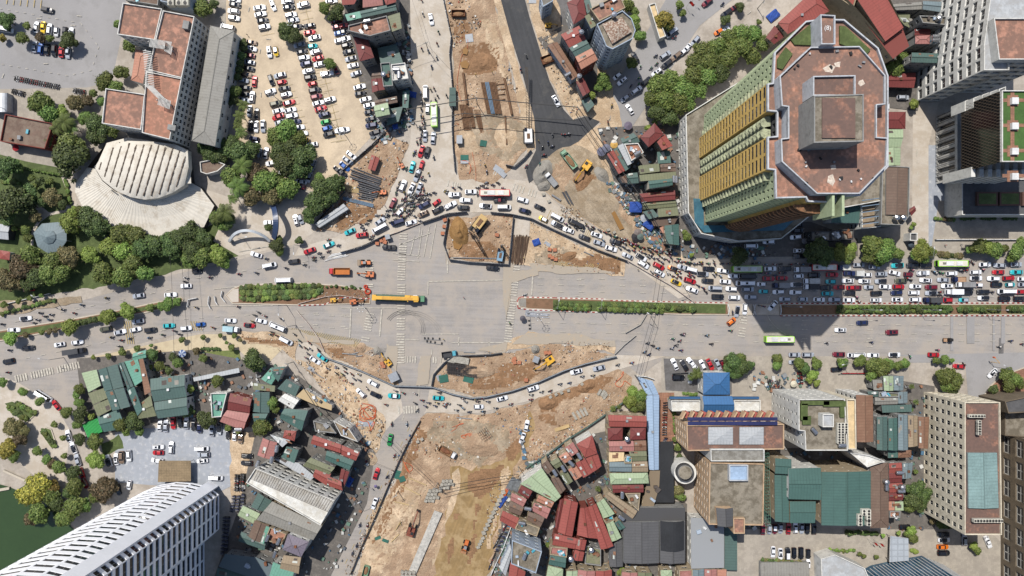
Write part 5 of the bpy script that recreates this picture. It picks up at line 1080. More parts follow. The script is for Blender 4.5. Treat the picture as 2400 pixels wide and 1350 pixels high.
for i in range(13):
    a, b = sk[i], sk[i + 1]; c, d = inner[i + 1], inner[i]
    for j in range(5):
        t0, t1 = j / 5, (j + 1) / 5; L2 = lambda u, v, t: (u[0] + (v[0] - u[0]) * t, u[1] + (v[1] - u[1]) * t); oa, ob, ia, ib = L2(a, b, t0), L2(a, b, t1), L2(d, c, t0), L2(d, c, t1); md_ = lambda o_, i_: ((o_[0] + i_[0]) / 2, (o_[1] + i_[1]) / 2); mt = lambda t: md_(L2(a, b, t), L2(d, c, t)); tm_ = (t0 + t1) / 2
        oc, ic, mc = L2(a, b, tm_), L2(d, c, tm_), mt(tm_)
        m.add([P(*oa, 3), P(*oc, 3.08), P(*ob, 3), P(*mt(t0), 4.3), P(*mc, 4.42), P(*mt(t1), 4.3), P(*ia, 6.4), P(*ic, 6.5), P(*ib, 6.4)], [(0, 1, 4, 3), (1, 2, 5, 4), (3, 4, 7, 6), (4, 5, 8, 7)])
m.build('canvas_skirt', [CAN], r)
m = MB(); q = wq('205,392 178,428 176,450 192,482 222,510 256,522 270,536 330,546 384,556 430,545 478,532 502,482 470,440 448,428 440,350 250,335', 3); [m.quad((*q[i], 0), (*q[(i + 1) % len(q)], 0), (*q[(i + 1) % len(q)], 3), (*q[i], 3)) for i in range(len(q))]; m.build('wall', [wallm('k')], r)
for i in range(-6, 6):
    m = MB(); last = None
    for j in range(40):
        y = 336 + j * 3.4; x = 338 + i * 17.5 - (y - 396) * .3 + .8 * noise.noise(Vector((i * 3, j * .6, 0)))
        ok = pip(x, y, [(338 + (p[0] - 338) * .94, 398 + (p[1] - 398) * .92) for p in TOP]); p = P(x, y, surf(x, y) + .12) if ok else None
        if p and last: m.cyl(last, p, max(.1, .27 + .26 * noise.noise(Vector((i * 5 + 9, j * .35, 2)))), n=5)
        last = p
    if m.f: m.build('roof_seam', [SEAM], r)
for x, y in ((222, 390), (262, 446), (280, 334), (440, 352), (432, 432), (350, 470)): m = MB(); m.cyl(P(x, y, 3), P(x, y, 9), .2, n=6); m.build('mast', [STEEL], r)
m = MB(); m.add([P(226, 388, 7), P(250, 335, 5), P(300, 322, 5.5), P(356, 330, 7), P(262, 342, 7.4)], [(0, 4, 3, 2, 1)]); m.add([P(384, 340, 11), P(412, 352, 9.5), P(440, 356, 8), P(446, 384, 7.5), P(448, 430, 8), P(430, 430, 8.6)], [(0, 1, 2, 3, 4, 5)]); m.build('canvas_wing', [CAN], r)
r = root('ticket_pavilion', 490, 392, '', 'low pavilion with curved brown shingle roof beside the tent theatre'); block(r, '470,380 500,374 530,386 512,402 486,409 472,404', 0, 4, 'f', 'B', 'w')
# gazebo
r = root('gazebo', 118, 556, '', 'octagonal teal two tier gazebo roof in the garden', 'teal gazebo', 'gazebo')
q = wq('98,524 140,520 156,540 156,565 140,588 112,594 88,578 78,546', 4); [MB.build((lambda m: (m.cyl((x, y, 0), (x, y, 4), .12, n=6), m)[1])(MB()), 'post', [WHITE], r) for x, y in inset(q, .6)]
roof(r, q, 4, 'p', 'V', 'w', .25); c = [sum(p[i] for p in q) / 8 for i in (0, 1)]; roof(r, [((x - c[0]) * .42 + c[0], (y - c[1]) * .42 + c[1]) for x, y in q], 5.4, 'p', 'V', 'w', .5)
for nm, s, lab in (('canopy', '-5,1 25,6 18,32 -8,26', ''),): pass
r = root('barrel_shed', 8, 240, '', 'white barrel roofed shed cut by the left edge', cat='shed'); m = MB(); 
for i in range(10):
    a0, a1 = math.pi * i / 10, math.pi * (i + 1) / 10
    f = lambda a, y: P(-2 + 22 * -math.cos(a), y, 2.5 + 2.4 * math.sin(a)); m.quad(f(a0, 218), f(a0, 262), f(a1, 262), f(a1, 218))
m.build('roof', [mat('white metal roof', (220, 224, 228), rough=.4)], r); block(r, '-22,219 20,219 20,261 -22,261', 0, 2.5, None, 'W', 'w')
r = root('garden_room', 10, 545, '', 'small glass roofed garden room on the lawn', cat='shed'); block(r, '-20,523 24,527 20,562 -22,558', 0, 3.5, 'g', 'L', 'k')
r = root('garden_tent', 12, 600, '', 'small red pointed pavilion roof by the left edge', cat='shed'); block(r, '0,586 24,590 22,610 -2,607', 0, 3, 'p', 'R', 'w', ins=.3)
# gate arches
def arch(name, cx, cy, rx, ry, t0, t1, z, w_, mm, label, lm):
    r = root(name, cx, cy, '', label, lm, 'gate'); m = MB(); N_ = 18
    for i in range(N_):
        a0, a1 = t0 + (t1 - t0) * i / N_, t0 + (t1 - t0) * (i + 1) / N_; zz = lambda a: z * (.35 + .65 * math.sin(math.pi * (a - t0) / (t1 - t0)))
        o = [P(cx + (rx + s) * math.cos(a), cy + (ry + s) * math.sin(a)) for a, s in ((a0, 0), (a1, 0), (a1, w_), (a0, w_))]; z0, z1 = zz(a0), zz(a1)
        v = [(o[0].x, o[0].y, z0), (o[1].x, o[1].y, z1), (o[2].x, o[2].y, z1), (o[3].x, o[3].y, z0)]; m.add([(x, y, z_ - .9) for x, y, z_ in v] + v, [(0, 1, 2, 3), (7, 6, 5, 4), (0, 4, 5, 1), (1, 5, 6, 2), (2, 6, 7, 3), (3, 7, 4, 0)])
    m.build('arch', [mm], r); m = MB()
    for a in (t0 + .08, t1 - .08): c = P(cx + (rx + w_ / 2) * math.cos(a), cy + (ry + w_ / 2) * math.sin(a)); m.box(c.x, c.y, 1.4, 1, 1, 2.8)
    m.build('pier', [GREYM], r)
arch('gate_arch', 590, 592, 52, 46, math.pi * 1.16, math.pi * 1.84, 6, 6, mat('light steel arch', (186, 192, 198), rough=.35), 'pale metal crescent arch over the theatre entrance', 'pale crescent arch')
arch('gate_arch', 614, 522, 42, 46, -.95, .85, 8, 12, mat('blue steel arch', (52, 70, 104), rough=.4), 'tall curved dark blue arch standing over the theatre gate', 'blue curved arch')
r = root('site_container', 778, 505, '', 'long light grey container hut lying diagonally beside the scrap yard', 'long diagonal container', 'container'); block(r, '738,524 805,477 817,490 748,534', 0, 3, 'g', 'L', 'g', pitch=.1)
# tower beside the jam (u-shaped slab block with yellow strips)
r = root('apartment_tower', 1850, 340, '', 'high green and yellow apartment tower with tiled octagonal roof and curved balconies', 'apartment tower')
A = '1920,47 1885,52 1812,125 1808,196 1796,198 1796,262 1818,264 1818,320 1796,322 1796,398 1813,400 1815,466 1885,464 1890,474 1955,476 1958,462 2012,460 2078,392 2078,180 2055,115 1975,48'
q = [tuple(P(x, y, 80)[:2]) for x, y in pts(A)][::-1]; q = q if ccw(list(q)) == q else q[::-1]
src = pts(A); order = [min(range(len(src)), key=lambda k: (Vector(P(*src[k], 80)[:2]) - Vector(p)).length) for p in q]
wm = {w_: MB() for w_ in 'eyk'}; wins = []; n = len(q)
for i in range(n):
    a, b = q[i], q[(i + 1) % n]; e = {order[i], order[(i + 1) % n]}; L = math.dist(a, b)
    if e in ({2, 3}, {1, 2}): facade(wm['e'], a, b, 12, 80, 4 if e == {2, 3} else 3, 22, .3, .5, .3, wins)
    elif e in ({4, 5}, {8, 9}): facade(wm['y'], a, b, 12, 80, 2, 22, .8, .46, .12, wins)
    elif e == {10, 11}: facade(wm['e'], a, b, 12, 80, 4, 22, .3, .5, .3, wins)
    elif e == {6, 7}: facade(wm['k'], a, b, 12, 80, 3, 22, .6, .6, .6, wins)
    elif e == {11, 12}: facade(wm['e'], a, b, 12, 80, 5, 22, .4, .5, .3, wins)
    elif e == {13, 14}: facade(wm['y'], a, b, 12, 80, 4, 22, .5, .5, .5, wins)
    elif e in ({5, 6}, {7, 8}, {3, 4}, {9, 10}, {12, 13}): wm['y'].quad((*a, 12), (*b, 12), (*b, 80), (*a, 80))
    else: wm['e'].quad((*a, 12), (*b, 12), (*b, 80), (*a, 80))
for w_, m in wm.items(): m.build('wall', [wallm(w_)], r)
place_windows(wins, r, 'dark', 96)
m = MB(); m.add([(*p, 80) for p in q], [tuple(range(n))]); m.build('roof_terrace', [roofm('T', 'f')], r)
roofp = inset(q, .4); m = MB()
for i in range(n): j = (i + 1) % n; m.add([(*q[i], 79.6), (*q[j], 79.6), (*q[j], 81), (*q[i], 81), (*roofp[j], 79.6), (*roofp[i], 79.6), (*roofp[j], 81), (*roofp[i], 81)], [(0, 1, 2, 3), (3, 2, 6, 7), (5, 7, 6, 4)])
m.build('parapet', [wallm('q')], r)
bal = mat('balcony concrete', (176, 182, 150), rgb2=(110, 112, 96), amt=.5, sc=.6); bald = mat('balcony brick front', (150, 108, 78), rgb2=(84, 72, 56), amt=.5, sc=.6)
for k in range(21):
    z = 14 + k * 3.09
    for yc, x0 in ((281, 1807), (306, 1807)):
        m = MB(); c = P(x0 + 9, yc, 80); pr = [(-2.6 * math.cos(t) if 0 else -2.9 * math.sin(t), 2.0 * math.cos(t)) for t in [math.pi * i / 6 for i in range(7)]]
        m.prism(ccw([(c.x + u, c.y + v) for u, v in pr]), z, z + 1.05); m.build('balcony', [bal], r)
    if k % 1 == 0:
        m = MB(); c = P(1925, 476, 80); pr = [(6.4 * math.cos(t), -2.6 * math.sin(t)) for t in [math.pi * i / 8 for i in range(9)]]; m.prism(ccw([(c.x + u, c.y + v) for u, v in pr]), z, z + 1.0); m.build('balcony', [bald], r)
    for (ya, yb) in ((400, 466), (190, 200)):
        c0 = P(1812, 418, 80); 
    m = MB(); c0 = P(1811, 409, 80); m.box(c0.x - .2, c0.y, z + .5, 2.2, 2.4, 1.0); m.build('balcony', [bal], r)
    m = MB(); c0 = P(1805, 190, 80); m.box(c0.x + .3, c0.y, z + .5, 2.2, 2.4, 1.0); m.build('balcony', [bal], r)
O8 = '1897,112 2012,110 2072,178 2072,246 2052,248 2052,322 2078,324 2075,390 2012,455 1912,455 1830,380 1828,326 1845,324 1845,252 1830,250 1825,180'
q8 = wq(O8, 84); shell(r, q8, 80, 84, 'q', None, ins=0)
MOLD = mat('mouldy clay tiles', (180, 132, 110), rgb2=(122, 102, 94), amt=.85, sc=.06, fine=1.0, var=.25, per=.7, cell=1.6); MOLD2 = mat('blackened clay tiles', (156, 114, 96), rgb2=(108, 90, 84), amt=.95, sc=.08, fine=1.4, var=.25, per=.7, cell=1.4)
roof(r, q8, 84, 'f', 'T', 'q', .2, MOLD)
for s, z0, h in (('1903,180 2002,178 2002,226 1903,226', 84, 90), ('1905,226 2021,222 2021,333 1905,336', 84, 93), ('1920,36 1955,38 1955,106 1922,106', 78, 86)):
    block(r, s, z0, h, 'f', 'T', 'q' if h != 93 else 'g', rm=MOLD2 if h > 86 else MOLD)
m = MB(); c = P(1963, 278, 93.2); m.box(c.x, c.y, 93.3, 8.6, 10.4, 1.2); o = m.build('roof_slab', [MOLD2], r)
m = MB(); a = inset(wq('1905,226 2021,222 2021,333 1905,336', 93), .3); b = inset(a, 2.1)
for i in range(4): j = (i + 1) % 4; m.quad((*a[i], 93.5), (*a[j], 93.5), (*b[j], 93.5), (*b[i], 93.5))
m.build('roof_gutter', [roofm('S', 'f')], r)
for s in ('1852,95 1895,60 1910,64 1910,108 1860,106', '1820,140 1840,112 1856,128 1832,164 1820,160', '1966,62 1980,64 2038,118 2030,128 1966,104'):
    m = MB(); m.prism(wq(s, 80), 80.0, 80.6, 0); o = m.build('roof_garden', [GM['grass']], r)
WS = mat('white paint splash', (216, 204, 190), rgb2=(180, 150, 130), amt=.4, sc=.8)
for s, z in (('1928,160 1944,150 1958,156 1952,172 1934,170', 84.03), ('1955,148 1970,146 1968,158 1958,156', 84.03), ('2012,190 2022,186 2028,196 2018,204 2010,198', 84.03), ('1940,412 1952,408 1960,424 1952,438 1938,428', 84.03), ('1948,388 1958,388 1958,396 1948,396', 84.03)):
    m = MB(); m.add([(x, y, z) for x, y in rough_edge(wq(s, 84), .25, .8)], [tuple(range(len(rough_edge(wq(s, 84), .25, .8))))]); m.build('paint_splash', [WS], r)
for i in range(26):
    x, y = rnd.uniform(1840, 2065), rnd.choice((rnd.uniform(120, 170), rnd.uniform(350, 445)))
    if pip(x, y, pts(O8)): m = MB(); c = P(x, y, 84); m.box(c.x, c.y, 84.25, rnd.uniform(.3, 1), rnd.uniform(.3, .8), .5, rnd.uniform(0, 3)); m.build('roof_fitting', [rnd.choice([GREYM, WHITE, PLAST])], r)
fc = bpy.data.curves.new('roof_number', 'FONT'); fc.body = '(8)'; fc.size = 1.7; fc.align_x = 'CENTER'; fc.extrude = .01; fc.materials.append(WHITE); fo = put('roof_number', fc); bpy.context.view_layer.update(); fm = bpy.data.meshes.new_from_object(fo.evaluated_get(bpy.context.evaluated_depsgraph_get())); bpy.data.objects.remove(fo); put('roof_number', fm, r, P(1940, 70, 86.06))
FN = wallm('e')
for x in (1945, 1968): m = MB(); c = P(x, 474, 82); m.box(c.x, c.y - 1, 78, .7, 6, 12); m.build('fin', [FN], r)
r = root('podium', 1700, 400, '', 'broad low podium with a blue glazed skirt wrapped around the foot of the apartment tower', 'tower podium')
POD = '1606,270 1612,500 1642,548 1730,566 1830,560 1905,500 2070,470 2075,180 1925,80 1800,150'
block(r, POD, 0, 12, 'f', 'S', 'w', (3.2, 3.8, .5, .5), cap=90)
m = MB(); q = wq('1625,465 1648,466 1650,528 1806,528 1850,498 1870,508 1836,540 1650,545 1628,520', 13); m.add([(*p, 13) for p in q], [tuple(range(len(q)))]); m.build('glazed_skirt', [mat('blue green sheet', (44, 98, 118), rough=.4, sc=.2, rgb2=(60, 112, 128))], r)
# other large buildings
r = root('white_tower', 2340, 80, '', 'tall white office tower with vertical ribs, upper right corner', 'white ribbed tower')
WT = '2303,105 2303,166 2362,166 2362,143 2480,143 2480,-80 2328,-80'; block(r, WT, 0, 38, 'f', 'L', 'w', (4.6, 4.75, .8, .5), cap=96, dep=.5)
block(r, '2326,44 2480,44 2480,141 2338,141', 38, 41, 'f', 'T', 'w')
r = root('glass_building', 2370, 300, '', 'black glazed office building with a lawn and brick crosses on its roof', 'lawn roofed building')
block(r, '2345,213 2480,213 2480,380 2345,380', 22, 42, 'f', 'S', 'w', rm=mat('roof lawn', (74, 106, 52), var=.2, sc=.3))
m = MB(); m2 = MB()
for i in range(4):
    y = 235 + i * 59
    for x0, x1, y0, y1 in ((2349, 2480, y - 4, y + 4), (2360, 2386, y - 12, y + 14)): a, b = P(x0, y1, 42), P(x1, y0, 42); m.box((a.x + b.x) / 2, (a.y + b.y) / 2, 42.06, b.x - a.x, b.y - a.y, .1 + .02 * (x1 < 2400))
    c = P(2377, y + 2, 42.6); m2.box(c.x, c.y, 42.7, 2.2, 2.2, 1.1)
a, b = P(2368, 378, 42), P(2377, 216, 42); m.box((a.x + b.x) / 2, (a.y + b.y) / 2, 42.05, b.x - a.x, b.y - a.y, .13); m.build('brick_path', [GM['brick']], r); m2.build('skylight', [WHITE], r)
DG = mat('black reflective glass', (26, 28, 32), rough=.12, var=.2, sc=.3, rgb2=(50, 46, 44), amt=.3); DG = mat('black reflective glass', (26, 28, 32), rough=.12, var=.2, sc=.3, rgb2=(50, 46, 44), amt=.3); [c_.data.materials.__setitem__(0, DG) for c_ in r.children if c_.name.startswith('wall')]
m = MB(); q0, q1 = P(2345, 213, 42), P(2345, 380, 42); L_ = q0.y - q1.y; NN = 22
for i in range(-8, NN + 1):
    for s_ in (-1, 1):
        y0 = i / NN; y1 = y0 + .36; za, zb = (22, 42) if s_ > 0 else (42, 22)
        t0, t1 = max(0, y0), min(1, y1)
        if t0 < t1: f_ = lambda t: Vector((q0.x - .08, q1.y + L_ * t, za + (zb - za) * (t - y0) / .36)); m.cyl(f_(t0), f_(t1), .06, n=3)
m.build('glazing_bar', [mat('bronze bars', (110, 96, 82), rough=.4)], r)
for i in range(5): block(r, f'{2258+i*20},{238-i*7} {2274+i*20},{232-i*7} {2274+i*20},{256-i*8} {2258+i*20},{262-i*8}', 17 + i * 4, 24 + i * 4, 'f', 'W', 'w')
for i in range(7): m = MB(); a, b = P(2290 + i * 20, 388, 30), P(2290 + i * 20, 430, 14); m.box(a.x, (a.y + b.y) / 2, 20, 1.5, 3.5, 16); m.build('column', [wallm('w')], r)
r = root('louvred_wing', 2230, 340, '', 'pale louvred wing on the west side of the black glass building'); block(r, '2240,256 2262,250 2262,412 2240,420', 0, 12, 'f', 'L', 'w', (3.4, 12, .5, .9), dep=1)
m = MB()
for i in range(18): a = P(2196, 276 + i * 8.5, .5); m.cyl((a.x - .5, a.y, 1), (a.x - .5, a.y + .3, 12), .12, n=4); m.cyl((a.x - 1.2, a.y, 3), (a.x - 1.2, a.y - 1.2, 3), .1, n=4)
m.build('louvre', [PLAST], r)
r = root('dark_podium', 2340, 455, '', 'black podium with a white rim and brown framed roof beds below the lawn roofed building'); block(r, '2252,420 2480,420 2480,504 2252,504', 0, 10, 'f', 'Z', 'w')
for i in range(4): m = MB(); a, b = P(2290 + i * 53, 482, 11), P(2338 + i * 53, 450, 11); m.box((a.x + b.x) / 2, (a.y + b.y) / 2, 10.6, b.x - a.x, b.y - a.y, 1.1); m.build('planter', [mat('brown planter rim', (100, 74, 66))], r); m = MB(); m.box((a.x + b.x) / 2, (a.y + b.y) / 2, 11.16, b.x - a.x - 1.2, b.y - a.y - 1.2, .1); m.build('planting', [GM['grass']], r)
r = root('villa', 2070, 60, '', 'tan villa under a long two level red tiled roof', 'long red roofed villa'); block(r, '1958,-30 2074,-30 2118,64 2074,98 2008,20', 0, 15, None, 'R', 't', None)
block(r, '2010,0 2074,-12 2117,65 2075,97', 0, 15.5, 's', 'R', 't', None, ins=.3, pitch=.05); block(r, '2006,24 2072,100 2116,68 2131,108 2093,138', 0, 13.5, None, 'R', 't', (4, 4, .35, .4)); m = MB(); q = wq('2000,16 2072,100 2116,68 2131,108 2093,138', 13.6); m.add([(*p, 13.6) for p in q], [tuple(range(len(q)))]); m.build('roof', [roofm('R', 's')], r)
r = root('villa', 1975, 10, '', 'tan villa wing with red roof behind the apartment tower'); block(r, '1940,-40 1962,-5 1998,20 2008,-10 1990,-40', 0, 13, 'f', 'R', 't')
r = root('hall', 2100, 450, '', 'long hall with a grey ribbed roof and round tanks beside the apartment tower', 'grey ribbed hall'); block(r, '2066,388 2130,392 2128,508 2112,528 2062,526', 0, 13, 'f', 'S', 'g', (5, 4.5, .3, .3)); block(r, '2077,392 2128,394 2125,504 2076,503', 13, 13.6, 'g', 'B', 'g', pitch=.1)
r = root('terrace_building', 2040, 500, '', 'white terraced building crossed by blue steel beams'); block(r, '2016,464 2062,464 2062,532 2018,536', 0, 9, 'f', 'N', 'w', (3, 3, .5, .5)); m = MB()
for i in range(5): a, b = P(2020, 470 + i * 14, 12), P(2064, 464 + i * 14, 12); m.cyl(a, b, .22, n=4)
m.build('beam', [mat('blue grey steel', (110, 130, 150))], r)
houses('8|g|J|w|1950,472 2013,468 2013,523 1948,522')
r = root('octagonal_tower', 1450, 75, '', 'grey octagonal residential tower with a rusty white pyramid roof', 'rusty pyramid roof tower'); block(r, '1398,58 1458,26 1480,45 1489,72 1482,92 1435,117 1420,110', 0, 24, 'f', 'S', 'b', (2.6, 3.2, .5, .45)); q = wq('1411,56 1458,40 1481,74 1435,103', 25); shell(r, q, 24, 25, 'g'); roof(r, q, 25, 'p', 'U', 'g', .2)
o = [c_ for c_ in r.children if c_.name.startswith('roof')][-1]; o.data.materials[0] = mat('rust streaked white sheets', (206, 196, 182), rgb2=(120, 78, 54), amt=.75, sc=.9, var=.12)
r = root('street_building', 1535, 50, '', 'low cream walled strip building beside the round tree'); block(r, '1520,12 1535,8 1551,62 1560,86 1545,92', 0, 4, 'f', 'E', 'w')
# hotel etc. lower right
r = root('hotel', 1720, 1020, '', 'beige hotel with red and white slatted front and two pale pyramid skylights', 'beige hotel'); block(r, '1608,996 1836,993 1836,1052 1610,1056', 0, 20, 'f', 'T', 'p', (3.6, 3.3, .6, .55), cap=80, rm=MOLD2)
for s in ('1660,1001 1718,1001 1718,1042 1660,1042', '1733,1001 1790,1001 1790,1042 1733,1042'): q = wq(s, 20.5); shell(r, q, 20, 20.5, 'g', ins=0); roof(r, q, 20.5, 'p', 'L', 'g', .12)
SOL = mat('dark blue panels', (50, 54, 96), rough=.3)
for y, h in ((982, 19), (992, 20.9)): m = MB(); a, b = P(1612, y, h), P(1822, y, h); m.box((a.x + b.x) / 2, a.y, h + .1, b.x - a.x, 1.3, .2); m.build('blue_panel_strip', [SOL], r)
REDS = mat('red slats', (168, 92, 84)); m = MB(); m3 = MB()
for i in range(11): a = P(1600 + i * 20, 972, 15); m.box(a.x, a.y, 15, .5, 3, 3.5, -.5); m3.box(a.x + 1.4, a.y, 14, 1.6, 2.4, 1.5, -.5)
m.build('front_fin', [wallm('p')], r); m3.build('front_panel', [REDS], r)
r = root('blue_hall', 1680, 925, '', 'hall with bright blue hipped roof in front of the beige hotel', 'blue hipped roof'); block(r, '1648,873 1710,873 1711,925 1648,925', 0, 9, 'h', 'C', 'w', (4, 4, .4, .4), ins=.3, pitch=.3); block(r, '1646,928 1716,928 1720,966 1648,966', 0, 8.5, 'g', 'C', 'w', ins=.2, pitch=.5)
for s in ('1572,938 1640,938 1640,963 1574,963', '1719,937 1781,937 1781,963 1720,963'): block(r, s, 0, 6, 'f', 'W', 'w')
for s in ('1570,930 1641,930 1641,935 1570,935', '1717,930 1779,930 1779,935 1717,935'): m = MB(); m.prism(wq(s, 7), 6, 7.2); m.build('blue_trim', [roofm('C', 's')], r)
r = root('white_building', 1930, 995, '', 'white seven storey building with a planted roof terrace and fan units', 'white building with roof garden'); block(r, '1870,935 1978,934 1985,1055 1886,1055 1884,1010 1870,1008', 0, 25, 'f', 'S', 'w', (4.4, 3.5, .26, .42), cap=80); block(r, '1926,970 1952,970 1952,1000 1926,1000', 25, 28, 'f', 'L', 'w')
m = MB(); [m.box(*P(x, y, 25.5)[:2], 25.5, w_, d_, 1) for x, y, w_, d_ in ((1910, 944, 10, 1.5), (1884, 965, 2.5, 6), (1955, 946, 8, 2), (1890, 985, 3, 3), (1973, 965, 1.5, 4))]; m.build('roof_planting', [GM['grass']], r)
r = root('balcony_building', 1990, 995, '', 'cream building with rows of shell shaped balconies beside the white building'); block(r, '1982,935 2003,935 2005,1052 1986,1052', 0, 20, 'f', 'E', 'c')
r = root('corrugated_building', 2028, 980, '', 'building under a rusty brown ribbed roof beside dark green roofs', 'rusty ribbed roof'); block(r, '2006,925 2046,926 2047,1036 2008,1036', 0, 17, 'g', 'U', 'w', (3, 3.3, .5, .5), ins=.3, pitch=.15)
r = root('office_building', 2300, 1090, '', 'cream eight storey building with a blue green roof deck between tiled roof ends', 'cream building with blue green deck'); block(r, '2258,942 2341,942 2345,1252 2258,1252', 0, 24, 'f', 'T', 'c', (3.7, 3.4, .46, .58), cap=96, rm=MOLD2); block(r, '2268,1061 2337,1061 2341,1191 2270,1191', 24, 25, 'g', 'V', 'g', pitch=.1, rm=mat('pale teal deck', (134, 162, 162), kind='corr', space='uv', per=1.2))
r = root('stone_tower', 2390, 1150, '', 'tall brown stone office tower with wide banded windows, right edge', 'brown stone tower'); block(r, '2672,1110 2900,1110 2900,1560 2672,1560', 0, 60, 'f', 'S', 's', (9, 7, .78, .6), 'tall', 96, .6)
block(r, '2352,940 2400,930 2480,930 2480,962 2360,968', 0, 14, 'f', 'Z', 's'); block(r, '2352,965 2480,968 2480,1030 2352,1020', 0, 8, 'f', 'S', 's')
r = root('old_building', 1720, 1160, '', 'beige building with a grimy littered concrete roof and light blue rooftop pool sheet', 'grimy concrete roof'); block(r, '1662,1083 1790,1086 1787,1230 1660,1228', 0, 20, 'f', 'S', 'p', (3.4, 3.3, .5, .5)); block(r, '1664,1052 1790,1052 1790,1080 1665,1080', 0, 21, 'f', 'Y', 'w'); block(r, '1708,1089 1752,1089 1752,1126 1708,1126', 20, 21.5, 'f', 'A', 'q')
block(r, '1678,1190 1718,1190 1718,1233 1682,1233', 20, 23, 'g', 'Z', 'p', ins=.3, pitch=.4); block(r, '1717,1213 1744,1213 1744,1249 1718,1249', 0, 21, 'f', 'T', 'p')
houses('''7|g|L|w|1619,1213 1660,1215 1697,1236 1697,1331 1620,1333
4.1|s|G|w|1698,1236 1727,1236 1727,1336 1698,1336''')
r = root('green_hall', 1930, 1160, '', 'large hall of stepped dark green metal roofs', 'stepped green metal roofs')
for s, h in (('1817,1074 1855,1076 1854,1112 1816,1110', 19), ('1815,1112 1848,1112 1850,1225 1816,1222', 17), ('1848,1098 1924,1096 1924,1172 1848,1170', 19.5), ('1851,1175 1912,1175 1910,1226 1851,1226', 17.3), ('1925,1106 2041,1104 2041,1231 1925,1231', 18)): block(r, s, 0, h, 'g', 'J', 'w' if h > 19 else 't', (5, 4, .2, .3), ins=.3, pitch=.08)
r = root('long_house', 2060, 1160, '', 'long house under a brown hipped roof beside the green hall'); block(r, '2039,1086 2082,1084 2083,1237 2040,1238', 0, 14, 'h', 'B', 'w', ins=.3); block(r, '1990,1060 2035,1066 2072,1080 2030,1094', 0, 16, 'f', 'W', 'w', (3, 3, .5, .5))
r = root('round_building', 1602, 1108, '', 'round white ringed stair tower', 'round ringed tower'); 
for rr, h, c_ in ((27, 10, 'w'), (21, 12, 'k'), (17, 12.6, 'g')):
    c = P(1606, 1108, h); m = MB(); m.cyl((c.x, c.y, 0), (c.x, c.y, h), rr * .16, n=28); m.build('drum', [wallm(c_)], r)
m = MB(); c = P(1606, 1108, 14); m.cyl((c.x, c.y, 14), (c.x, c.y, 14.1), 2.5, n=20); m.build('roof', [roofm('S', 'f')], r)
r = root('market_hall', 1530, 1260, '', 'dark grey market hall with black netting over part of its roof', 'dark grey market hall'); block(r, '1461,1200 1500,1190 1606,1190 1606,1221 1462,1222', 0, 8, 's', 'Z', 'g', ins=.3, pitch=.1); block(r, '1461,1223 1545,1222 1545,1320 1462,1320', 0, 8.4, 'g', 'Z', 'g', pitch=.1); block(r, '1546,1222 1606,1222 1606,1320 1548,1320', 0, 8.8, 'g', 'Z', 'g', pitch=.14)
NET = mat('black netting', (46, 48, 52)); m = MB(); q = wq('1549,1223 1605,1223 1605,1292 1550,1293', 10.4)
for i in range(8): t0, t1 = i / 8, (i + 1) / 8; z = lambda t: 9.2 + 1.3 * math.sin(math.pi * t); L3 = lambda a, b, t: (a[0] + (b[0] - a[0]) * t, a[1] + (b[1] - a[1]) * t); m.quad((*L3(q[0], q[1], t0), z(t0)), (*L3(q[0], q[1], t1), z(t1)), (*L3(q[3], q[2], t1), z(t1)), (*L3(q[3], q[2], t0), z(t0)))
m.build('netting', [NET], r)
r = root('shade_netting', 1560, 1105, '', 'long black shade net canopy between the light blue roof and the palms', cat='canopy'); m = MB(); q = wq('1548,1035 1578,1034 1580,1178 1536,1178', 5); m.add([(*p, 5) for p in q], [(0, 1, 2, 3)]); m.build('net', [NET], r); m = MB(); [m.cyl((*p, 0), (*p, 5), .08, n=5) for p in inset(q, .2)]; m.build('post', [STEEL], r)
r = root('unfinished_building', 680, 1160, '', 'unfinished white concrete building bristling with reinforcing bars', 'unfinished concrete building'); block(r, '578,1130 600,1096 785,1172 752,1230', 0, 13, 'f', 'W', 'w', (4, 3.4, .6, .6))
m = MB(); a0, a1, b0, b1 = P(602, 1100, 14), P(782, 1174, 14), P(590, 1122, 14), P(768, 1198, 14)
for i in range(34): t = i / 33; a, b = a0.lerp(a1, t), b0.lerp(b1, t); m.cyl(a + Vector((0, 0, rnd.uniform(.2, .9))), b + Vector((0, 0, rnd.uniform(.2, .9))), .07, n=3); m.cyl(a, a + Vector((0, 0, 2)), .05, n=3)
for i in range(11): t = i / 10; a, b = a0.lerp(b0, t), a1.lerp(b1, t); m.cyl(a + Vector((0, 0, .5)), b + Vector((0, 0, .5)), .08, n=3)
o = m.build('reinforcing_bars', [mat('grey rusty bars', (140, 130, 120))], r)
# curved white tower, lower left
r = root('curved_tower', 330, 1280, '', 'white curved high rise with a lattice of slit windows and a broad corner fin', 'curved white tower'); TH = 104
gp = pts('488,1131 462,1125 425,1123 385,1130 345,1147 306,1176 272,1216 248,1262 236,1320 234,1420'); ri = pts('511,1142 524,1152 524,1232 490,1262 490,1420')
poly = ccw([tuple(P(*p)[:2]) for p in gp + ri[::-1]]); m = MB(); wins = []; mw = wallm('q'); g2 = [tuple(P(*p)[:2]) for p in gp]; r2 = [tuple(P(*p)[:2]) for p in ri]
for a, b in zip(g2, g2[1:]): 
    if True: facade(m, a, b, 4, TH, max(1, round(math.dist(a, b) / 5)), 27, .84, .46, .12, wins)
wl = wins; wins2 = []; m2 = MB()
for a, b, k in ((r2[1], r2[0], 1), (r2[2], r2[1], 2), (r2[3], r2[2], 1), (r2[4], r2[3], 4)):
    n_ = (a, b)
    facade(m2, a, b, 4, TH, k * 1, 27, .9, .6, .3, wins2)
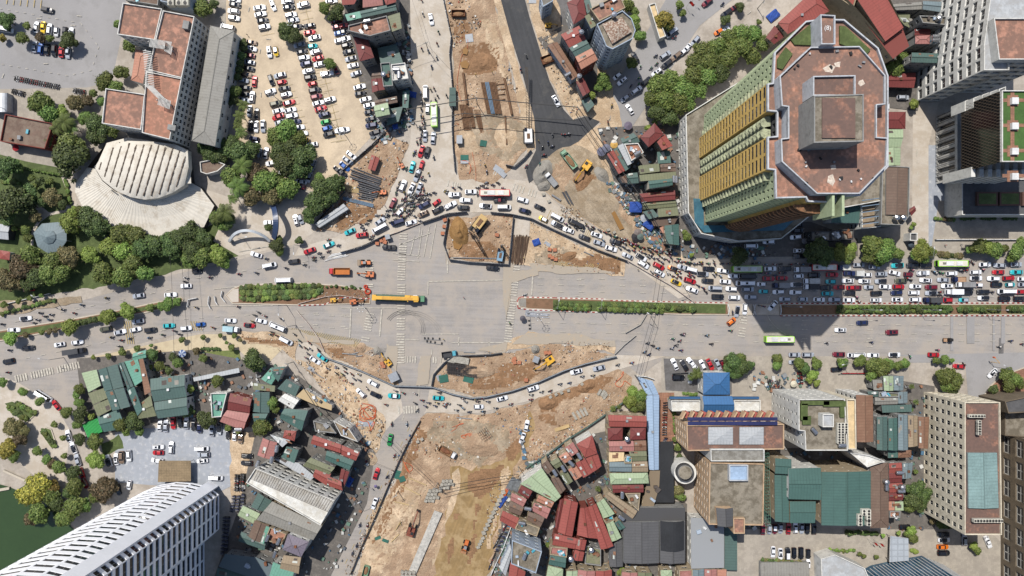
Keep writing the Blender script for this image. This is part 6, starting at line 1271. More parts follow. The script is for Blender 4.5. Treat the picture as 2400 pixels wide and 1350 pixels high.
# keep the outside of every wall outside
cx_, cy_ = sum(p[0] for p in poly) / len(poly), sum(p[1] for p in poly) / len(poly)
m.build('wall', [mat('clean white cladding', (232, 234, 240), rough=.5, var=.04, sc=.2, k=.85)], r); m2.build('wall', [MATS['clean white cladding']], r)
place_windows(sorted(wl, key=lambda q_: q_[1])[:0] + wl, r, 'dark', 60); place_windows(wins2, r, 'dark', 36)
m = MB(); m.add([(*p, TH) for p in poly], [tuple(range(len(poly)))]); m.build('roof', [roofm('L', 'f')], r)
m = MB(); a, b = P(488, 1131), P(511, 1142); d_ = (b - a); nrm = Vector((-(d_.y), d_.x, 0)).normalized() * .9
nrm = nrm if nrm.y > 0 or nrm.x > 0 else -nrm
m.add([a, b, b + Vector((0, 0, TH)), a + Vector((0, 0, TH)), a + nrm * .8, b + nrm * .8, b + nrm * .8 + Vector((0, 0, TH)), a + nrm * .8 + Vector((0, 0, TH))], [(0, 1, 2, 3), (4, 5, 6, 7), (0, 4, 7, 3), (1, 5, 6, 2), (3, 2, 6, 7)]); m.build('corner_fin', [MATS['clean white cladding']], r)
# blue glass tower, lower right edge
r = root('glass_tower', 2150, 1345, '', 'blue glass tower with white diagonal fins rising at the bottom edge', 'finned blue glass tower'); g2 = [tuple(P(*p)[:2]) for p in pts('2005,1345 2040,1325 2100,1312 2160,1302 2200,1318 2250,1350 2262,1420')]; m = MB(); BG = mat('blue curtain glass', (32, 78, 108), rough=.08, var=.25, sc=.3, rgb2=(90, 130, 150), amt=.3)
fz = MB()
for a, b in zip(g2, g2[1:]):
    m.quad((*b, 0), (*a, 0), (*a, 45), (*b, 45)); L = math.dist(a, b); k = int(L / 1.3)
    for i in range(k): t = i / k; x, y = a[0] + (b[0] - a[0]) * t, a[1] + (b[1] - a[1]) * t; fz.cyl((x, y + .2, 2), (x, y + .2, 45), .14, n=4)
m.add([(*p, 45) for p in g2] + [(g2[-1][0], g2[-1][1], 45), (g2[0][0], g2[-1][1], 45)], [tuple(range(len(g2) + 2))]); m.build('curtain_wall', [BG], r); fz.build('fin', [WHITE], r)
r = root('curved_canopy', 1970, 1330, '', 'smooth pale curved canopy roof at the bottom edge', cat='canopy'); block(r, '1922,1308 1955,1298 2025,1330 2045,1380 1925,1380', 0, 6, 'f', 'L', 'w')
r = root('glass_canopy', 2108, 1288, '', 'square pale glass canopy with grid lines over the forecourt', cat='canopy'); block(r, '2087,1256 2129,1262 2130,1314 2085,1318', 3.5, 4, None, 'L', 'w'); m = MB(); q = wq('2087,1256 2129,1262 2130,1314 2085,1318', 4); m.add([(*p, 4) for p in q], [(0, 1, 2, 3)]); m.build('glass', [mat('pale grid glass', (176, 184, 194), rough=.2, kind='tile', per=2.4, var=.08, sc=.2)], r); m = MB(); [m.cyl((*p, 0), (*p, 3.5), .12, n=6) for p in inset(q, .5)]; m.build('post', [STEEL], r)
r = root('greenhouse', 1840, 1332, '', 'long glass roof behind a flowering hedge below the parked cars', cat='greenhouse'); block(r, '1782,1318 1896,1318 1896,1380 1782,1380', 0, 2.5, 'g', 'Y', 'g', ins=.2, pitch=.1)
r = root('straw_canopy', 420, 1100, '', 'woven brown canopy at the foot of the curved white tower', cat='canopy'); block(r, '372,1080 447,1080 447,1128 370,1130', 3.2, 3.5, None, 'N', 't'); m = MB(); q = wq('372,1080 447,1080 447,1128 370,1130', 3.5); m.add([(*p, 3.5) for p in q], [(0, 1, 2, 3)]); m.build('woven_sheet', [mat('woven straw', (140, 122, 96), kind='tile', per=1, sc=.4)], r); m = MB(); [m.cyl((*p, 0), (*p, 3.3), .1, n=5) for p in inset(q, .4)]; m.build('post', [STEEL], r)
r = root('awning', 508, 878, '', 'long pale striped awning along the artificial turf', cat='awning'); block(r, '452,885 560,862 562,873 455,894', 2.6, 2.8, 's', 'L', 'g')
r = root('ribbed_canopy', 215, 1002, '', 'bright green ribbed canopy below the dark green roofs', lm='bright green canopy', cat='canopy'); q = wq('192,995 228,980 240,1012 205,1026', 3.2); m = MB(); BGN = mat('bright green sheet', (70, 178, 96), var=.08)
for i in range(13):
    t0, t1 = i / 13, (i + .62) / 13; L3 = lambda a, b, t: (a[0] + (b[0] - a[0]) * t, a[1] + (b[1] - a[1]) * t); m.prism([L3(q[0], q[1], t0), L3(q[0], q[1], t1), L3(q[3], q[2], t1), L3(q[3], q[2], t0)], 3.0, 3.25)
m.build('slat_roof', [BGN], r); m = MB(); m.add([(*p, 2.95) for p in q], [(0, 1, 2, 3)]); m.build('liner', [mat('dark green liner', (40, 96, 60))], r); m = MB(); [m.cyl((*p, 0), (*p, 3), .1, n=5) for p in inset(q, .3)]; m.build('post', [STEEL], r)
# random clutter that belongs to flat roofs: hatches, pipes
for o, d_, x, y, l, u in list(REG):
    if o.name.startswith('house'):
        rf = [c_ for c_ in o.children if c_.name.startswith('roof')]
        if not rf: continue
        me = rf[0].data; z = max(v.co.z for v in me.vertices); xs = [v.co.x for v in me.vertices]; ys = [v.co.y for v in me.vertices]; cx, cy = sum(xs) / len(xs), sum(ys) / len(ys)
        flat = len(me.polygons) == 1
        if flat:
            for _ in range(rnd.randint(2, 5)): m = MB(); a, b = rnd.uniform(-.3, .3) * (max(xs) - min(xs)), rnd.uniform(-.3, .3) * (max(ys) - min(ys)); m.box(cx + a, cy + b, z + .3, rnd.uniform(.5, 2.2), rnd.uniform(.5, 1.6), .6 + rnd.random(), rnd.uniform(0, 3)); m.build('roof_junk', [rnd.choice([GREYM, WHITE, RUST, PATCH[0], PATCH[3], wallm('b'), TQ])], o)
        if rnd.random() < .35: m = MB(); a, b = rnd.uniform(-.5, .5), rnd.uniform(-.5, .5); m.box(cx + a, cy + b, z + .1, .9, .9, .7); m.build('roof_vent', [rnd.choice([GREYM, WHITE, RUST])], o)
# ---------------------------------------------------------------- trees and shrubs
LF = dict(d=mat('dark foliage', (68, 86, 46), var=.5, sc=.5, fine=1.6, kind='leaf', rgb2=(84, 98, 48), amt=.35, rough=.7, bump=.1), m=mat('green foliage', (90, 112, 52), var=.5, sc=.5, fine=1.6, kind='leaf', rgb2=(112, 126, 60), amt=.35, rough=.7, bump=.1),
 l=mat('light green foliage', (112, 136, 58), var=.4, sc=.5, fine=1.6, kind='leaf', rgb2=(140, 156, 70), amt=.35, rough=.7), y=mat('yellowing foliage', (140, 132, 54), var=.4, sc=.5, fine=1.6, kind='leaf', rgb2=(72, 84, 40), amt=.5, rough=.7), b=mat('brownish foliage', (104, 96, 62), var=.4, sc=.5, fine=1.6, kind='leaf', rgb2=(72, 80, 46), amt=.5, rough=.7))
LF2 = {k: mat('young ' + k + ' leaves', c, var=.3, sc=.6, fine=2, kind='leaf', rough=.6) for k, c in dict(d=(98, 116, 60), m=(126, 142, 72), l=(150, 168, 86), y=(176, 160, 74), b=(136, 124, 84)).items()}  # paler tint for a random share of leaves in the upper crown
BARK = mat('bark', (112, 96, 80), var=.2, sc=2, space='obj')
def crown_mesh(seed, lm, dens=1.0, leaf=.085):
    """unit crown: overlapping leafy lobes made of a few thousand small leaf clumps"""
    r_ = random.Random(seed); m = MB(); lobes = [(0, 0, .1, .62, .5)]
    for i in range(r_.randint(11, 16)):
        a = r_.uniform(0, math.tau); d = r_.uniform(.38, .74) if i > 2 else r_.uniform(.1, .35); s = r_.uniform(.16, .38); lobes.append((d * math.cos(a), d * math.sin(a), r_.uniform(-.12, .3) + (.25 if i < 3 else 0) - d * .22, s, s * r_.uniform(.7, .95)))
    for (cx, cy, cz, s, sz) in lobes:
        n = int(dens * 520 * (s * s) / (.3 * .3) * .62)
        for _ in range(n):
            u = r_.uniform(-.35, 1); t = r_.uniform(0, math.tau); q = math.sqrt(max(0, 1 - u * u)); rr = r_.uniform(.72, 1.06) if r_.random() < .86 else r_.uniform(1.05, 1.3); p = Vector((cx + s * rr * q * math.cos(t), cy + s * rr * q * math.sin(t), cz + sz * rr * u))
            nr = Vector((q * math.cos(t) + r_.uniform(-.7, .7), q * math.sin(t) + r_.uniform(-.7, .7), u + r_.uniform(-.3, .9))).normalized(); a = nr.orthogonal().normalized(); a.rotate(Matrix.Rotation(r_.uniform(0, 6.28), 3, nr)); b = nr.cross(a); k = leaf * r_.uniform(.55, 1.2)
            m.add([p - a * k, p - b * k * .7, p + a * k, p + b * k * .7], [(0, 1, 2, 3)])
    for i in range(len(m.m)):
        if r_.random() < .3 and m.v[m.f[i][0]][2] > -.1: m.m[i] = 1
    return m.mesh('crown', [LF[lm], LF2[lm]])
def trunk_mesh(seed):
    r_ = random.Random(seed); m = MB(); m.cyl((0, 0, 0), (.02, .01, .55), .035, .026, 7)
    for i in range(6): a = i * 1.05 + r_.uniform(-.3, .3); e = (.42 * math.cos(a), .42 * math.sin(a), r_.uniform(.72, .85)); m.cyl((.02, .01, .45 + .02 * i), e, .018, .006, 5); m.cyl(e, (e[0] * 1.4, e[1] * 1.3, e[2] + .08), .006, .003, 4)
    return m.mesh('trunk', [BARK])
CRW = {(k, i): crown_mesh(i * 7 + ord(k), k, *((1, .085) if k != 'd' else (1.05, .08))) for k in 'dmlyb' for i in range(3)}
SMC = {(k, i): crown_mesh(90 + i + ord(k), k, .4, .15) for k in 'dmlyb' for i in range(2)}
TRK = [trunk_mesh(i) for i in range(3)]
KT = dict(d='dark green', m='green', l='light green', y='yellowing', b='brownish')
def tree(x, y, r, t, h=None, lm=None):
    r = r * S; h = h or max(1.2, min(13, r * 1.75 + 1.2)); k = (H - h * .75) / H; gx, gy = 1200 + (x - 1200) * k, 675 + (y - 675) * k; small = r < 1.9
    g = gz(gx, gy); o = put('shrub' if h < 3 else 'tree', None, None, P(gx, gy) + Vector((0, 0, g)), rnd.uniform(0, 6.28)); o.empty_display_size = .5
    ch = min(r * 1.0, h * .55); put('crown', rnd.choice([v for kk, v in (SMC if small else CRW).items() if kk[0] == t]), o, (0, 0, h - ch * .8), rnd.uniform(0, 6.28), (r * 1.08, r * 1.08, ch))
    put('trunk', TRK[rnd.randrange(3)], o, (0, 0, 0), 0, (h * .8, h * .8, h))
    sz = 'very wide ' if r > 6.4 else 'broad ' if r > 4.4 else 'mid sized ' if r > 2.6 else 'small '
    reg(o, sz + KT[t] + (' tree' if h >= 3 else ' shrub'), 'tree' if h >= 3 else 'shrub', x, y, group='trees around the junction' if h >= 3 else 'shrubs and hedge plants', lm=lm)
def trees(s):
    for q in s.split(): f = q.split(','); tree(float(f[0]), float(f[1]), float(f[2]), f[3])
trees('''275,55,11,m 92,88,12,b 116,90,10,m 157,95,20,d 63,60,10,m 50,88,17,m 12,46,20,d 4,88,9,y 300,104,17,m 280,168,19,m 242,190,24,m 267,204,20,m 217,217,10,m 237,237,12,m 90,238,30,m 110,262,26,m 145,262,17,l 172,240,20,b 200,237,14,b
222,290,26,d 220,318,22,d 198,275,18,m 260,304,18,m 160,335,32,m 140,352,20,m 154,366,42,d 12,390,26,d 40,395,14,m 110,330,14,m 26,470,38,d 55,460,26,d 12,500,26,d 66,482,20,d 80,505,14,b 158,520,26,l 170,500,16,l 205,515,30,d 228,530,26,d 183,494,13,m 280,548,28,m
318,552,26,m 255,580,24,l 285,590,26,l 208,600,22,l 330,582,28,d 362,575,26,d 396,572,26,d 308,617,26,m 238,640,28,m 284,648,28,m 335,640,22,m 65,598,26,m 46,630,30,b 80,648,26,d 118,612,26,m 158,600,26,b 110,640,28,m 140,640,24,m 8,655,24,b 26,664,20,b 60,664,18,d
73,418,9,m 93,423,10,d 116,423,10,m 80,436,9,m 115,462,20,b 145,478,13,d 96,474,14,d 58,540,13,m 32,535,8,l 63,558,12,m 473,18,24,m 500,8,12,d 668,70,20,d 690,84,18,d 664,62,13,m 760,18,16,m 788,25,20,d 776,42,10,d 771,148,15,m 571,100,10,d 569,113,10,d 566,130,11,d
563,148,10,d 561,164,10,d 556,180,10,d 549,212,16,m 546,234,14,d 545,333,19,d 520,336,14,d 668,305,30,m 645,322,26,m 697,325,22,m 655,350,26,d 705,365,30,d 665,385,32,d 700,395,26,d 680,345,26,d 560,358,30,d 590,350,20,d 535,352,20,d 490,360,20,d 512,366,18,d 474,350,16,d
540,412,28,m 618,425,32,m 600,410,24,b 588,458,24,b 672,440,28,m 635,452,24,b 650,425,22,m 755,440,30,d 782,432,26,d 738,470,28,d 725,500,20,d 748,415,13,m 770,462,22,d 506,510,20,m 536,516,18,d 522,528,16,m 440,545,26,d 418,560,26,d 472,558,22,d 405,582,24,d 450,586,26,d 490,582,14,d
438,606,20,m 470,604,26,m 512,596,24,l 524,612,16,l 628,534,10,d 647,578,17,d 655,590,12,m 700,564,10,d 655,560,9,m 645,570,9,d 70,699,7,m 43,706,7,m 9,715,9,m 96,692,6,m 162,765,22,l 23,792,18,l 250,743,19,l 262,736,12,m 298,728,20,l 350,722,11,m 392,714,17,m 378,718,12,m 412,708,12,m 190,757,8,d 200,754,8,d 212,751,8,d 222,749,8,d
116,777,7,b 98,780,7,m 130,774,7,b 60,785,7,b 219,838,6,l 254,834,8,m 285,826,10,m 322,818,9,m 355,810,5,m 358,832,14,d 373,858,13,m 350,862,9,m 395,868,10,d 186,912,14,m 180,926,11,m 186,944,13,m 154,967,16,m 186,970,18,d 214,977,10,l 128,995,9,m 181,995,13,m 280,997,18,m 310,990,22,d 295,1010,12,m 53,919,12,m 91,942,12,m 5,897,12,m
25,1005,22,b 55,1010,14,b 425,796,8,m 476,790,7,m 517,787,6,m 549,788,7,m 532,803,5,m 564,797,5,b 543,816,9,m 590,845,26,d 600,860,14,d 508,894,16,m 443,912,12,l 475,838,10,b 440,965,15,d 481,985,22,d 546,944,11,d 638,944,16,m 645,960,10,m 612,1003,24,m 415,850,14,m 405,838,12,d 535,1003,9,m 558,1010,9,m 460,822,9,b
15,1055,22,y 30,1070,16,m 43,1028,18,b 86,1058,13,m 108,1078,13,m 151,1069,8,m 135,1096,17,m 120,1088,12,b 186,1030,15,d 219,1038,20,m 222,1078,22,l 169,1110,18,d 171,1141,22,m 160,1155,16,d 240,1154,28,b 225,1162,20,m 80,1150,32,y 60,1165,26,y 110,1160,24,m 118,1150,20,y 85,1205,26,m 68,1218,16,b 170,1190,28,m 150,1215,24,m 197,1186,18,m 130,1180,20,d 148,1027,8,m 325,1012,11,m
1472,10,17,m 1487,43,13,l 1490,60,13,m 1500,83,15,m 1487,25,12,m 1560,42,22,y 1566,58,16,m 1602,30,9,m 1592,10,11,m 1414,186,19,m 1424,202,13,m 1405,205,12,m 1389,224,10,l 1480,146,15,m 1520,300,9,l 1535,285,7,l
1548,196,30,m 1575,190,28,m 1600,205,28,m 1530,228,22,m 1560,232,30,m 1592,240,28,m 1545,262,24,d 1572,275,22,d 1612,225,22,m 1741,75,24,m 1768,78,22,m 1789,101,20,m 1713,86,22,m 1683,108,26,m 1650,116,26,m 1741,108,28,m 1766,130,22,m 1708,136,28,m 1663,142,28,m 1628,142,24,m 1625,176,28,m
1660,178,26,m 1690,165,24,d 1612,210,26,m 1640,210,22,m 1720,108,22,m 1615,247,18,m 1640,160,22,m 1698,48,11,d 1736,15,12,d 1779,52,7,m 1706,44,9,d 2118,136,17,m 2100,160,22,m 2082,172,14,m 2143,243,12,l 1737,600,22,d 1728,610,14,d 1915,585,26,d 1938,598,22,d 1905,600,18,d 1972,590,20,l 1992,600,18,m 1996,582,14,l
2050,578,28,m 2072,592,28,m 2040,600,20,m 2083,574,20,m 2104,594,16,m 2060,612,14,m 2166,586,24,l 2152,594,16,m 2182,592,16,m 2168,606,14,m 2297,577,21,m 2318,580,20,l 2335,586,22,m 2277,584,12,m 2355,582,12,m 2385,592,20,m 2396,570,16,m 2375,604,12,l 2141,526,7,l 2135,534,5,l
1722,850,22,d 1742,862,20,d 1712,866,16,d 1735,840,16,m 1756,856,13,d 1728,876,15,d 1708,842,14,d 1824,842,14,m 1822,856,14,m 1874,852,15,m 1888,864,13,d 1917,854,13,m 1910,846,9,m 1978,850,13,m 1969,846,8,m 1907,880,13,l 1898,890,10,l 1914,898,9,l
2050,856,22,m 2070,866,22,m 2045,878,16,m 2085,854,16,m 2020,846,14,m 2008,850,10,m 2108,856,12,m 2122,852,13,m 2192,844,8,m 2200,846,8,d 2216,842,12,m 2232,844,6,m 2222,882,24,m 2242,892,22,m 2224,904,18,m 2234,918,12,d 2210,880,14,l 2362,878,18,m 2380,890,20,m 2368,902,18,m 2392,900,13,m 2330,914,11,d
1483,918,17,l 1503,928,18,m 1480,940,18,l 1502,950,16,m 1487,958,12,m 2150,1148,22,d 2166,1160,20,d 2145,1175,22,d 2132,1190,15,m 2160,1185,16,d 2136,1246,13,l 2142,1262,14,m 2128,1252,9,m 2283,1282,11,l 2292,1290,10,m 2217,1226,13,d 2203,1230,11,m 2186,1222,8,b 2228,1232,9,d 2146,1106,6,m 1707,1295,8,m 1709,1310,8,m
1588,1048,10,m 1592,1070,8,d 1590,1150,14,b 1596,1165,12,m 1584,1160,10,m 1285,1277,7,m 1414,1180,5,m 1583,1010,6,m 1582,1030,7,m 1458,1335,8,l 1450,1342,7,l 1573,935,8,m 1620,598,6,l 1612,555,11,m 1604,545,8,m
2015,1298,6,m 2025,1304,6,m 2055,1305,6,m 2070,1255,6,l 2106,1250,6,l 1992,1252,5,d''')
def shrubs(x0, y0, x1, y1, n, r0=3.4, r1=6, jit=1.5, t='dmm'):
    for i in range(n):
        u = (i + .5) / n; r = rnd.uniform(r0, r1); x, y = x0 + (x1 - x0) * u + rnd.uniform(-jit, jit), y0 + (y1 - y0) * u + rnd.uniform(-jit, jit)
        tree(x, y, r, rnd.choice(t), rnd.uniform(.9, 1.8) + (.4 if pip(x, y, [(1200, 690), (2460, 705), (2460, 745), (1200, 735)]) else 0))
shrubs(1302, 714, 1384, 717, 14, 6, 8); shrubs(1302, 721, 1384, 724, 12, 6, 7); shrubs(1402, 715, 1555, 719, 24, 6, 8.5, t='dm'); shrubs(1400, 725, 1555, 729, 22, 6, 8.5, t='dm'); shrubs(1562, 721, 1625, 725, 7, 6, 9, t='dm')
for x in (1592, 1625, 1968, 1978, 2043, 2081, 2117, 2154, 2193, 2228, 2264, 2303, 2341, 2378): tree(x, 725 + rnd.uniform(-2, 2), 7, 'd', 2.6)
shrubs(562, 674, 750, 669, 20, 6, 9, 2, 'mdm'); shrubs(566, 688, 755, 682, 20, 7, 10, 3, 'mdm'); shrubs(600, 700, 740, 693, 14, 6, 9, 2, 'mdl'); shrubs(750, 672, 850, 674, 9, 3, 5, 2, 'md'); shrubs(562, 698, 600, 706, 5, 5, 7, 2, 'md'); shrubs(1962, 720, 2226, 720, 30, 5, 6.5, 1, 'dm'); shrubs(1962, 730, 2226, 730, 30, 5, 6.5, 1, 'dm'); shrubs(2248, 725, 2342, 725, 14, 6, 8, 1, 'dm'); shrubs(2364, 725, 2400, 725, 6, 6, 8, 1, 'dm')
shrubs(0, 735, 130, 702, 16, 4, 7, 2, 'dm'); shrubs(2200, 595, 2255, 599, 9, 5, 8, 1, 'db'); shrubs(2190, 512, 2238, 516, 8, 4, 7, 1, 'mb'); shrubs(60, 395, 150, 412, 16, 3, 4, 1, 'm'); shrubs(152, 420, 164, 478, 10, 4, 6, 1, 'm')
shrubs(1786, 1313, 1880, 1318, 18, 4, 6, 1, 'dmb'); shrubs(1578, 945, 1584, 1020, 10, 3, 6, 1, 'm'); shrubs(15, 950, 62, 985, 10, 5, 8, 3, 'dm'); shrubs(35, 945, 84, 970, 10, 5, 8, 2, 'dm'); shrubs(98, 1010, 128, 1045, 7, 6, 8, 2, 'dm'); shrubs(2250, 512, 2285, 512, 6, 4, 5, .5, 'd'); shrubs(2300, 512, 2335, 512, 6, 4, 5, .5, 'd'); shrubs(2350, 512, 2384, 512, 6, 4, 5, .5, 'd')
shrubs(470, 818, 515, 818, 8, 4, 5, 1, 'd'); shrubs(1945, 1290, 2005, 1292, 10, 3, 6, 2, 'ml'); shrubs(1925, 1300, 1915, 1345, 6, 3, 5, 1, 'm'); shrubs(230, 535, 262, 560, 5, 6, 10, 3, 'd'); shrubs(4, 425, 45, 428, 7, 5, 8, 2, 'm'); shrubs(1982, 1248, 2060, 1252, 11, 5, 7, 1.5, 'd'); shrubs(1640, 925, 1600, 922, 8, 4, 5, 1, 'm'); shrubs(2110, 1288, 2155, 1296, 6, 4, 7, 3, 'ml')
def palm_crown():
    m = MB(); r_ = random.Random(5)
    for i in range(17):
        a = i * 2.4 + r_.uniform(-.2, .2); L = r_.uniform(.8, 1.05); el = r_.uniform(.05, .75); p = Vector((0, 0, 0)); d = Vector((math.cos(a), math.sin(a), el)); n = Vector((-math.sin(a), math.cos(a), 0))
        for k in range(9):
            q = p + d * L / 9; w_ = .17 * math.sin((k + 1) / 10 * math.pi) + .03
            for s in (-1, 1): m.add([p, p + d * .03, p + d * .05 + n * s * w_ - Vector((0, 0, .05)), p + d * .02 + n * s * w_ - Vector((0, 0, .06))], [(0, 1, 2, 3)])
            m.add([p, q, q + n * .012, p + n * .012], [(0, 1, 2, 3)])
            for j in (1, 2):
                e = p + d * L / 27 * j
                for s in (-1, 1): m.add([e, e + d * .025, e + d * .05 + n * s * w_ - Vector((0, 0, .06)), e + d * .03 + n * s * w_ - Vector((0, 0, .07))], [(0, 1, 2, 3)])
            p = q; d = (d - Vector((0, 0, .19))).normalized()
    return m.mesh('crown', [LF['m']])
PC = palm_crown(); PT = (lambda m: (m.cyl((0, 0, 0), (.02, 0, 1), .035, .026, 8), m.mesh('trunk', [BARK]))[1])(MB())
for x, y, r in ((150, 285, 26), (132, 300, 20), (165, 300, 18), (569, 247, 16), (561, 272, 17), (564, 310, 17), (556, 292, 14), (566, 388, 26), (556, 438, 28), (545, 465, 15), (526, 498, 26), (505, 512, 18), (172, 424, 8), (2028, 72, 14), (2045, 100, 13), (2060, 130, 10), (1633, 876, 17), (1620, 884, 10), (1437, 958, 9), (1451, 954, 7), (2137, 906, 8), (2147, 942, 8), (1402, 1146, 9), (475, 840, 12), (2136, 960, 6)):
    h = 3 + r * .22; k = (H - h) / H; gx, gy = 1200 + (x - 1200) * k, 675 + (y - 675) * k; o = put('palm_tree', None, None, P(gx, gy) + Vector((0, 0, gz(gx, gy))), rnd.uniform(0, 6)); put('crown', PC, o, (0, 0, h), 0, (r * S * 1.05,) * 3); put('trunk', PT, o, (0, 0, 0), 0, (4.5, 4.5, h)); reg(o, ('tall' if r > 15 else 'short') + ' feathery palm', 'palm', x, y, group='palm trees')

SZ = {'very': 4, 'broad': 3, 'mid': 2, 'smal': 1, 'small': 1}
over('tree', 296, lambda r_: r_[0].children[0].scale[0], 'trees', 'remaining small trees scattered under and between larger crowns')
over('shrub', 290, lambda r_: r_[0].children[0].scale[0], 'shrubbery', 'remaining low shrubs filling the hedges and beds')
# ---------------------------------------------------------------- building sites
HOARD = mat('blue grey hoarding', (150, 158, 166), rough=.6, var=.1); HDARK = mat('dark hoarding', (84, 86, 92), rough=.6)
def fence(s, h, m_, desc, lm=None, z=0, name='site_fence', base=True, gap=3.2):
    q = pts(s); r = put(name, None); cx, cy = q[len(q) // 2]; reg(r, '', 'fence', cx, cy, label=desc, lm=lm)
    for (a, b) in zip(q, q[1:]):
        A, B = P(*a), P(*b); L = (B - A).length; n = max(1, round(L / gap)); ang = math.atan2(B.y - A.y, B.x - A.x)
        for i in range(n):
            c = A.lerp(B, (i + .5) / n); g = z + .22
            m = MB(); m.box(0, 0, h / 2, L / n - .08, .12, h); m.box(0, 0, h, L / n, .2, .1)
            put('panel', m.mesh('panel', [m_]), r, (c.x, c.y, g), ang)
            if base: m = MB(); m.box(-L / n / 2, 0, h / 2, .14, .3, h + .15); put('post', m.mesh('post', [STEEL]), r, (c.x, c.y, g), ang)
fence('850,869 925,903 1015,906 1060,922 1105,932', 1.9, HOARD, 'pale blue grey hoarding wall along the west half of the lower detour', 'lower hoarding wall')
fence('748,822 764,837 800,850 850,869', 1.8, HOARD, 'pale hoarding beside the turquoise car on the lower detour')
fence('1106,932 1140,929 1200,915 1262,894 1320,868 1370,852 1444,834', 1.9, HOARD, 'pale blue grey hoarding wall curving along the east half of the lower detour')
fence('1066,833 1100,832 1150,830 1176,826', 1.8, HDARK, 'dark hoarding on the north edge of the south pit'); fence('1012,903 1017,876 1040,850 1062,834', 1.8, HDARK, 'dark hoarding slanting beside the teal cab lorry')
fence('990,522 1052,501 1095,497', 2, HDARK, 'dark hoarding between the detour and the excavated pit, west piece'); fence('1150,498 1200,503 1246,513 1300,540 1350,562 1400,586 1470,612', 2, HDARK, 'long dark hoarding along the inner edge of the curved detour', 'curved detour hoarding')
fence('1051,511 1040,572 1053,608 1098,614 1192,620 1203,508', 2, HDARK, 'dark hoarding box enclosing the excavated pit', 'pit hoarding box'); fence('800,592 850,578 903,552', 1.8, HDARK, 'dark hoarding beside the red SUV on the detour')
fence('1037,-10 1058,90 1054,130 1061,210 1060,300 1062,345 1067,404', 1.9, HDARK, 'dark fence along the north road beside the earthworks'); fence('1186,388 1205,392 1228,372 1245,352', 1.8, HDARK, 'short dark zigzag fence at the mouth of the new black road')
fence('740,525 810,450 800,405 872,342 905,310', 1.6, HDARK, 'dark fence between the tan car park and the scrap yard'); fence('985,985 965,1020 935,1080 905,1150 882,1205 850,1275 822,1345', 1.3, mat('earth bank board', (96, 84, 72)), 'dark trench boards along the south road')
fence('1150,1345 1180,1280 1200,1225', 1.6, WHITE, 'white fence beside the long row of parked motorbikes'); fence('1232,1095 1285,1062 1330,1028 1375,1000 1462,940', 1.8, mat('green sheet fence', (86, 112, 106)), 'green and white sheet fence above the diagonal houses')
fence('1465,780 1500,760 1515,735', .8, mat('faded barrier', (180, 176, 168)), 'low line of barriers swinging across the eastbound road', base=False, gap=1.6); fence('1440,830 1462,808 1490,785', .8, MATS['faded barrier'], 'low line of barriers at the end of the lower hoarding', base=False, gap=1.6)
STR = mat('white plastic barrier', (206, 200, 190), rgb2=(150, 60, 50), amt=.5, sc=1.5); fence('697,728 725,760 748,792 762,825', .8, STR, 'line of red and white barriers slanting across the closed west road', base=False, gap=1.6); fence('1472,612 1520,640 1570,668 1628,710', .8, STR, 'line of red and white barriers beside the jam', base=False, gap=1.6)
fence('700,712 765,695 800,692 850,700', .8, STR, 'red and white barriers round the machine park on the median', base=False, gap=1.6); fence('985,523 930,545 905,553', .6, STR, 'low rubble line at the detour edge', base=False, gap=1.2)
for s, d in (('441,720 444,702 464,698', 'white barrier line, western one by the median gap'), ('492,694 490,712 496,724', 'curved white barrier, middle of the three in the median gap'), ('505,694 507,706 512,714', 'short curved white barrier nearest the concrete median tip'), ('523,682 520,695 530,708', 'curved white barrier hugging the concrete median tip'), ('1704,713 1708,725 1705,738', 'white barrier closing the median by the brown SUV'), ('1764,713 1767,726 1764,738', 'left one of the paired white barriers in the median gap'), ('1769,713 1766,726 1770,738', 'right one of the paired white barriers in the median gap'), ('1827,714 1829,728 1827,738', 'white barrier beside the slanting silver car')): fence(s, .9, WHITE, d, base=False, gap=1.2, name='barrier', z=.1)
fence('1490,880 1515,882 1532,888', 1.2, WHITE, 'white wall at the head of the light blue roof', name='wall'); fence('2190,562 2460,562', 1, WHITE, 'white boundary wall behind the hedge', name='wall'); fence('1970,874 2080,874', 1, RP, 'red sign board strip over the dark sheds'); 
fence('0,716 120,688', .8, WHITE, 'white railing by the west tree row'); fence('1575,875 1700,868', .8, wallm('k'), 'low dark wall beside the row of slanted parked cars', name='wall')
# heaps
def heap(x, y, rx, ry, h, mk, desc, rot=0, lm=None, seed=0):
    m = MB(); n, k = 26, 12; z0 = gz(x, y) - .1
    for j in range(k + 1):
        r_ = j / k
        for i in range(n):
            a = math.tau * i / n; e = 1 + .16 * noise.noise(Vector((math.cos(a) * 1.6 + seed, math.sin(a) * 1.6, seed))); z = h * (1 - r_) ** .9 * (.85 + .3 * noise.noise(Vector((r_ * 5 * math.cos(a), r_ * 5 * math.sin(a), seed + 3)))) 
            m.v.append((rx * S * r_ * e * math.cos(a), ry * S * r_ * e * math.sin(a), max(0, z) if j < k else -.2))
    for j in range(k):
        for i in range(n): m.f.append((j * n + i, (j + 1) * n + i, (j + 1) * n + (i + 1) % n, j * n + (i + 1) % n)); m.m.append(0); m.uv.append(None)
    o = m.build('earth_heap', GM[mk] if mk in GM else MATS[mk], None, P(x, y) + Vector((0, 0, z0)), True); o.rotation_euler = (0, 0, R(rot)); reg(o, '', 'heap', x, y, label=desc, lm=lm)
mat('ochre clay', (158, 122, 76), rgb2=(132, 98, 60), sc=.3, fine=1.5, var=.2, bump=.4)
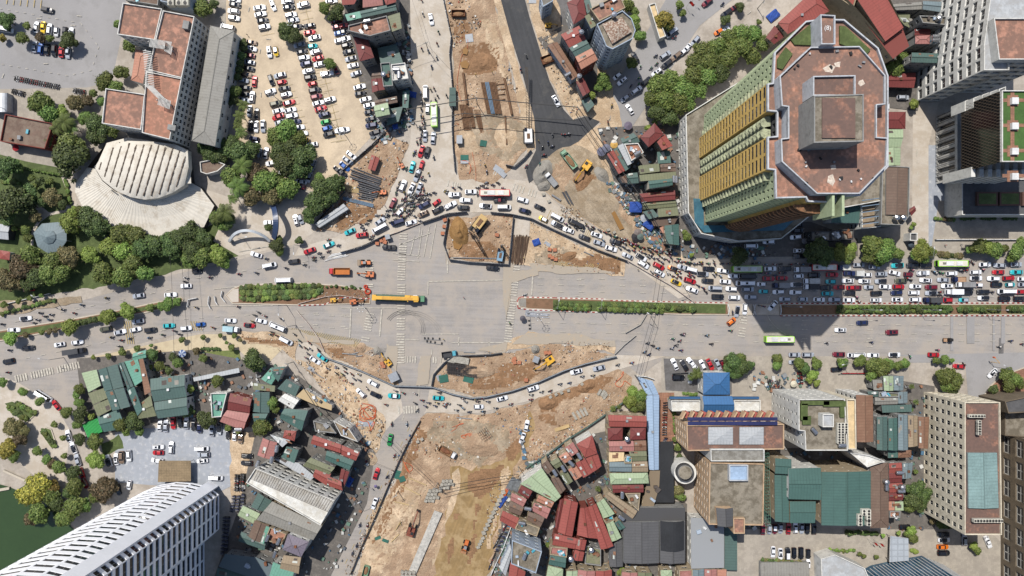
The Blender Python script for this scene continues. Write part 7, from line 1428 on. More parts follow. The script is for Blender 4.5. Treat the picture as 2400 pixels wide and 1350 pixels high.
for i, a in enumerate(((1077, 545, 24, 36, 4.2, 'ochre clay', 'big ochre clay heap inside the hoarded pit', 10, 'ochre clay heap'), (1272, 405, 34, 22, 3.4, 'gsand', 'large grey sand heap at the mouth of the east yard', 60, 'grey sand heap'), (1276, 435, 18, 13, 2, 'gsand', 'smaller grey sand heap touching the white flatbed truck', 20), (1410, 412, 16, 24, 2, 'gsand', 'grey sand heap under the row of market umbrellas', 40), (1366, 425, 24, 30, 1.6, 'wet', 'dark brown soil heap under the yellow excavator bucket', -20),
  (1400, 470, 46, 60, 1.6, 'sand', 'wide spread of tan sand in the east yard', 40), (884, 823, 10, 11, 1.5, 'gsand', 'small grey aggregate heap at the tip of the south west pit', 0), (1255, 819, 11, 11, 2.2, 'gsand', 'round grey aggregate heap in the south pit', 0, 'round aggregate heap'), (848, 815, 11, 13, 1.2, 'dirt', 'heap of pale bricks and earth by the zebra crossing', 20), (1375, 905, 26, 14, 2, 'wet', 'brown soil ridge on the slope below the lower detour', 25),
  (1285, 945, 24, 16, 2, 'wet', 'brown soil heap above the broken kerb stones', 10), (1130, 150, 38, 26, 2, 'wet', 'churned brown clay mound beside the north puddles', 20, 'churned clay mound'), (1120, 1040, 50, 28, 1.8, 'dirt', 'grey brown rubble mound beside the yellow mud track', -20), (1335, 600, 22, 12, 1.2, 'wet', 'dark soil heap beside the stacks of red brick', 20), (1100, 330, 30, 40, 1.1, 'dirt2', 'pale sand drift in the north earthworks', 0), (1185, 320, 30, 44, 1.4, 'dirt2', 'large pale sand heap beside the black road fence', 10),
  (1280, 860, 40, 14, 1.4, 'dirt', 'long earth bank behind the lower hoarding', 20), (1120, 870, 40, 16, 1.5, 'dirt', 'long earth bank in the middle of the south pit', 0), (870, 1075, 14, 18, 1.2, 'dirt2', 'earth heap beside the orange hose', 40), (595, 1120 + 20, 1, 1, .1, 'gsand', 'trace of sand by the parked bikes', 0))): heap(*a, seed=i * 1.7)
for s, d in (('1085,118 1092,112 1098,120 1095,130 1086,128', 0), ('1078,148 1092,143 1100,152 1096,163 1082,160', 0), ('1062,566 1080,562 1084,576 1076,586 1064,582', 0), ('1432,500 1440,495 1462,536 1452,540', 0)):
    q = pts(s); m = MB(); m.add([P(x, y) + Vector((0, 0, .95 if y < 540 else .9)) for x, y in q], [tuple(range(len(q)))]); setting(m.build('puddle', mat('muddy water', (150, 112, 62), rough=.1, var=.05)))
# loose rubble: past counting
RB = [mat('rubble white', (214, 208, 198)), mat('rubble grey', (150, 146, 140)), mat('rubble tan', (178, 150, 118)), mat('rubble brown', (112, 86, 66)), mat('rubble red', (160, 92, 72)), mat('rubble blue', (80, 110, 150))]
RW = (5, 6, 7, 6, 2, .6)
m = MB()
for s, n, a, b in (('1280,40 1330,120 1380,250 1343,279 1300,190 1262,98', 420, .15, .6), ('738,802 892,822 930,900 782,838', 260, .12, .5), ('1014,905 1062,835 1300,802 1440,831 1320,874 1110,928', 600, .12, .6), ('1310,800 1440,802 1440,828 1310,826', 260, .12, .5), ('985,976 1120,972 1250,940 1250,1010 1100,1090 960,1060', 700, .15, .8), ('1260,1000 1450,880 1470,940 1280,1060 1215,1112', 900, .12, .7), ('692,842 782,852 905,985 880,1060 850,1040 800,960', 700, .15, .8),
    ('800,400 905,315 960,335 930,415 900,478 800,545 740,540', 900, .15, .9), ('1415,430 1500,525 1590,600 1575,560 1480,440', 420, .12, .5), ('1310,480 1360,490 1365,520 1320,510', 120, .2, .7), ('1243,518 1330,562 1465,612 1462,648 1236,622', 420, .12, .5), ('1050,512 1202,505 1192,616 1052,605', 420, .12, .6), ('1048,0 1100,0 1130,60 1062,120', 260, .2, .9), ('1064,200 1110,180 1125,240 1064,340', 260, .15, .6), ('1075,350 1150,360 1130,412 1080,412', 160, .15, .6),
    ('1110,150 1200,150 1215,220 1120,215', 160, .2, .7), ('960,1010 985,985 890,1200 830,1345 805,1345', 420, .15, .7), ('1150,1130 1220,1090 1200,1200 1160,1280 1130,1280', 320, .15, .7), ('760,670 870,685 862,710 740,712', 320, .12, .5), ('555,780 700,800 690,840 600,800', 200, .1, .4), ('820,960 870,1010 860,1060 800,1000', 160, .2, .8), ('1283,105 1356,175 1345,190 1300,140', 120, .2, .9)):
    q = pts(s); xs = [p[0] for p in q]; ys = [p[1] for p in q]; k = 0
    while k < n:
        x, y = rnd.uniform(min(xs), max(xs)), rnd.uniform(min(ys), max(ys))
        if not pip(x, y, q): continue
        k += 1
        if noise.noise(Vector((x * .05, y * .05, 3))) < -.05 and rnd.random() < .75: continue
        p = P(x, y); z = .35 if k % 3 else .6; sz = rnd.uniform(a, b) * rnd.uniform(.6, 1.3); m.box(p.x, p.y, z, sz, sz * rnd.uniform(.4, 1), sz * rnd.uniform(.3, .7), rnd.uniform(0, 3), rnd.choices(range(6), RW)[0], rnd.uniform(.6, 1))
o = m.build('rubble', RB); o['kind'] = 'stuff'
JK = [mat('junk %d' % i, c, rough=.6) for i, c in enumerate(((206, 206, 202), (140, 142, 144), (92, 100, 108), (150, 110, 86), (78, 112, 138), (96, 124, 108)))]; m = MB()
for s, n in (('590,880 700,880 790,950 880,1060 860,1180 770,1340 560,1340 560,1190 600,1010', 300), ('1180,1150 1330,1030 1420,1010 1425,1180 1340,1200 1290,1340 1190,1340', 300), ('1300,1160 1480,1150 1600,1185 1610,1340 1290,1345', 200), ('1418,965 1520,965 1522,1220 1418,1180', 120), ('1640,1050 2160,1050 2160,1080 1800,1240 1640,1240', 120), ('2040,880 2190,905 2190,1240 2080,1240', 160), ('300,820 450,820 660,860 660,1010 440,985 300,1010', 200), ('1400,300 1610,290 1610,590 1560,580 1440,430', 220), ('1415,430 1440,430 1560,560 1590,600 1540,590', 260), ('860,250 960,240 965,300 900,340 870,320', 160), ('900,60 960,60 968,290 945,290 950,150', 90), ('1460,690 1480,690 1480,692', 0), ('1210,960 1230,1090 1330,1040 1240,1100', 60), ('1150,1360 1190,1230 1215,1120 1230,1130 1200,1250 1170,1360', 120), ('840,1000 870,1030 840,1180 800,1340 770,1340 820,1180', 25), ('1765,870 1900,870 1900,915 1765,915', 60), ('1590,575 1800,575 1800,606 1600,606', 80)):
    q = pts(s); xs = [p[0] for p in q]; ys = [p[1] for p in q]; k = 0; t_ = 0
    while k < n and t_ < 9000:
        t_ += 1; x, y = rnd.uniform(min(xs), max(xs)), rnd.uniform(min(ys), max(ys))
        if pip(x, y, q): k += 1; p = P(x, y); sz = rnd.uniform(.4, 1.7); m.box(p.x, p.y, .55, sz, sz * rnd.uniform(.4, 1), rnd.uniform(.3, 1.1), rnd.uniform(0, 3), rnd.randrange(6))
o = m.build('clutter', JK); o['kind'] = 'stuff'
# scrap yard and street stalls
TARP = [mat('blue tarpaulin', (44, 78, 156), var=.2, sc=.6), mat('orange tarpaulin', (206, 106, 58)), mat('grey tarpaulin', (112, 116, 120)), mat('green tarpaulin', (68, 106, 92))]
def tarp(x, y, w_, l, a, i, h, desc):
    m = MB(); n = 7
    for j in range(n):
        for k in range(n): m.v.append(((j / (n - 1) - .5) * l, (k / (n - 1) - .5) * w_, h + .35 * noise.noise(Vector((j * .9 + x, k * .9, y))) - .25 * ((j in (0, n - 1)) + (k in (0, n - 1)))))
    for j in range(n - 1):
        for k in range(n - 1): a_ = j * n + k; m.f.append((a_, a_ + n, a_ + n + 1, a_ + 1)); m.m.append(0); m.uv.append(None)
    if h > 1:
        for sx in (-.45, .45):
            for sy in (-.45, .45): m.cyl((sx * l, sy * w_, 0), (sx * l, sy * w_, h - .2), .05, n=4, mi=0)
    o = m.build('tarpaulin', [TARP[i]], None, P(x, y) + Vector((0, 0, gz(x, y) + .1)), False); o.rotation_euler = (0, 0, R(a)); reg(o, '', 'tarpaulin', x, y, label=desc)
for a in ((1487, 487, 4.2, 4.8, 0, 0, 2.6, 'bright blue tarpaulin roof over a pavement stall by the flag'), (966, 225, 4, 2.4, 80, 0, 2.4, 'blue tarpaulin awning in front of the north road houses'), (1257, 568, 2.6, 3, 20, 0, .5, 'crumpled blue tarpaulin on the earth beside the rebar pile'), (1518, 528, 3, 4.4, -35, 0, 2.4, 'darker blue tarpaulin under the grey market umbrella'), (928, 296, 3.4, 2.2, 10, 0, 2.4, 'dark blue tarpaulin below the olive roofed house'), (1187, 1150, 1.4, 5, 60, 1, .6, 'orange tarpaulin strip on the white blocks'), (1178, 1175, 1.6, 5.5, 55, 0, .6, 'blue tarpaulin strip below the orange one'),
    (1367, 1028, 3, 4, 35, 0, 3, 'light blue tarpaulin beside the red hipped house'), (1811, 38, 3.4, 5, 40, 0, .8, 'blue tarpaulin bundle by the red roofed villa'), (1206, 1130, 5, 5, 60, 2, 4, 'dark grey sheet over the building corner by the mud track'), (820, 1330 - 205, 3, 4, 60, 0, 2.2, 'blue shaded awning beside the south road')): tarp(*a)
def umbrella(x, y, r, c, desc, c2=None):
    o = thing('umbrella', x, y, 0, desc='', cat='umbrella', label=desc); m = MB(); n = 10; R_ = r * S
    for i in range(n):
        a, b = math.tau * i / n, math.tau * (i + 1) / n; m.add([(0, 0, 2.9), (R_ * math.cos(a), R_ * math.sin(a), 2.2), (R_ * math.cos(b), R_ * math.sin(b), 2.2)], [(0, 1, 2)], i % 2 if c2 else 0)
    m.build('canopy', [mat('umbrella cloth %d %d %d' % c, c)] + ([mat('umbrella cloth %d %d %d' % c2, c2)] if c2 else []), o); m = MB(); m.cyl((0, 0, 0), (0, 0, 3.0), .04, n=5); m.build('pole', [STEEL], o)
for a in ((1470, 298, 10, (110, 102, 118), 'purple grey parasol on the corner below the street junction'), (1408, 358, 11, (108, 110, 130), 'grey blue parasol, left of the pair beside the market houses'), (1419, 350, 10, (120, 122, 140), 'grey blue parasol, right of the pair beside the market houses'), (1437, 342, 9, (206, 166, 92), 'pale yellow parasol beside the green roof'), (1437, 337, 7, (210, 205, 196), 'white parasol by the green roofed corner house'), (1519, 270, 9, (44, 44, 54), 'black parasol under the big street trees'), (1486, 556, 9, (52, 50, 54), 'black parasol in the cluster beside the jam'),
    (1492, 546, 9, (122, 112, 108), 'brown grey parasol in the cluster beside the jam'), (1498, 556, 8, (92, 108, 104), 'green grey parasol in the cluster beside the jam'), (1508, 513, 10, (164, 168, 176), 'pale grey parasol by the blue awning'), (1225, 746, 7, (86, 84, 92), 'dark parasol leaning by the fallen signal frames'), (434, 827, 9, (70, 96, 150), 'blue and white striped parasol beside the turf garden', (190, 200, 215)), (1880, 566, 7, (128, 128, 134), 'grey parasol in the tower shade beside the white SUV'), (2128, 574, 7, (84, 98, 110), 'grey parasol on the pavement between two street trees'),
    (46, 343 + 6, 8, (170, 40, 50), 'red parasol below the brown tiled house'), (883, 1086 + 50, 4, (120, 110, 150), 'tiny purple parasol by the south road'), (1855, 898, 8, (206, 200, 180), 'cream parasol among the motorbikes')): umbrella(*a)
def crate(x, y, sx, sy, h, a, mm, name, desc, cat):
    m = MB(); m.box(0, 0, h / 2, sx, sy, h, 0, 0); o = m.build(name, [mm], None, P(x, y) + Vector((0, 0, gz(x, y)))); o.rotation_euler = (0, 0, R(a)); reg(o, desc, cat, x, y, group=cat + 's on the sites')
CB = mat('pale concrete block', (172, 168, 158), rgb2=(140, 134, 122), sc=1); BKP = mat('stacked red brick', (186, 122, 92), kind='tile', per=.3, var=.2, sc=2); HUT = mat('grey sheet hut', (150, 156, 164), rough=.5)
def block_(x, y, sx, sy, h, a):
    m = MB(); m.add([(-sx / 2, -sy / 2, 0), (sx / 2, -sy / 2, 0), (sx / 2, sy / 2, 0), (-sx / 2, sy / 2, 0), (-sx / 2 + .06, -sy / 2 + .06, h), (sx / 2 - .06, -sy / 2 + .06, h), (sx / 2 - .06, sy / 2 - .06, h), (-sx / 2 + .06, sy / 2 - .06, h)], [(0, 1, 5, 4), (1, 2, 6, 5), (2, 3, 7, 6), (3, 0, 4, 7), (4, 5, 6, 7)]); m.box(0, 0, h + .03, .3, .08, .06)
    o = m.build('concrete_block', [CB], None, P(x, y) + Vector((0, 0, gz(x, y)))); o.rotation_euler = (0, 0, R(a)); reg(o, 'pale concrete block', 'concrete block', x, y, group='concrete blocks on the sites')
for x, y, a in ((1290, 930, 35), (1303, 924, 35), (1316, 920, 35), (1332, 915, 10), (1364, 900, 40), (1425, 539, 20), (1439, 545, 30), (1274, 456, 10), (1287, 472, 20), (888, 1018, 30), (892, 1008, 30), (980, 1034, 20), (990, 1028, 30)): block_(x, y, 1.3, 1.1, .9, a)
for i in range(11): block_(1180 - i * 4.6, 1152 + i * 9.5, 1.7, 1.5, 1.1, 20 + rnd.uniform(-12, 12))
for i in range(4): block_(1129 - i * 3.6 + 3, 1260 + i * 7, 1.6, 1.1, .8, 20)
for i in range(7):
    for j in range(3 + (i % 2)): block_(1018 + j * 8.2 + i * -3.2 + (22 if i < 3 else 0), 1126 + i * 7.6, 1.35, 1.2, 1.0, -12 + rnd.uniform(-5, 5))
for i in range(8): block_(944 + i % 4 * 9, 1338 + i // 4 * 8, 1.4, 1.2, 1, -20)
for i, (x, y, a) in enumerate(((1346, 974, -60), (1356, 970, -60), (1364, 966, -60), (1372, 963, -65), (1415, 923, 55), (1412, 920, 60), (1418, 928, 55), (1404, 918, 60))):
    crate(x, y, 2.6 if i > 3 else 3.3, 1.0, .6, a, CB, 'concrete_kerb_beam', 'pale concrete beam', 'concrete beam')
crate(1317, 1002, 6, 1.3, .8, 18, mat('pale timber', (190, 164, 120)), 'timber_bundle', 'long pale timber bundle below the concrete beams', 'timber bundle')
for x, y in ((885, 571), (895, 564), (902, 560), (903, 568), (1043, 516), (1042, 531), (1038, 547), (896, 851), (900, 858), (1279, 826), (1287, 826), (1206, 840), (1206, 849), (1233, 890), (1288, 585), (1300, 586), (1288, 600), (1294, 604), (1302, 608), (1165, 551), (1204, 845), (1217, 849)): crate(x, y, 1.5, 1.3, 1, rnd.uniform(-20, 20), BKP, 'brick_stack', 'stack of red bricks', 'brick stack')
for x, y, sx, sy, a, d in ((925, 882, 3.4, 3.2, 25, 'small pale blue site hut at the tip of the south west pit'), (911, 556, 1.6, 1.6, 15, 'grey metal box beside the brick stacks and dark SUV'), (1062, 218, 2.2, 2.6, 0, 'green grey site hut straddling the north road fence'), (1062, 240, 2.4, 4, 0, 'blue grey metal box below the green hut on the north fence'), (1256, 841, 2, 2.2, -20, 'pale metal tray beside the round aggregate heap'), (1078, 330, 2, 3, 0, 'white container box on the north site'), (1010, 1340 - 4 - 200, .1, .1, 0, '')):
    if not d: continue
    m = MB(); m.box(0, 0, 1.2, sx, sy, 2.4); o = thing('site_hut', x, y, 0, R(a), desc='', cat='site hut', label=d); m.build('body', [HUT], o); m = MB(); m.box(0, 0, 2.5, sx + .3, sy + .3, .14); m.build('roof', [roofm('J', 's') if 'green' in d else HUT], o); m = MB(); m.box(0, -sy / 2 - .03, 1, .8, .06, 1.9); m.build('door', [GREYM], o)
for x, y, sx, sy, a, mm, nm, d in ((859, 1336, 2.2, 4.4, -15, GREENP, 'skip_container', 'green skip container at the bottom of the sand pit'), (1075, 35, 5.4, 2.4, 0, RUST, 'skip_container', 'rusty open skip beside the white block heap'), (1286, 140, 3, 6, -70, RUST, 'skip_container', 'rusty soil filled skip beside the old houses')):
    o = thing('skip_container', x, y, 0, R(a), desc='', cat='skip', label=d); m = MB(); m.box(0, 0, .3, sx, sy, .2); [m.box(s * sx / 2, 0, .9, .12, sy, 1.4) for s in (-1, 1)]; [m.box(0, s * sy / 2, .9, sx, .12, 1.4) for s in (-1, 1)]; m.build('body', [mm], o); m = MB(); m.ball((0, 0, .5), 1, 8, sx=sx * .4, sy=sy * .4, sz=.4, half=True); m.build('load', [GM['wet']], o)
# long things: pipes, beams, sheet piles, bars
def rod(x0, y0, x1, y1, r, mm, name, desc, cat, z=0, n=7):
    p, q = P(x0, y0), P(x1, y1); c = (p + q) / 2; m = MB(); d = (q - p) / 2; m.cyl(-d, d, r, n=n); o = m.build(name, [mm], None, (c.x, c.y, gz((x0 + x1) / 2, (y0 + y1) / 2) + r + z)); reg(o, desc, cat, (x0 + x1) / 2, (y0 + y1) / 2, group=cat + 's stacked on the sites')
BLK = mat('black steel pipe', (74, 76, 82), rough=.45, metal=.3); BROWN = mat('rusty steel', (122, 92, 68), rgb2=(92, 68, 52), sc=.8); TIM = mat('timber', (196, 172, 128)); BLU = mat('blue grey steel', (112, 122, 138), rough=.5)
for i in range(15): u = i / 14; rod(826 + rnd.uniform(-6, 5) - u * 6 + (18 if i > 5 else 0), 394 + i * 5, 898 - u * 20 + rnd.uniform(-4, 4), 420 + i * 3.6, .3, BLK, 'steel_pipe', 'black steel pipe in the scrap yard stack', 'steel pipe', .3 * (i % 2))
for i in range(6): rod(806 + i * 2, 434 + i * 3, 842, 440 + i * 2.5, .22, TIM, 'timber_pole', 'pale timber pole beside the black pipes', 'timber pole')
for i in range(3): rod(805, 462 + i * 3, 876, 480 + i * 3, .25, BLU, 'steel_beam', 'blue grey steel beam at the south of the scrap yard', 'steel beam')
for i in range(11): rod(1128 + i * 3.3, 194, 1143 + i * 3.2, 268, .24, BROWN if i not in (3, 4, 5) else BLU, 'steel_beam', 'long ' + ('rusty' if i not in (3, 4, 5) else 'blue grey') + ' beam in the north stack', 'steel beam', .2)
for i in range(4): rod(1158 + i, 201 + i * 12, 1184, 197 + i * 12, .18, BROWN, 'steel_beam', 'short rusty beam lying across the north site', 'steel beam')
for i in range(9): rod(1078 + i * 3.4, 246 + (i > 5) * 6, 1089 + i * 3.1, 306 - (i > 5) * 4, .26, BROWN, 'sheet_pile', 'rusty sheet pile in the north west stack', 'sheet pile')
for i in range(5): rod(1112 + i * 3, 258, 1124 + i * 3, 306 + i * 6, .2, BROWN, 'steel_beam', 'loose rusty beam beside the sheet piles', 'steel beam')
rod(1086, 172, 1095, 245, .5, BROWN, 'steel_beam', 'thick brown beam beside the white sheet', 'steel beam'); rod(1182, 185, 1200, 270, .5, BROWN, 'steel_beam', 'thick brown beam east of the north stack', 'steel beam'); rod(1184, 272, 1188, 340, .35, BROWN, 'steel_beam', 'upright lying beam on the pale sand', 'steel beam')
for i in range(30): rod(1204 + i * 1.25 + rnd.uniform(-1, 1), 552 + rnd.uniform(-3, 4), 1198 + i * 1.05 + rnd.uniform(-2, 2), 616 + rnd.uniform(-4, 5), .13, mat('dark rusty bars', (96, 76, 62)), 'steel_bar', 'thin rusty reinforcing bar in the big bundle', 'steel bar', rnd.uniform(0, .3), 5)
for i in range(4): rod(1317 + i * 3.2, 450 - (i > 1) * 2, 1333 + i * 3.5, 478 + (i % 2) * 3, .22, BLK, 'steel_pipe', 'black pipe lying on the east yard earth', 'steel pipe')
rod(1293, 457, 1314, 470, .4, GREYM, 'steel_pipe', 'short fat grey pipe in the east yard', 'steel pipe')
for i in range(9): rod(1231 + rnd.uniform(-2, 2), 725 + i * 1.9, 1284 + rnd.uniform(-5, 5), 728 + i * 2 + rnd.uniform(-3, 3), .12, mat('galvanised pole', (176, 182, 192), rough=.35, metal=.4), 'steel_pole', 'galvanised pole lying by the median tip', 'steel pole', rnd.uniform(0, .3), 5)
for i in range(10): rod(762 + i * 2 + rnd.uniform(-4, 4), 612 - i * 1.8, 812 + rnd.uniform(-6, 6), 599 - i * .8 + rnd.uniform(-3, 3), .12, WHITE, 'steel_barrier', 'white steel barrier piled on the closed road', 'barrier frame', rnd.uniform(0, .4), 4)
for x0, y0, x1, y1 in ((1070, 978, 1106, 981), (1087, 825, 1113, 826), (822, 830, 840, 826), (834, 835, 850, 833), (803, 828, 838, 831), (1260, 862, 1310, 852), (1062, 604, 1166, 606), (957, 1118, 1000, 1136), (940, 1135, 985, 1158), (925, 1175, 972, 1186), (928, 1240, 940, 1220), (918, 1268, 936, 1250), (720, 862, 758, 886), (1390, 600, 1368, 590)): rod(x0, y0, x1, y1, .2, TIM if y0 > 1100 else GREYM, 'steel_beam', 'single ' + ('timber coloured' if y0 > 1100 else 'grey') + ' beam', 'steel beam', .1)
# reinforcing cages
CAGE = mat('cage steel', (70, 66, 66)); GT = mat('green netting', (52, 104, 92))
def cage(x, y, l, w_, h, a, desc, lm=None):
    o = thing('rebar_cage', x, y, 0, R(a), desc='', cat='rebar cage', label=desc, lm=lm); m = MB()
    for i in range(6):
        for s in (-1, 1): m.cyl((-l / 2, (i / 5 - .5) * w_, h / 2 + s * h / 2 + .1), (l / 2, (i / 5 - .5) * w_, h / 2 + s * h / 2 + .1), .06, n=4)
    m.build('long_bars', [CAGE], o); m = MB()
    for i in range(int(l)): x_ = -l / 2 + i + .5; m.box(x_, 0, h + .1, .08, w_, .08); m.box(x_, -w_ / 2, h / 2, .08, .08, h); m.box(x_, w_ / 2, h / 2, .08, .08, h)
    m.build('cross_bars', [CAGE], o)
for i in range(4): cage(1083, 857 + i * 6.5, 12, 1.0, .9, -8, f'long dark reinforcing cage in the south pit, {("nearest the road", "second from the road", "third from the road", "farthest from the road")[i]}')
cage(1137, 1018, 5, 4, .6, -55, 'square reinforcing cage on the brown rubble mound'); m = MB()
for x, y, a, b, r in ((1040, 887, 3.6, 3, 10), (1098, 889, 4, 2.4, -15), (1030, 885, 2, 2.4, 20), (934, 1113, 2.6, 3.4, -15), (943, 1122, 2.4, 2.2, 20), (904, 1266, 2.6, 1.2, -20), (886, 1260, 2.4, 1.2, 20), (1133, 337, 2.6, 2.4, -10), (1089, 370, 3.2, 2, 0), (1089, 378, 3.2, 2, 2), (1100, 91, 3, 3.2, 8), (1168, 398, 4.4, 2.4, -35), (1178, 408, 3, 2, -40), (1283, 572, 2.6, 1.4, -30), (730, 864, 2.6, 1.6, -25), (1094, 1345 - 440, .1, .1, 0), (1058, 843, 3, 2, -12), (850, 993, 3.4, 2, -8), (868, 993, 3, 2.2, -8), (1248, 4, 3, 1.6, 0), (1079, 843, 7, 2.6, -10)):
    i = rnd.randrange(9); g = 'green' if y in (887, 889, 1113, 1122, 1266, 1260, 337, 370) else 'grey'; crate(x, y, a, b, .25 if y != 843 else 1.2, r, GT if g == 'green' else HUT if y != 843 else CB, 'metal_sheet', f'{g} metal sheet or slab on a building site', 'metal sheet')
# hoses
HO = mat('orange hose', (212, 104, 58), rough=.5)
def hose(s, desc, r=.13, cat='hose', mm=None, z=.25, loops=None):
    q = [Vector((*p, 0)) for p in pts(s)] if s else [Vector((loops[0] + (loops[2] + .7 * k) * math.cos(k * .5), loops[1] + (loops[2] + .5 * (k % 7)) * math.sin(k * .5) + k * .2, 0)) for k in range(loops[3])]
    for _ in range(2):
        n = []
        for a, b in zip(q, q[1:]): n += [a * .75 + b * .25, a * .25 + b * .75]
        q = [q[0]] + n + [q[-1]]
    m = MB(); w_ = [P(p.x, p.y) + Vector((0, 0, z + gz(p.x, p.y))) for p in q]; [m.cyl(a, b, r, n=5, cap=False) for a, b in zip(w_, w_[1:]) if (b - a).length > .01]; o = m.build('hose' if cat == 'hose' else 'cable', [mm or HO], None, None, True); reg(o, '', cat, q[len(q) // 2].x, q[len(q) // 2].y, label=desc)
hose('850,945 880,950 883,968 862,985 842,975 846,955 870,955 885,975 870,985 850,972 855,955 872,948 882,965 874,985 858,965 845,952 848,948', 'tangled coils of orange hose beside the south west houses', .17)
hose('848,965 842,975 848,988 862,985 868,1000 870,1010 875,1000 880,985 872,995', 'second orange hose loop under the tangled coils', .16); hose('838,990 836,1005 842,1025 850,1040 862,1044', 'orange hose trailing down to the red roofs')
hose('1081,378 1095,377 1106,392 1100,408', 'orange arc of hose on the north site'); hose('946,1081 952,1092 960,1105 968,1100 966,1090 955,1085 948,1083 952,1098 962,1108', 'orange hose loops beside the south road trench'); hose('1456,878 1462,868 1460,880 1445,893 1440,900 1450,908 1460,902 1462,890 1475,900 1482,905', 'orange hose lying at the head of the blue roof')
hose('1058,1010 1068,1005 1075,992 1092,990 1060,1000', 'thin orange hose on the rubble mound', .1); hose('', 'orange coil of hose on the mound above the dump truck', .16, loops=(1098, 1018, 3.5, 30)); hose('1096,90 1098,110 1090,125 1082,130 1076,160 1070,200 1082,240', 'long orange cord down the north site', .07); hose('1105,350 1112,380 1116,405 1115,425', 'thin orange cord at the junction mouth', .07)
RRG = mat('red ring', (190, 62, 40)); 
for x, y, r, d in ((863, 683, 6, 'large red hose reel on the median beside the yellow crane'), (858, 672, 3.5, 'smaller red hose reel on the median')):
    m = MB(); [m.cyl((r * S * math.cos(a), r * S * math.sin(a), .3), (r * S * math.cos(a + .4), r * S * math.sin(a + .4), .3), .28, n=6) for a in [i * .4 for i in range(16)]]; o = m.build('hose_reel', [RRG], None, P(x, y) + Vector((0, 0, .45))); reg(o, '', 'hose reel', x, y, label=d)
# ---------------------------------------------------------------- machines
def excavator(x, y, a, k, mm, desc, lm, cab_off=0, reach=1.0, house=0):
    o = thing('excavator', x, y, 0, R(a), (k, k, k), desc='', cat='excavator', label=desc, lm=lm)
    for s in (-1, 1): m = MB(); m.prism([(-1.7, s * 1.1 - .25), (1.7, s * 1.1 - .25), (1.9, s * 1.1), (1.7, s * 1.1 + .25), (-1.7, s * 1.1 + .25), (-1.9, s * 1.1)], .02, .8); m.build('track', [PLAST], o)
    m = MB(); m.box(-.6, 0, 1.35, 2.9, 2.3, .9); m.box(-1.7, 0, 1.5, .7, 2.2, 1.1, taper=.9); m.build('body', [mm], o); m = MB(); m.box(-1.0, -.5, 1.9, 1.1, .9, .2); m.build('engine_cover', [PLAST], o)
    m = MB(); m.box(.5, .7, 1.9, 1.3, .85, 1.5, taper=.9); m.build('cab', [GLASS], o); m = MB(); m.box(.5, .7, 2.68, 1.3, .85, .1); m.build('cab_roof', [mm], [c_ for c_ in o.children if c_.name.startswith('cab')][0])
    e = (3.4 * reach, -.1, 3.6); t = (5.6 * reach, -.1, 1.7); m = MB(); m.cyl((.6, -.1, 1.5), (1.9 * reach, -.1, 3.4), .28, .26, 6); m.cyl((1.9 * reach, -.1, 3.4), e, .26, .2, 6); m.build('boom', [mm], o); m = MB(); m.cyl((2.9 * reach, -.1, 3.9), t, .2, .14, 6); m.build('stick', [mm], o)
    m = MB(); m.cyl((.7, .15, 1.9), (1.8 * reach, .1, 2.9), .09, n=5); m.cyl((2.2 * reach, -.1, 3.8), (3.1 * reach, -.1, 4.2), .08, n=5); m.build('hydraulic_ram', [STEEL], o); m = MB(); m.box(t[0] - .1, t[1], t[2] - .5, .7, 1.0, .8, taper=.7); m.build('bucket', [PLAST], [c_ for c_ in o.children if c_.name.startswith('stick')][0])
excavator(1372, 393, -126, 1.25, YE, 'yellow excavator digging in the east yard beside the tipper truck', 'east yard excavator'); excavator(910, 847, 128, .85, YE, 'small yellow excavator at the tip of the south west pit', 'south west excavator', reach=.9)
excavator(1285, 845, 212, 1.15, YE, 'yellow excavator in the south pit beside the aggregate heap', 'south pit excavator'); excavator(898, 452, 183, .75, OR, 'small orange excavator gripping the black pipes', 'orange excavator'); excavator(867, 643, 176, .95, OR, 'orange excavator parked on the zebra crossing', 'crossing excavator', reach=.9)
excavator(942, 388, 120, .65, OR, 'orange mini excavator at the edge of the scrap yard', 'scrap yard digger'); excavator(832, 707, 8, .85, OR, 'orange red excavator on the median machine park', 'median excavator', reach=.8); excavator(1286, 62, 0, .75, YE, 'small yellow excavator behind the black road', 'north excavator', reach=.8); excavator(785, 703, 5, .7, YE, 'small yellow digger on the median machine park', 'median digger', reach=.8)
excavator(966, 1238, 72, 1.2, mat('dull red brown paint', (132, 76, 60), var=.2), 'rusty red excavator in the sand pit', 'rusty red excavator', reach=1.2)
def loader(x, y, a, k, desc, lm, front='bucket'):
    o = thing('wheel_loader', x, y, 0, R(a), (k, k, k), desc='', cat='loader', label=desc, lm=lm); m = MB(); m.box(-1, 0, 1.3, 2.2, 1.4, .9, taper=.9); m.box(.9, 0, 1.0, 1.3, 1.1, .6); m.build('body', [OR], o); m = MB(); m.box(.1, 0, 2.1, 1.2, 1.1, 1.1, taper=.85); m.build('cab', [GLASS], o); m = MB(); m.box(.1, 0, 2.7, 1.1, 1.0, .08); m.build('cab_roof', [GREYM], o)
    for sx in (-1.1, 1.1):
        for s in (-1, 1): put('wheel', wheel_mesh(.62, .45), o, (sx, s * .95, .62))
    if front == 'bucket': m = MB(); m.box(2.5, 0, .6, .9, 2.3, .8, taper=.8); m.build('bucket', [mat('rusty bucket', (176, 130, 96))], o)
    else: m = MB(); m.cyl((2.3, -1.1, .8), (2.3, 1.1, .8), .8, n=14); m.build('drum', [mat('dusty drum', (150, 134, 116))], o)
    m = MB(); [m.cyl((1.2, s * .5, 1.1), (2.2, s * .7, .8), .1, n=5) for s in (-1, 1)]; m.build('arm', [OR], o)
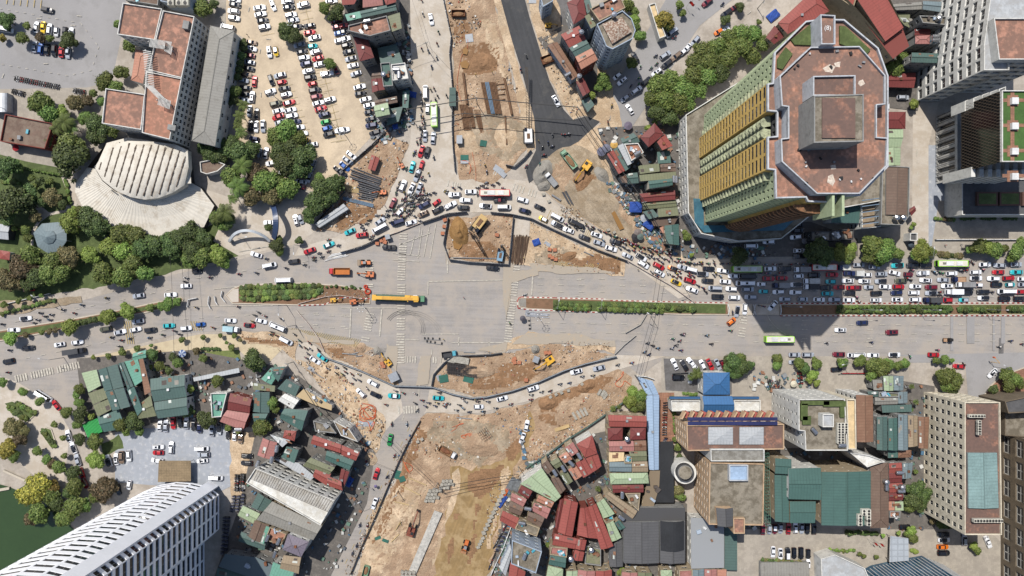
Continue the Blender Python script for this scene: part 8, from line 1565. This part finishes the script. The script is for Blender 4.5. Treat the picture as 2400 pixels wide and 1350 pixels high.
loader(858, 616, 180, 1.05, 'orange road roller parked on the zebra crossing', 'road roller', 'drum'); loader(1092, 1276, 253, 1.15, 'orange wheel loader on the yellow mud track', 'mud track loader')
# truck crane
o = thing('mobile_crane', 937, 699, 0, R(-2), desc='', cat='crane', label='very long yellow mobile crane with folded boom parked across the junction', lm='long yellow crane'); m = MB(); m.box(0, 0, 1.1, 19.5, 2.6, .7); m.build('carrier', [mat('dark green carrier', (56, 92, 72), rough=.5)], o)
m = MB(); m.box(-1, 0, 3.0, 17.5, 1.35, 1.3); m.box(-9.6, 0, 2.9, 1.6, 2.2, 1.2); m.box(5.2, 0, 2.7, 3.4, 2.5, 1.0); m.build('boom', [YE], o); m = MB(); m.box(-.5, 0, 3.7, 12, .9, .12); [m.box(-6 + i * 3.5, 0, 3.72, .25, 1.4, .16) for i in range(5)]; m.build('boom_top_plate', [mat('deep yellow paint', (206, 150, 30), rough=.5)], o)
m = MB(); m.box(9.4, .1, 1.9, 1.6, 2.5, 1.7, taper=.9); m.build('driver_cab', [mat('green cab', (74, 132, 96), rough=.5)], o); m = MB(); m.box(4.9, -1.0, 3.1, 1.9, .8, 1.4); m.build('operator_cab', [GLASS], o); m = MB(); m.box(3.6, .9, 3.1, 2.2, .9, .8); m.box(7.2, 0, 2.9, 1.2, 2.4, .9); m.build('counterweight', [YE], o); m = MB(); m.box(6.4, 1.25, 1.7, 1.6, .4, .6); m.build('tool_box', [WHITE], o)
for sx in (-6.4, -4.9, -3.3, 2.2, 3.8, 7.4):
    for s in (-1, 1): put('wheel', wheel_mesh(.58, .4), o, (sx, s * 1.15, .58))
# lattice crawler crane
o = thing('crawler_crane', 1238, 316, 0, R(92), desc='', cat='crane', label='white crawler crane lowering its long lattice boom along the black road', lm='lattice boom crane'); m = MB(); m.box(-1, 0, 1.9, 5.6, 3.0, 1.6); m.box(-3, 0, 2.2, 1.4, 3.2, 2, taper=.95); m.build('body', [WHITE], o); m = MB(); m.box(1.5, 1.0, 2.2, 1.4, 1, 1.7); m.build('cab', [GLASS], o)
for s in (-1, 1): m = MB(); m.box(-.6, s * 1.7, .5, 5.4, .7, 1); m.build('track', [PLAST], o)
m = MB()
for s in (-1, 1):
    for t in (-1, 1): m.cyl((1.5, s * .6, 2.4 + t * .4), (25, s * .35, 6 + t * .35), .09, n=4)
for i in range(24): u = i / 24; v = (i + 1) / 24; f = lambda t, s, q: (1.5 + 23.5 * t, s * (.6 - .25 * t), 2.4 + 3.6 * t + q * .38); [m.cyl(f(u, -1, q), f(v, 1, q), .05, n=3) for q in (-1, 1)]; [m.cyl(f(u, s, -1), f(v, s, 1), .05, n=3) for s in (-1, 1)]
m.build('lattice_boom', [mat('brown lattice steel', (92, 80, 66))], o); m = MB(); m.box(-1.2, 0, 2.8, 2.2, 1.2, .3); m.build('winch', [BROWN], o)
# drilling rigs
def rig(x, y, a, mm, k, desc, lm, mast=16):
    o = thing('drilling_rig', x, y, 0, R(a), (k, k, k), desc='', cat='drilling rig', label=desc, lm=lm)
    for s in (-1, 1): m = MB(); m.box(0, s * 1.5, .5, 4.8, .75, 1); m.build('track', [PLAST], o)
    m = MB(); m.box(-1.4, 0, 1.9, 5.2, 2.9, 1.6); m.box(-3.2, 0, 2.4, 1.4, 2.6, .9); m.build('body', [mm], o); m = MB(); m.box(-1.2, 0, 2.8, 2.6, 1.2, .35); m.build('winch', [BROWN], o); m = MB(); m.box(1.4, 1.0, 2.3, 1.5, 1.1, 1.7); m.build('cab', [GLASS], o)
    m = MB(); [m.cyl((2.6, s * .5, 1.6), (3.2, s * .45, mast), .16, n=5) for s in (-1, 1)]; [m.box(2.6 + i * .6 / 12, 0, 1.6 + i * (mast - 1.6) / 12, .16, 1.0, .12) for i in range(13)]; m.build('mast', [PLAST], o); m = MB(); m.cyl((3.6, 0, .3), (3.6, 0, mast - 2), .22, n=8); m.build('drill_stem', [STEEL], o); m = MB(); m.cyl((3.6, 0, 1.2), (3.6, 0, 2.4), .55, n=10); m.build('auger', [BROWN], o); m = MB(); m.cyl((.3, 0, 2.4), (2.8, 0, 7), .12, n=5); m.build('hydraulic_ram', [STEEL], o)
rig(1120, 530, -128, mat('dusty yellow paint', (190, 156, 92), rough=.5, var=.15), 1.15, 'dusty yellow drilling rig beside the ochre clay heap', 'yellow drilling rig'); rig(1174, 594, 80, mat('pale blue paint', (112, 150, 176), rough=.5), .8, 'pale blue drilling rig in the corner of the hoarded pit', 'blue drilling rig', 13)
# ---------------------------------------------------------------- poles, lamps, cables
POLE = mat('concrete pole', (176, 170, 160)); LED = mat('lamp head', (206, 208, 210), rough=.4)
def lamp(x, y, a, h, desc, ring=False, arm=3.0, lm=None):
    o = thing('street_lamp', x, y, 0, R(a), desc='', cat='street lamp', label=desc, lm=lm); m = MB(); m.cyl((0, 0, 0), (0, 0, h), .13, .08, 8); m.build('pole', [GREYM], o)
    if ring:
        m = MB(); [m.cyl((1.3 * math.cos(t), 1.3 * math.sin(t), h), (1.3 * math.cos(t + .42), 1.3 * math.sin(t + .42), h), .06, n=4) for t in [i * .42 for i in range(15)]]; [m.cyl((0, 0, h), (1.3 * math.cos(t), 1.3 * math.sin(t), h), .04, n=4) for t in (0, 2.1, 4.2)]; m.build('ring', [GREYM], o)
        for t in (0, 1.05, 2.1, 3.14, 4.2, 5.25): m = MB(); m.ball((1.3 * math.cos(t), 1.3 * math.sin(t), h), .22, 6, sz=.6); m.build('lamp_head', [LED], o)
    else: m = MB(); m.cyl((0, 0, h), (arm, 0, h + .5), .07, n=5); m.build('arm', [GREYM], o); m = MB(); m.box(arm + .4, 0, h + .5, .9, .34, .14); m.build('lamp_head', [LED], [c_ for c_ in o.children if c_.name.startswith('arm')][0])
for a in ((698, 75, 0, 10, 'ring lamp mast among the cars beside the car park tree', True), (768, 272, 0, 9, 'ring lamp mast beside the green covered car', True), (812, 320, 0, 8, 'ring lamp mast by the last white car of the car park', True), (655, 236, 0, 9, 'ring lamp mast between the two middle rows of cars', True), (858, 722, 0, 9, 'ring lamp mast lit by the median machine park', True), (1262, 742, 0, 9, 'ring lamp mast beside the galvanised poles', True),
    (1303, 722, 80, 9, 'single arm lamp on the soil of the east median', False), (1402, 722, 85, 9, 'single arm lamp in the clipped hedge of the east median', False), (1525, 742, 150, 9, 'single arm lamp where the overhead wires cross the east median', False), (672, 715, -85, 10, 'white single arm lamp on the south edge of the west median', False), (694, 762, 120, 10, 'grey single arm lamp at the hatched road area', False), (1836, 718, 0, 8, 'short arm lamp by the slanting silver car', False), (2018, 725, 0, 8, 'arm lamp on the soil of the far median', False), (2152, 725, 0, 8, 'arm lamp on the middle of the far median', False), (2305, 725, 0, 8, 'arm lamp near the east end of the far median', False),
    (132, 702, 150, 9, 'arm lamp beside the grey spoil strip', False), (2155, 604, 90, 9, 'arm lamp beside the light green pavement tree', False), (2362, 600, 90, 9, 'arm lamp between the eastern pavement trees', False), (1968, 845, 190, 9, 'arm lamp over the dark red parked car', False), (706, 577, -90, 9, 'arm lamp beside the theatre hedge', False), (150, 838, 170, 9, 'arm lamp at the zebra crossing corner', False), (836, 1170, 30, 9, 'arm lamp on the pavement of the south road', False), (2331, 860, 150, 9, 'arm lamp by the white corner car', False), (1600, 668, 200, 9, 'arm lamp at the start of the jam', False), (1437, 1000 - 235, 90, .9, '', False), (30, 262, 200, 7, 'arm lamp by the barrel roofed shed', False), (574, 562, 10, 7, 'arm lamp beside the pale crescent arch', False)):
    if a[4]: lamp(*a)
def upole(x, y, h, desc):
    o = thing('utility_pole', x, y, 0, rnd.uniform(0, 3), desc='', cat='utility pole', label=desc); m = MB(); m.cyl((0, 0, 0), (0, 0, h), .17, .1, 8); m.build('pole', [POLE], o); m = MB(); m.box(0, 0, h - .6, 2.0, .12, .12); m.box(0, 0, h - 1.4, 1.6, .12, .12); m.build('crossarm', [GREYM], o); m = MB(); [m.cyl((s, 0, h - .5), (s, 0, h - .2), .06, n=6) for s in (-.9, -.4, .4, .9)]; m.build('insulator', [WHITE], o)
PLS = [(1004, 118, 9, 'utility pole on the north road kerb below the white saloon'), (1119, 245, 10, 'utility pole on the north earthworks beside the beam stack'), (1350, 268, 10, 'utility pole at the tip between black road and houses'), (1424, 288, 8, 'thin pole at the corner beside the green cornered house'), (962, 272, 9, 'utility pole outside the olive roofed house'), (1500, 480, 9, 'utility pole behind the bright blue stall roof'), (1560, 585, 9, 'utility pole where the curved detour joins the jam'), (1487, 878, 9, 'utility pole at the head of the blue roof'), (1026, 1130, 9, 'utility pole standing in the white block heap'), (1215, 1092, 9, 'utility pole at the corner of the grey sheeted building'),
    (852, 1040, 9, 'utility pole beside the orange hose tail'), (933, 1150, 8, 'utility pole on the trench edge of the south road'), (688, 848, 9, 'utility pole at the south west corner wall'), (757, 950, 8, 'utility pole above the cream roof'), (424, 905, .5, ''), (1775, 20, 8, 'utility pole by the red roofed villa'), (868, 250, .5, '')]
for p in PLS:
    if p[3]: upole(*p)
def wire(s, h, desc, r=.07, sag=.5, mm=None):
    q = pts(s); m = MB(); k = 10
    for a, b in zip(q, q[1:]):
        A, B = P(*a) + Vector((0, 0, h)), P(*b) + Vector((0, 0, h)); v = [A.lerp(B, t / k) - Vector((0, 0, sag * 4 * (t / k) * (1 - t / k))) for t in range(k + 1)]; [m.cyl(v[i], v[i + 1], r, n=4, cap=False) for i in range(k)]
    o = m.build('overhead_cable', [mm or PLAST], None); reg(o, '', 'cable', *q[len(q) // 2], label=desc)
wire('960,271 1119,245 1350,266', 9.3, 'thick dark cable bundle over the north earthworks, upper one', .2); wire('960,300 1090,278 1350,294', 8, 'thick dark cable bundle over the north earthworks, lower one', .16); wire('1352,268 1408,350 1500,478 1560,583', 8.6, 'dark cable bundle running over the market umbrellas', .18); wire('1346,272 1398,350 1490,482', 8, 'second cable bundle running over the market umbrellas', .12)  # second strand of each pair is added as the cable's shadow
wire('1540,640 1525,742 1487,876', 8.8, 'right hand wire of the pair crossing the eastbound road', .07); wire('1530,640 1515,742 1480,876', 8.8, 'left hand wire of the pair crossing the eastbound road', .06); wire('424,600 430,700 434,880', 9, 'left wire of the pair over the western roads', .06); wire('450,610 457,700 470,880', 9, 'right wire of the pair over the western roads', .06); wire('900,1010 960,1070 1024,1128', 8.6, 'cable running from the south road to the white block heap', .09); wire('912,1010 975,1072 1028,1128', 8.3, 'thin cable beside the one over the south road', .06)
wire('1026,1130 1120,1112 1215,1098', 8.7, 'dark cable over the yellow mud track, upper one', .12); wire('1030,1140 1120,1120 1215,1104', 8.3, 'dark cable over the yellow mud track, lower one', .1); wire('690,850 757,948 850,1040', 8.5, 'thick cable bundle along the south west houses', .16); wire('967,0 1004,118 1065,185', 8.5, 'wire slanting over the north road', .05); wire('845,1058 930,1090', 7.5, 'wire crossing the south road beside the orange hose tail', .05); wire('1004,118 950,138', 8, 'wire from the north road pole to the white roofed house', .05)
# fallen traffic signal frames
def signal(x, y, a, desc, lm=None):
    o = thing('traffic_signal', x, y, 0, R(a), desc='', cat='traffic signal', label=desc, lm=lm); m = MB(); m.cyl((-3.2, 0, .3), (3.4, 0, .3), .1, n=6); m.build('pole', [GREYM], o)
    for x_ in (-3, -1.6, .2, 2.9): m = MB(); m.box(x_, .5, .35, .5, .8, .35); m.build('signal_head', [PLAST], o)
signal(1018, 805, -8, 'long fallen traffic signal arm lying on the closed junction'); signal(1013, 796, -2, 'second fallen signal arm just above the first on the closed junction'); signal(1243, 752, 95, 'traffic signal frame lying beside the dark parasol')
o = thing('traffic_sign_gantry', 2322, 848, 0, R(-48), desc='', cat='sign post', label='yellow and orange traffic signal mast at the east side street', lm='east signal mast'); m = MB(); m.cyl((0, 0, 0), (0, 0, 5), .1, n=6); m.cyl((0, 0, 5), (-3, 0, 5), .08, n=5); m.build('mast', [YE], o); m = MB(); m.box(-3, 0, 4.6, .5, .4, 1.2); m.build('signal_head', [HO], o)
def flag(x, y, desc, c=(206, 40, 30)):
    o = thing('flag', x, y, 0, R(-35), desc='', cat='flag', label=desc); m = MB(); m.cyl((0, 0, 0), (0, 0, 5.5), .04, n=5); m.build('pole', [STEEL], o); m = MB()
    for i in range(5): m.quad((i * .45, .18 * math.sin(i * 1.2), 4.1), ((i + 1) * .45, .18 * math.sin((i + 1) * 1.2), 4.1), ((i + 1) * .45, .18 * math.sin((i + 1) * 1.2) + .5, 5.3), (i * .45, .18 * math.sin(i * 1.2) + .5, 5.3))
    m.build('cloth', [mat('red flag cloth', c)], o); m = MB(); st = []
    for i in range(10): rr = .36 if i % 2 == 0 else .15; t = i * math.pi / 5 + math.pi / 2; st.append((1.1 + rr * math.cos(t), .42 + rr * math.sin(t) * .4, 4.72 + rr * math.sin(t)))
    m.add(st, [tuple(range(10))]); m.build('star', [mat('yellow star', (235, 200, 40))], o)
flag(1498, 470, 'red flag with a yellow star beside the bright blue stall roof'); flag(1622, 4, 'red flag with a yellow star by the upper street trees'); flag(1608, 18, 'red flag with a yellow star above the clipped bed'); flag(2032, 1262, 'red flag, left of the pair on the forecourt'); flag(2046, 1264, 'red flag, right of the pair on the forecourt'); flag(860, 1150 - 20, 'red flag beside the south road pavement')
m = MB(); mz = mat('green white scaffold', (88, 128, 110)); a = P(1796, 1062, 19); b = P(1800, 1232, 19)
for i in range(22):
    t = i / 21; c = a.lerp(b, t); m.cyl((c.x - 1, c.y, 0), (c.x - 1, c.y, 19), .06, n=4); m.cyl((c.x - 1, c.y, 19), (c.x + 1, c.y, 19), .06, n=4); m.cyl((c.x + 1, c.y, 0), (c.x + 1, c.y, 19), .06, n=4)
for z in range(3, 20, 2): [m.cyl((a.x + s, a.y, z), (b.x + s, b.y, z), .06, n=4) for s in (-1, 1)]
o = m.build('scaffold', [mz], None); reg(o, '', 'scaffold', 1790, 1130, label='tall green scaffold between the grimy roof and the green metal roofs')

m = MB(); q = ccw([tuple(P(*p)[:2]) for p in pts('1019,1194 1037,1201 976,1342 959,1335')]); m.prism(q, .1, 1.2); o = m.build('culvert_slab', [mat('wet white concrete', (176, 174, 168), rgb2=(206, 202, 194), sc=.5, amt=.6)]); reg(o, '', 'concrete slab', 998, 1268, label='long pale concrete culvert top in the sand pit', lm='long pale culvert')
# ---------------------------------------------------------------- labels: each one singles its thing out
ZN = [('in the tan car park', '530,-20 800,-20 800,50 890,300 800,395 745,450 600,440 560,350 548,200 592,100 530,66'), ('in the grey court upper left', '-20,-20 300,-20 290,60 262,230 -20,230'), ('on the north road', '930,-40 1045,-40 1062,130 1062,340 930,340'), ('in the top jam lane', '1600,608 2460,604 2460,636 1600,637'),
 ('in the second jam lane', '1600,637 2460,636 2460,650 1600,652'), ('in the third jam lane', '1590,652 2460,650 2460,664 1600,667'), ('in the fourth jam lane', '1590,667 2460,664 2460,679 1600,680'), ('in the fifth jam lane', '1600,680 2460,679 2460,693 1600,692'), ('in the lowest jam lane', '1600,692 2460,693 2460,710 1600,710'),
 ('on the west upper detour', '700,340 1050,340 1050,560 700,620'), ('on the east upper detour', '1050,400 1600,440 1600,680 1240,560'), ('on the lower detour', '640,770 1560,830 1560,870 1110,990 900,990 640,830'), ('on the eastbound road', '1200,740 2460,740 2460,835 1200,835'), ('on the western roads', '-60,580 700,560 700,800 -60,880'),
 ('in the upper street', '1380,-60 1800,-60 1640,60 1480,320 1380,320'), ('in the blue grey plaza', '260,985 600,985 600,1150 260,1150'), ('on the south road', '770,985 985,985 985,1360 760,1360'), ('in the lower courtyard', '1700,1220 2330,1220 2330,1360 1700,1360'), ('in the theatre garden', '-60,340 560,340 560,680 -60,740'), ('by the pond', '-60,900 270,900 270,1250 -60,1250'),
 ('beside the tan car park', '530,280 830,280 830,580 530,580'), ('on the east median', '1200,690 2460,690 2460,742 1200,742'), ('on the west median', '520,655 870,655 870,720 520,720'), ('below the eastbound road', '1540,820 2460,820 2460,960 1540,960'), ('in the scrap yard', '740,310 960,310 940,560 740,560'), ('among the south west houses', '590,880 900,880 900,1360 500,1360 500,1150'), ('in the green roofed block', '180,820 660,800 660,1020 180,1020'),
 ('in the diagonal row', '1150,1010 1420,1000 1420,1180 1300,1360 1150,1360'), ('in the red roofed cluster', '1270,1160 1480,1160 1480,1380 1270,1380'), ('beside the long blue roof', '1410,960 1560,960 1560,1220 1410,1220'), ('in the market row', '1400,280 1610,280 1610,590 1400,590'), ('beside the north road', '795,-30 965,-30 965,310 795,310'), ('behind the new black road', '1240,-40 1500,-40 1500,290 1240,290'),
 ('on the north building site', '1045,-20 1240,-20 1240,430 1045,430'), ('in the hoarded pit', '1040,495 1205,495 1205,625 1040,625'), ('in the south pit', '1010,800 1450,800 1450,930 1010,930'), ('on the south building site', '960,930 1480,880 1480,990 1215,1110 1130,1360 820,1360'), ('in the east yard', '1240,340 1500,340 1600,600 1240,620'), ('in the top right quarter', '1590,-60 2460,-60 2460,600 1590,600'), ('in the bottom right quarter', '1480,930 2460,930 2460,1380 1480,1380')]
ZN = [(a, pts(b)) for a, b in ZN]
OD = 'first second third fourth fifth sixth seventh eighth ninth tenth eleventh twelfth thirteenth fourteenth fifteenth sixteenth seventeenth eighteenth nineteenth twentieth'.split()
def od(k): return OD[k] if k < 20 else ('twenty ' if k < 30 else 'thirty ' if k < 40 else 'forty ' if k < 50 else 'fifty ') + OD[k % 10 if True else 0] if k < 60 else str(k + 1) + 'th'
from collections import defaultdict
def zone(x, y):
    for n, q in ZN:
        if pip(x, y, q): return n
    return 'at the edge of the scene'
G = defaultdict(list)
for i, (o, d, x, y, lab, u) in enumerate(REG):
    if lab: o['label'] = lab
    elif d: G[d].append(i)
    if o.get('kind') == 'stuff': pass
used = set(r[4] for r in REG if r[4])
for d, ids in G.items():
    Z = defaultdict(list)
    for i in ids: Z[zone(REG[i][2], REG[i][3])].append(i)
    rank = {}                              # nearest-landmark ranks among look-alikes, over the whole picture
    if len(ids) > 1:
        for li, (ln, lx, ly, lo) in enumerate(LM):
            s = sorted(ids, key=lambda i: math.hypot(REG[i][2] - lx, REG[i][3] - ly))
            for k, i in enumerate(s[:4]):
                ds = math.hypot(REG[i][2] - lx, REG[i][3] - ly)
                if REG[i][0] is lo or ds > 170: continue
                c = (k, ds); 
                if i not in rank or c < rank[i][0]: rank[i] = (c, ln)
    for z, zi in Z.items():
        ext = lambda f: max(f(i) for i in zi) - min(f(i) for i in zi)
        X = ext(lambda i: REG[i][2]) >= ext(lambda i: REG[i][3]); s = sorted(zi, key=lambda i: REG[i][2] if X else REG[i][3])
        for k, i in enumerate(s):
            n = len(s); e0, e1 = ('left', 'right') if X else ('top', 'bottom')
            if n == 1: lab = f'{d} {z}'; 
            elif k < n - 1 - k or k == n // 2: lab = f'{d}, {od(k)} from {e0} {z}'
            else: lab = f'{d}, {od(n - 1 - k)} from {e1} {z}' if k < n - 1 else f'{d}, {e1 if X else "bottom"}most {z}'
            kk = min(k, n - 1 - k)
            if n > 1 and i in rank and rank[i][0][0] < max(1, kk): lab = f'{d}, {"nearest" if rank[i][0][0] == 0 else od(rank[i][0][0]) + " nearest"} to the {rank[i][1]}'
            lab = lab.replace('bottommost', 'lowest')
            w_ = lab.split()
            if len(w_) > 16: lab = lab.replace(' roof', ' roof').replace('with glass sunroof', 'with sunroof').replace('a ', '', 1) if 'a ' in lab else lab; w_ = lab.split()
            if len(w_) > 16: lab = lab.replace(' in the jam lane', ' in jam lane').replace(' from the ', ' from '); w_ = lab.split()
            if len(w_) > 16: lab = lab.replace(' and a ', ', ').replace('riding a ', 'on '); w_ = lab.split()
            if len(w_) > 16: lab = lab.replace(' the ', ' '); w_ = lab.split()
            if len(w_) > 16: lab = lab.replace('air conditioner', 'AC unit') if 0 else lab.replace('second nearest to', 'second nearest').replace(' in column on', ' on').replace(' in line on', ' on')
            if lab in used: lab = lab.split(',')[0] + f' {zone(REG[i][2], REG[i][3])}, {od(k)} from {e0}'
            used.add(lab); REG[i][0]['label'] = lab
print('REG', len(REG), 'objects', len(bpy.data.objects), 'long', sum(len(r[0].get('label', '').split()) > 16 for r in REG), 'nolab', [r[0].name for r in REG if 'label' not in r[0]][:5])
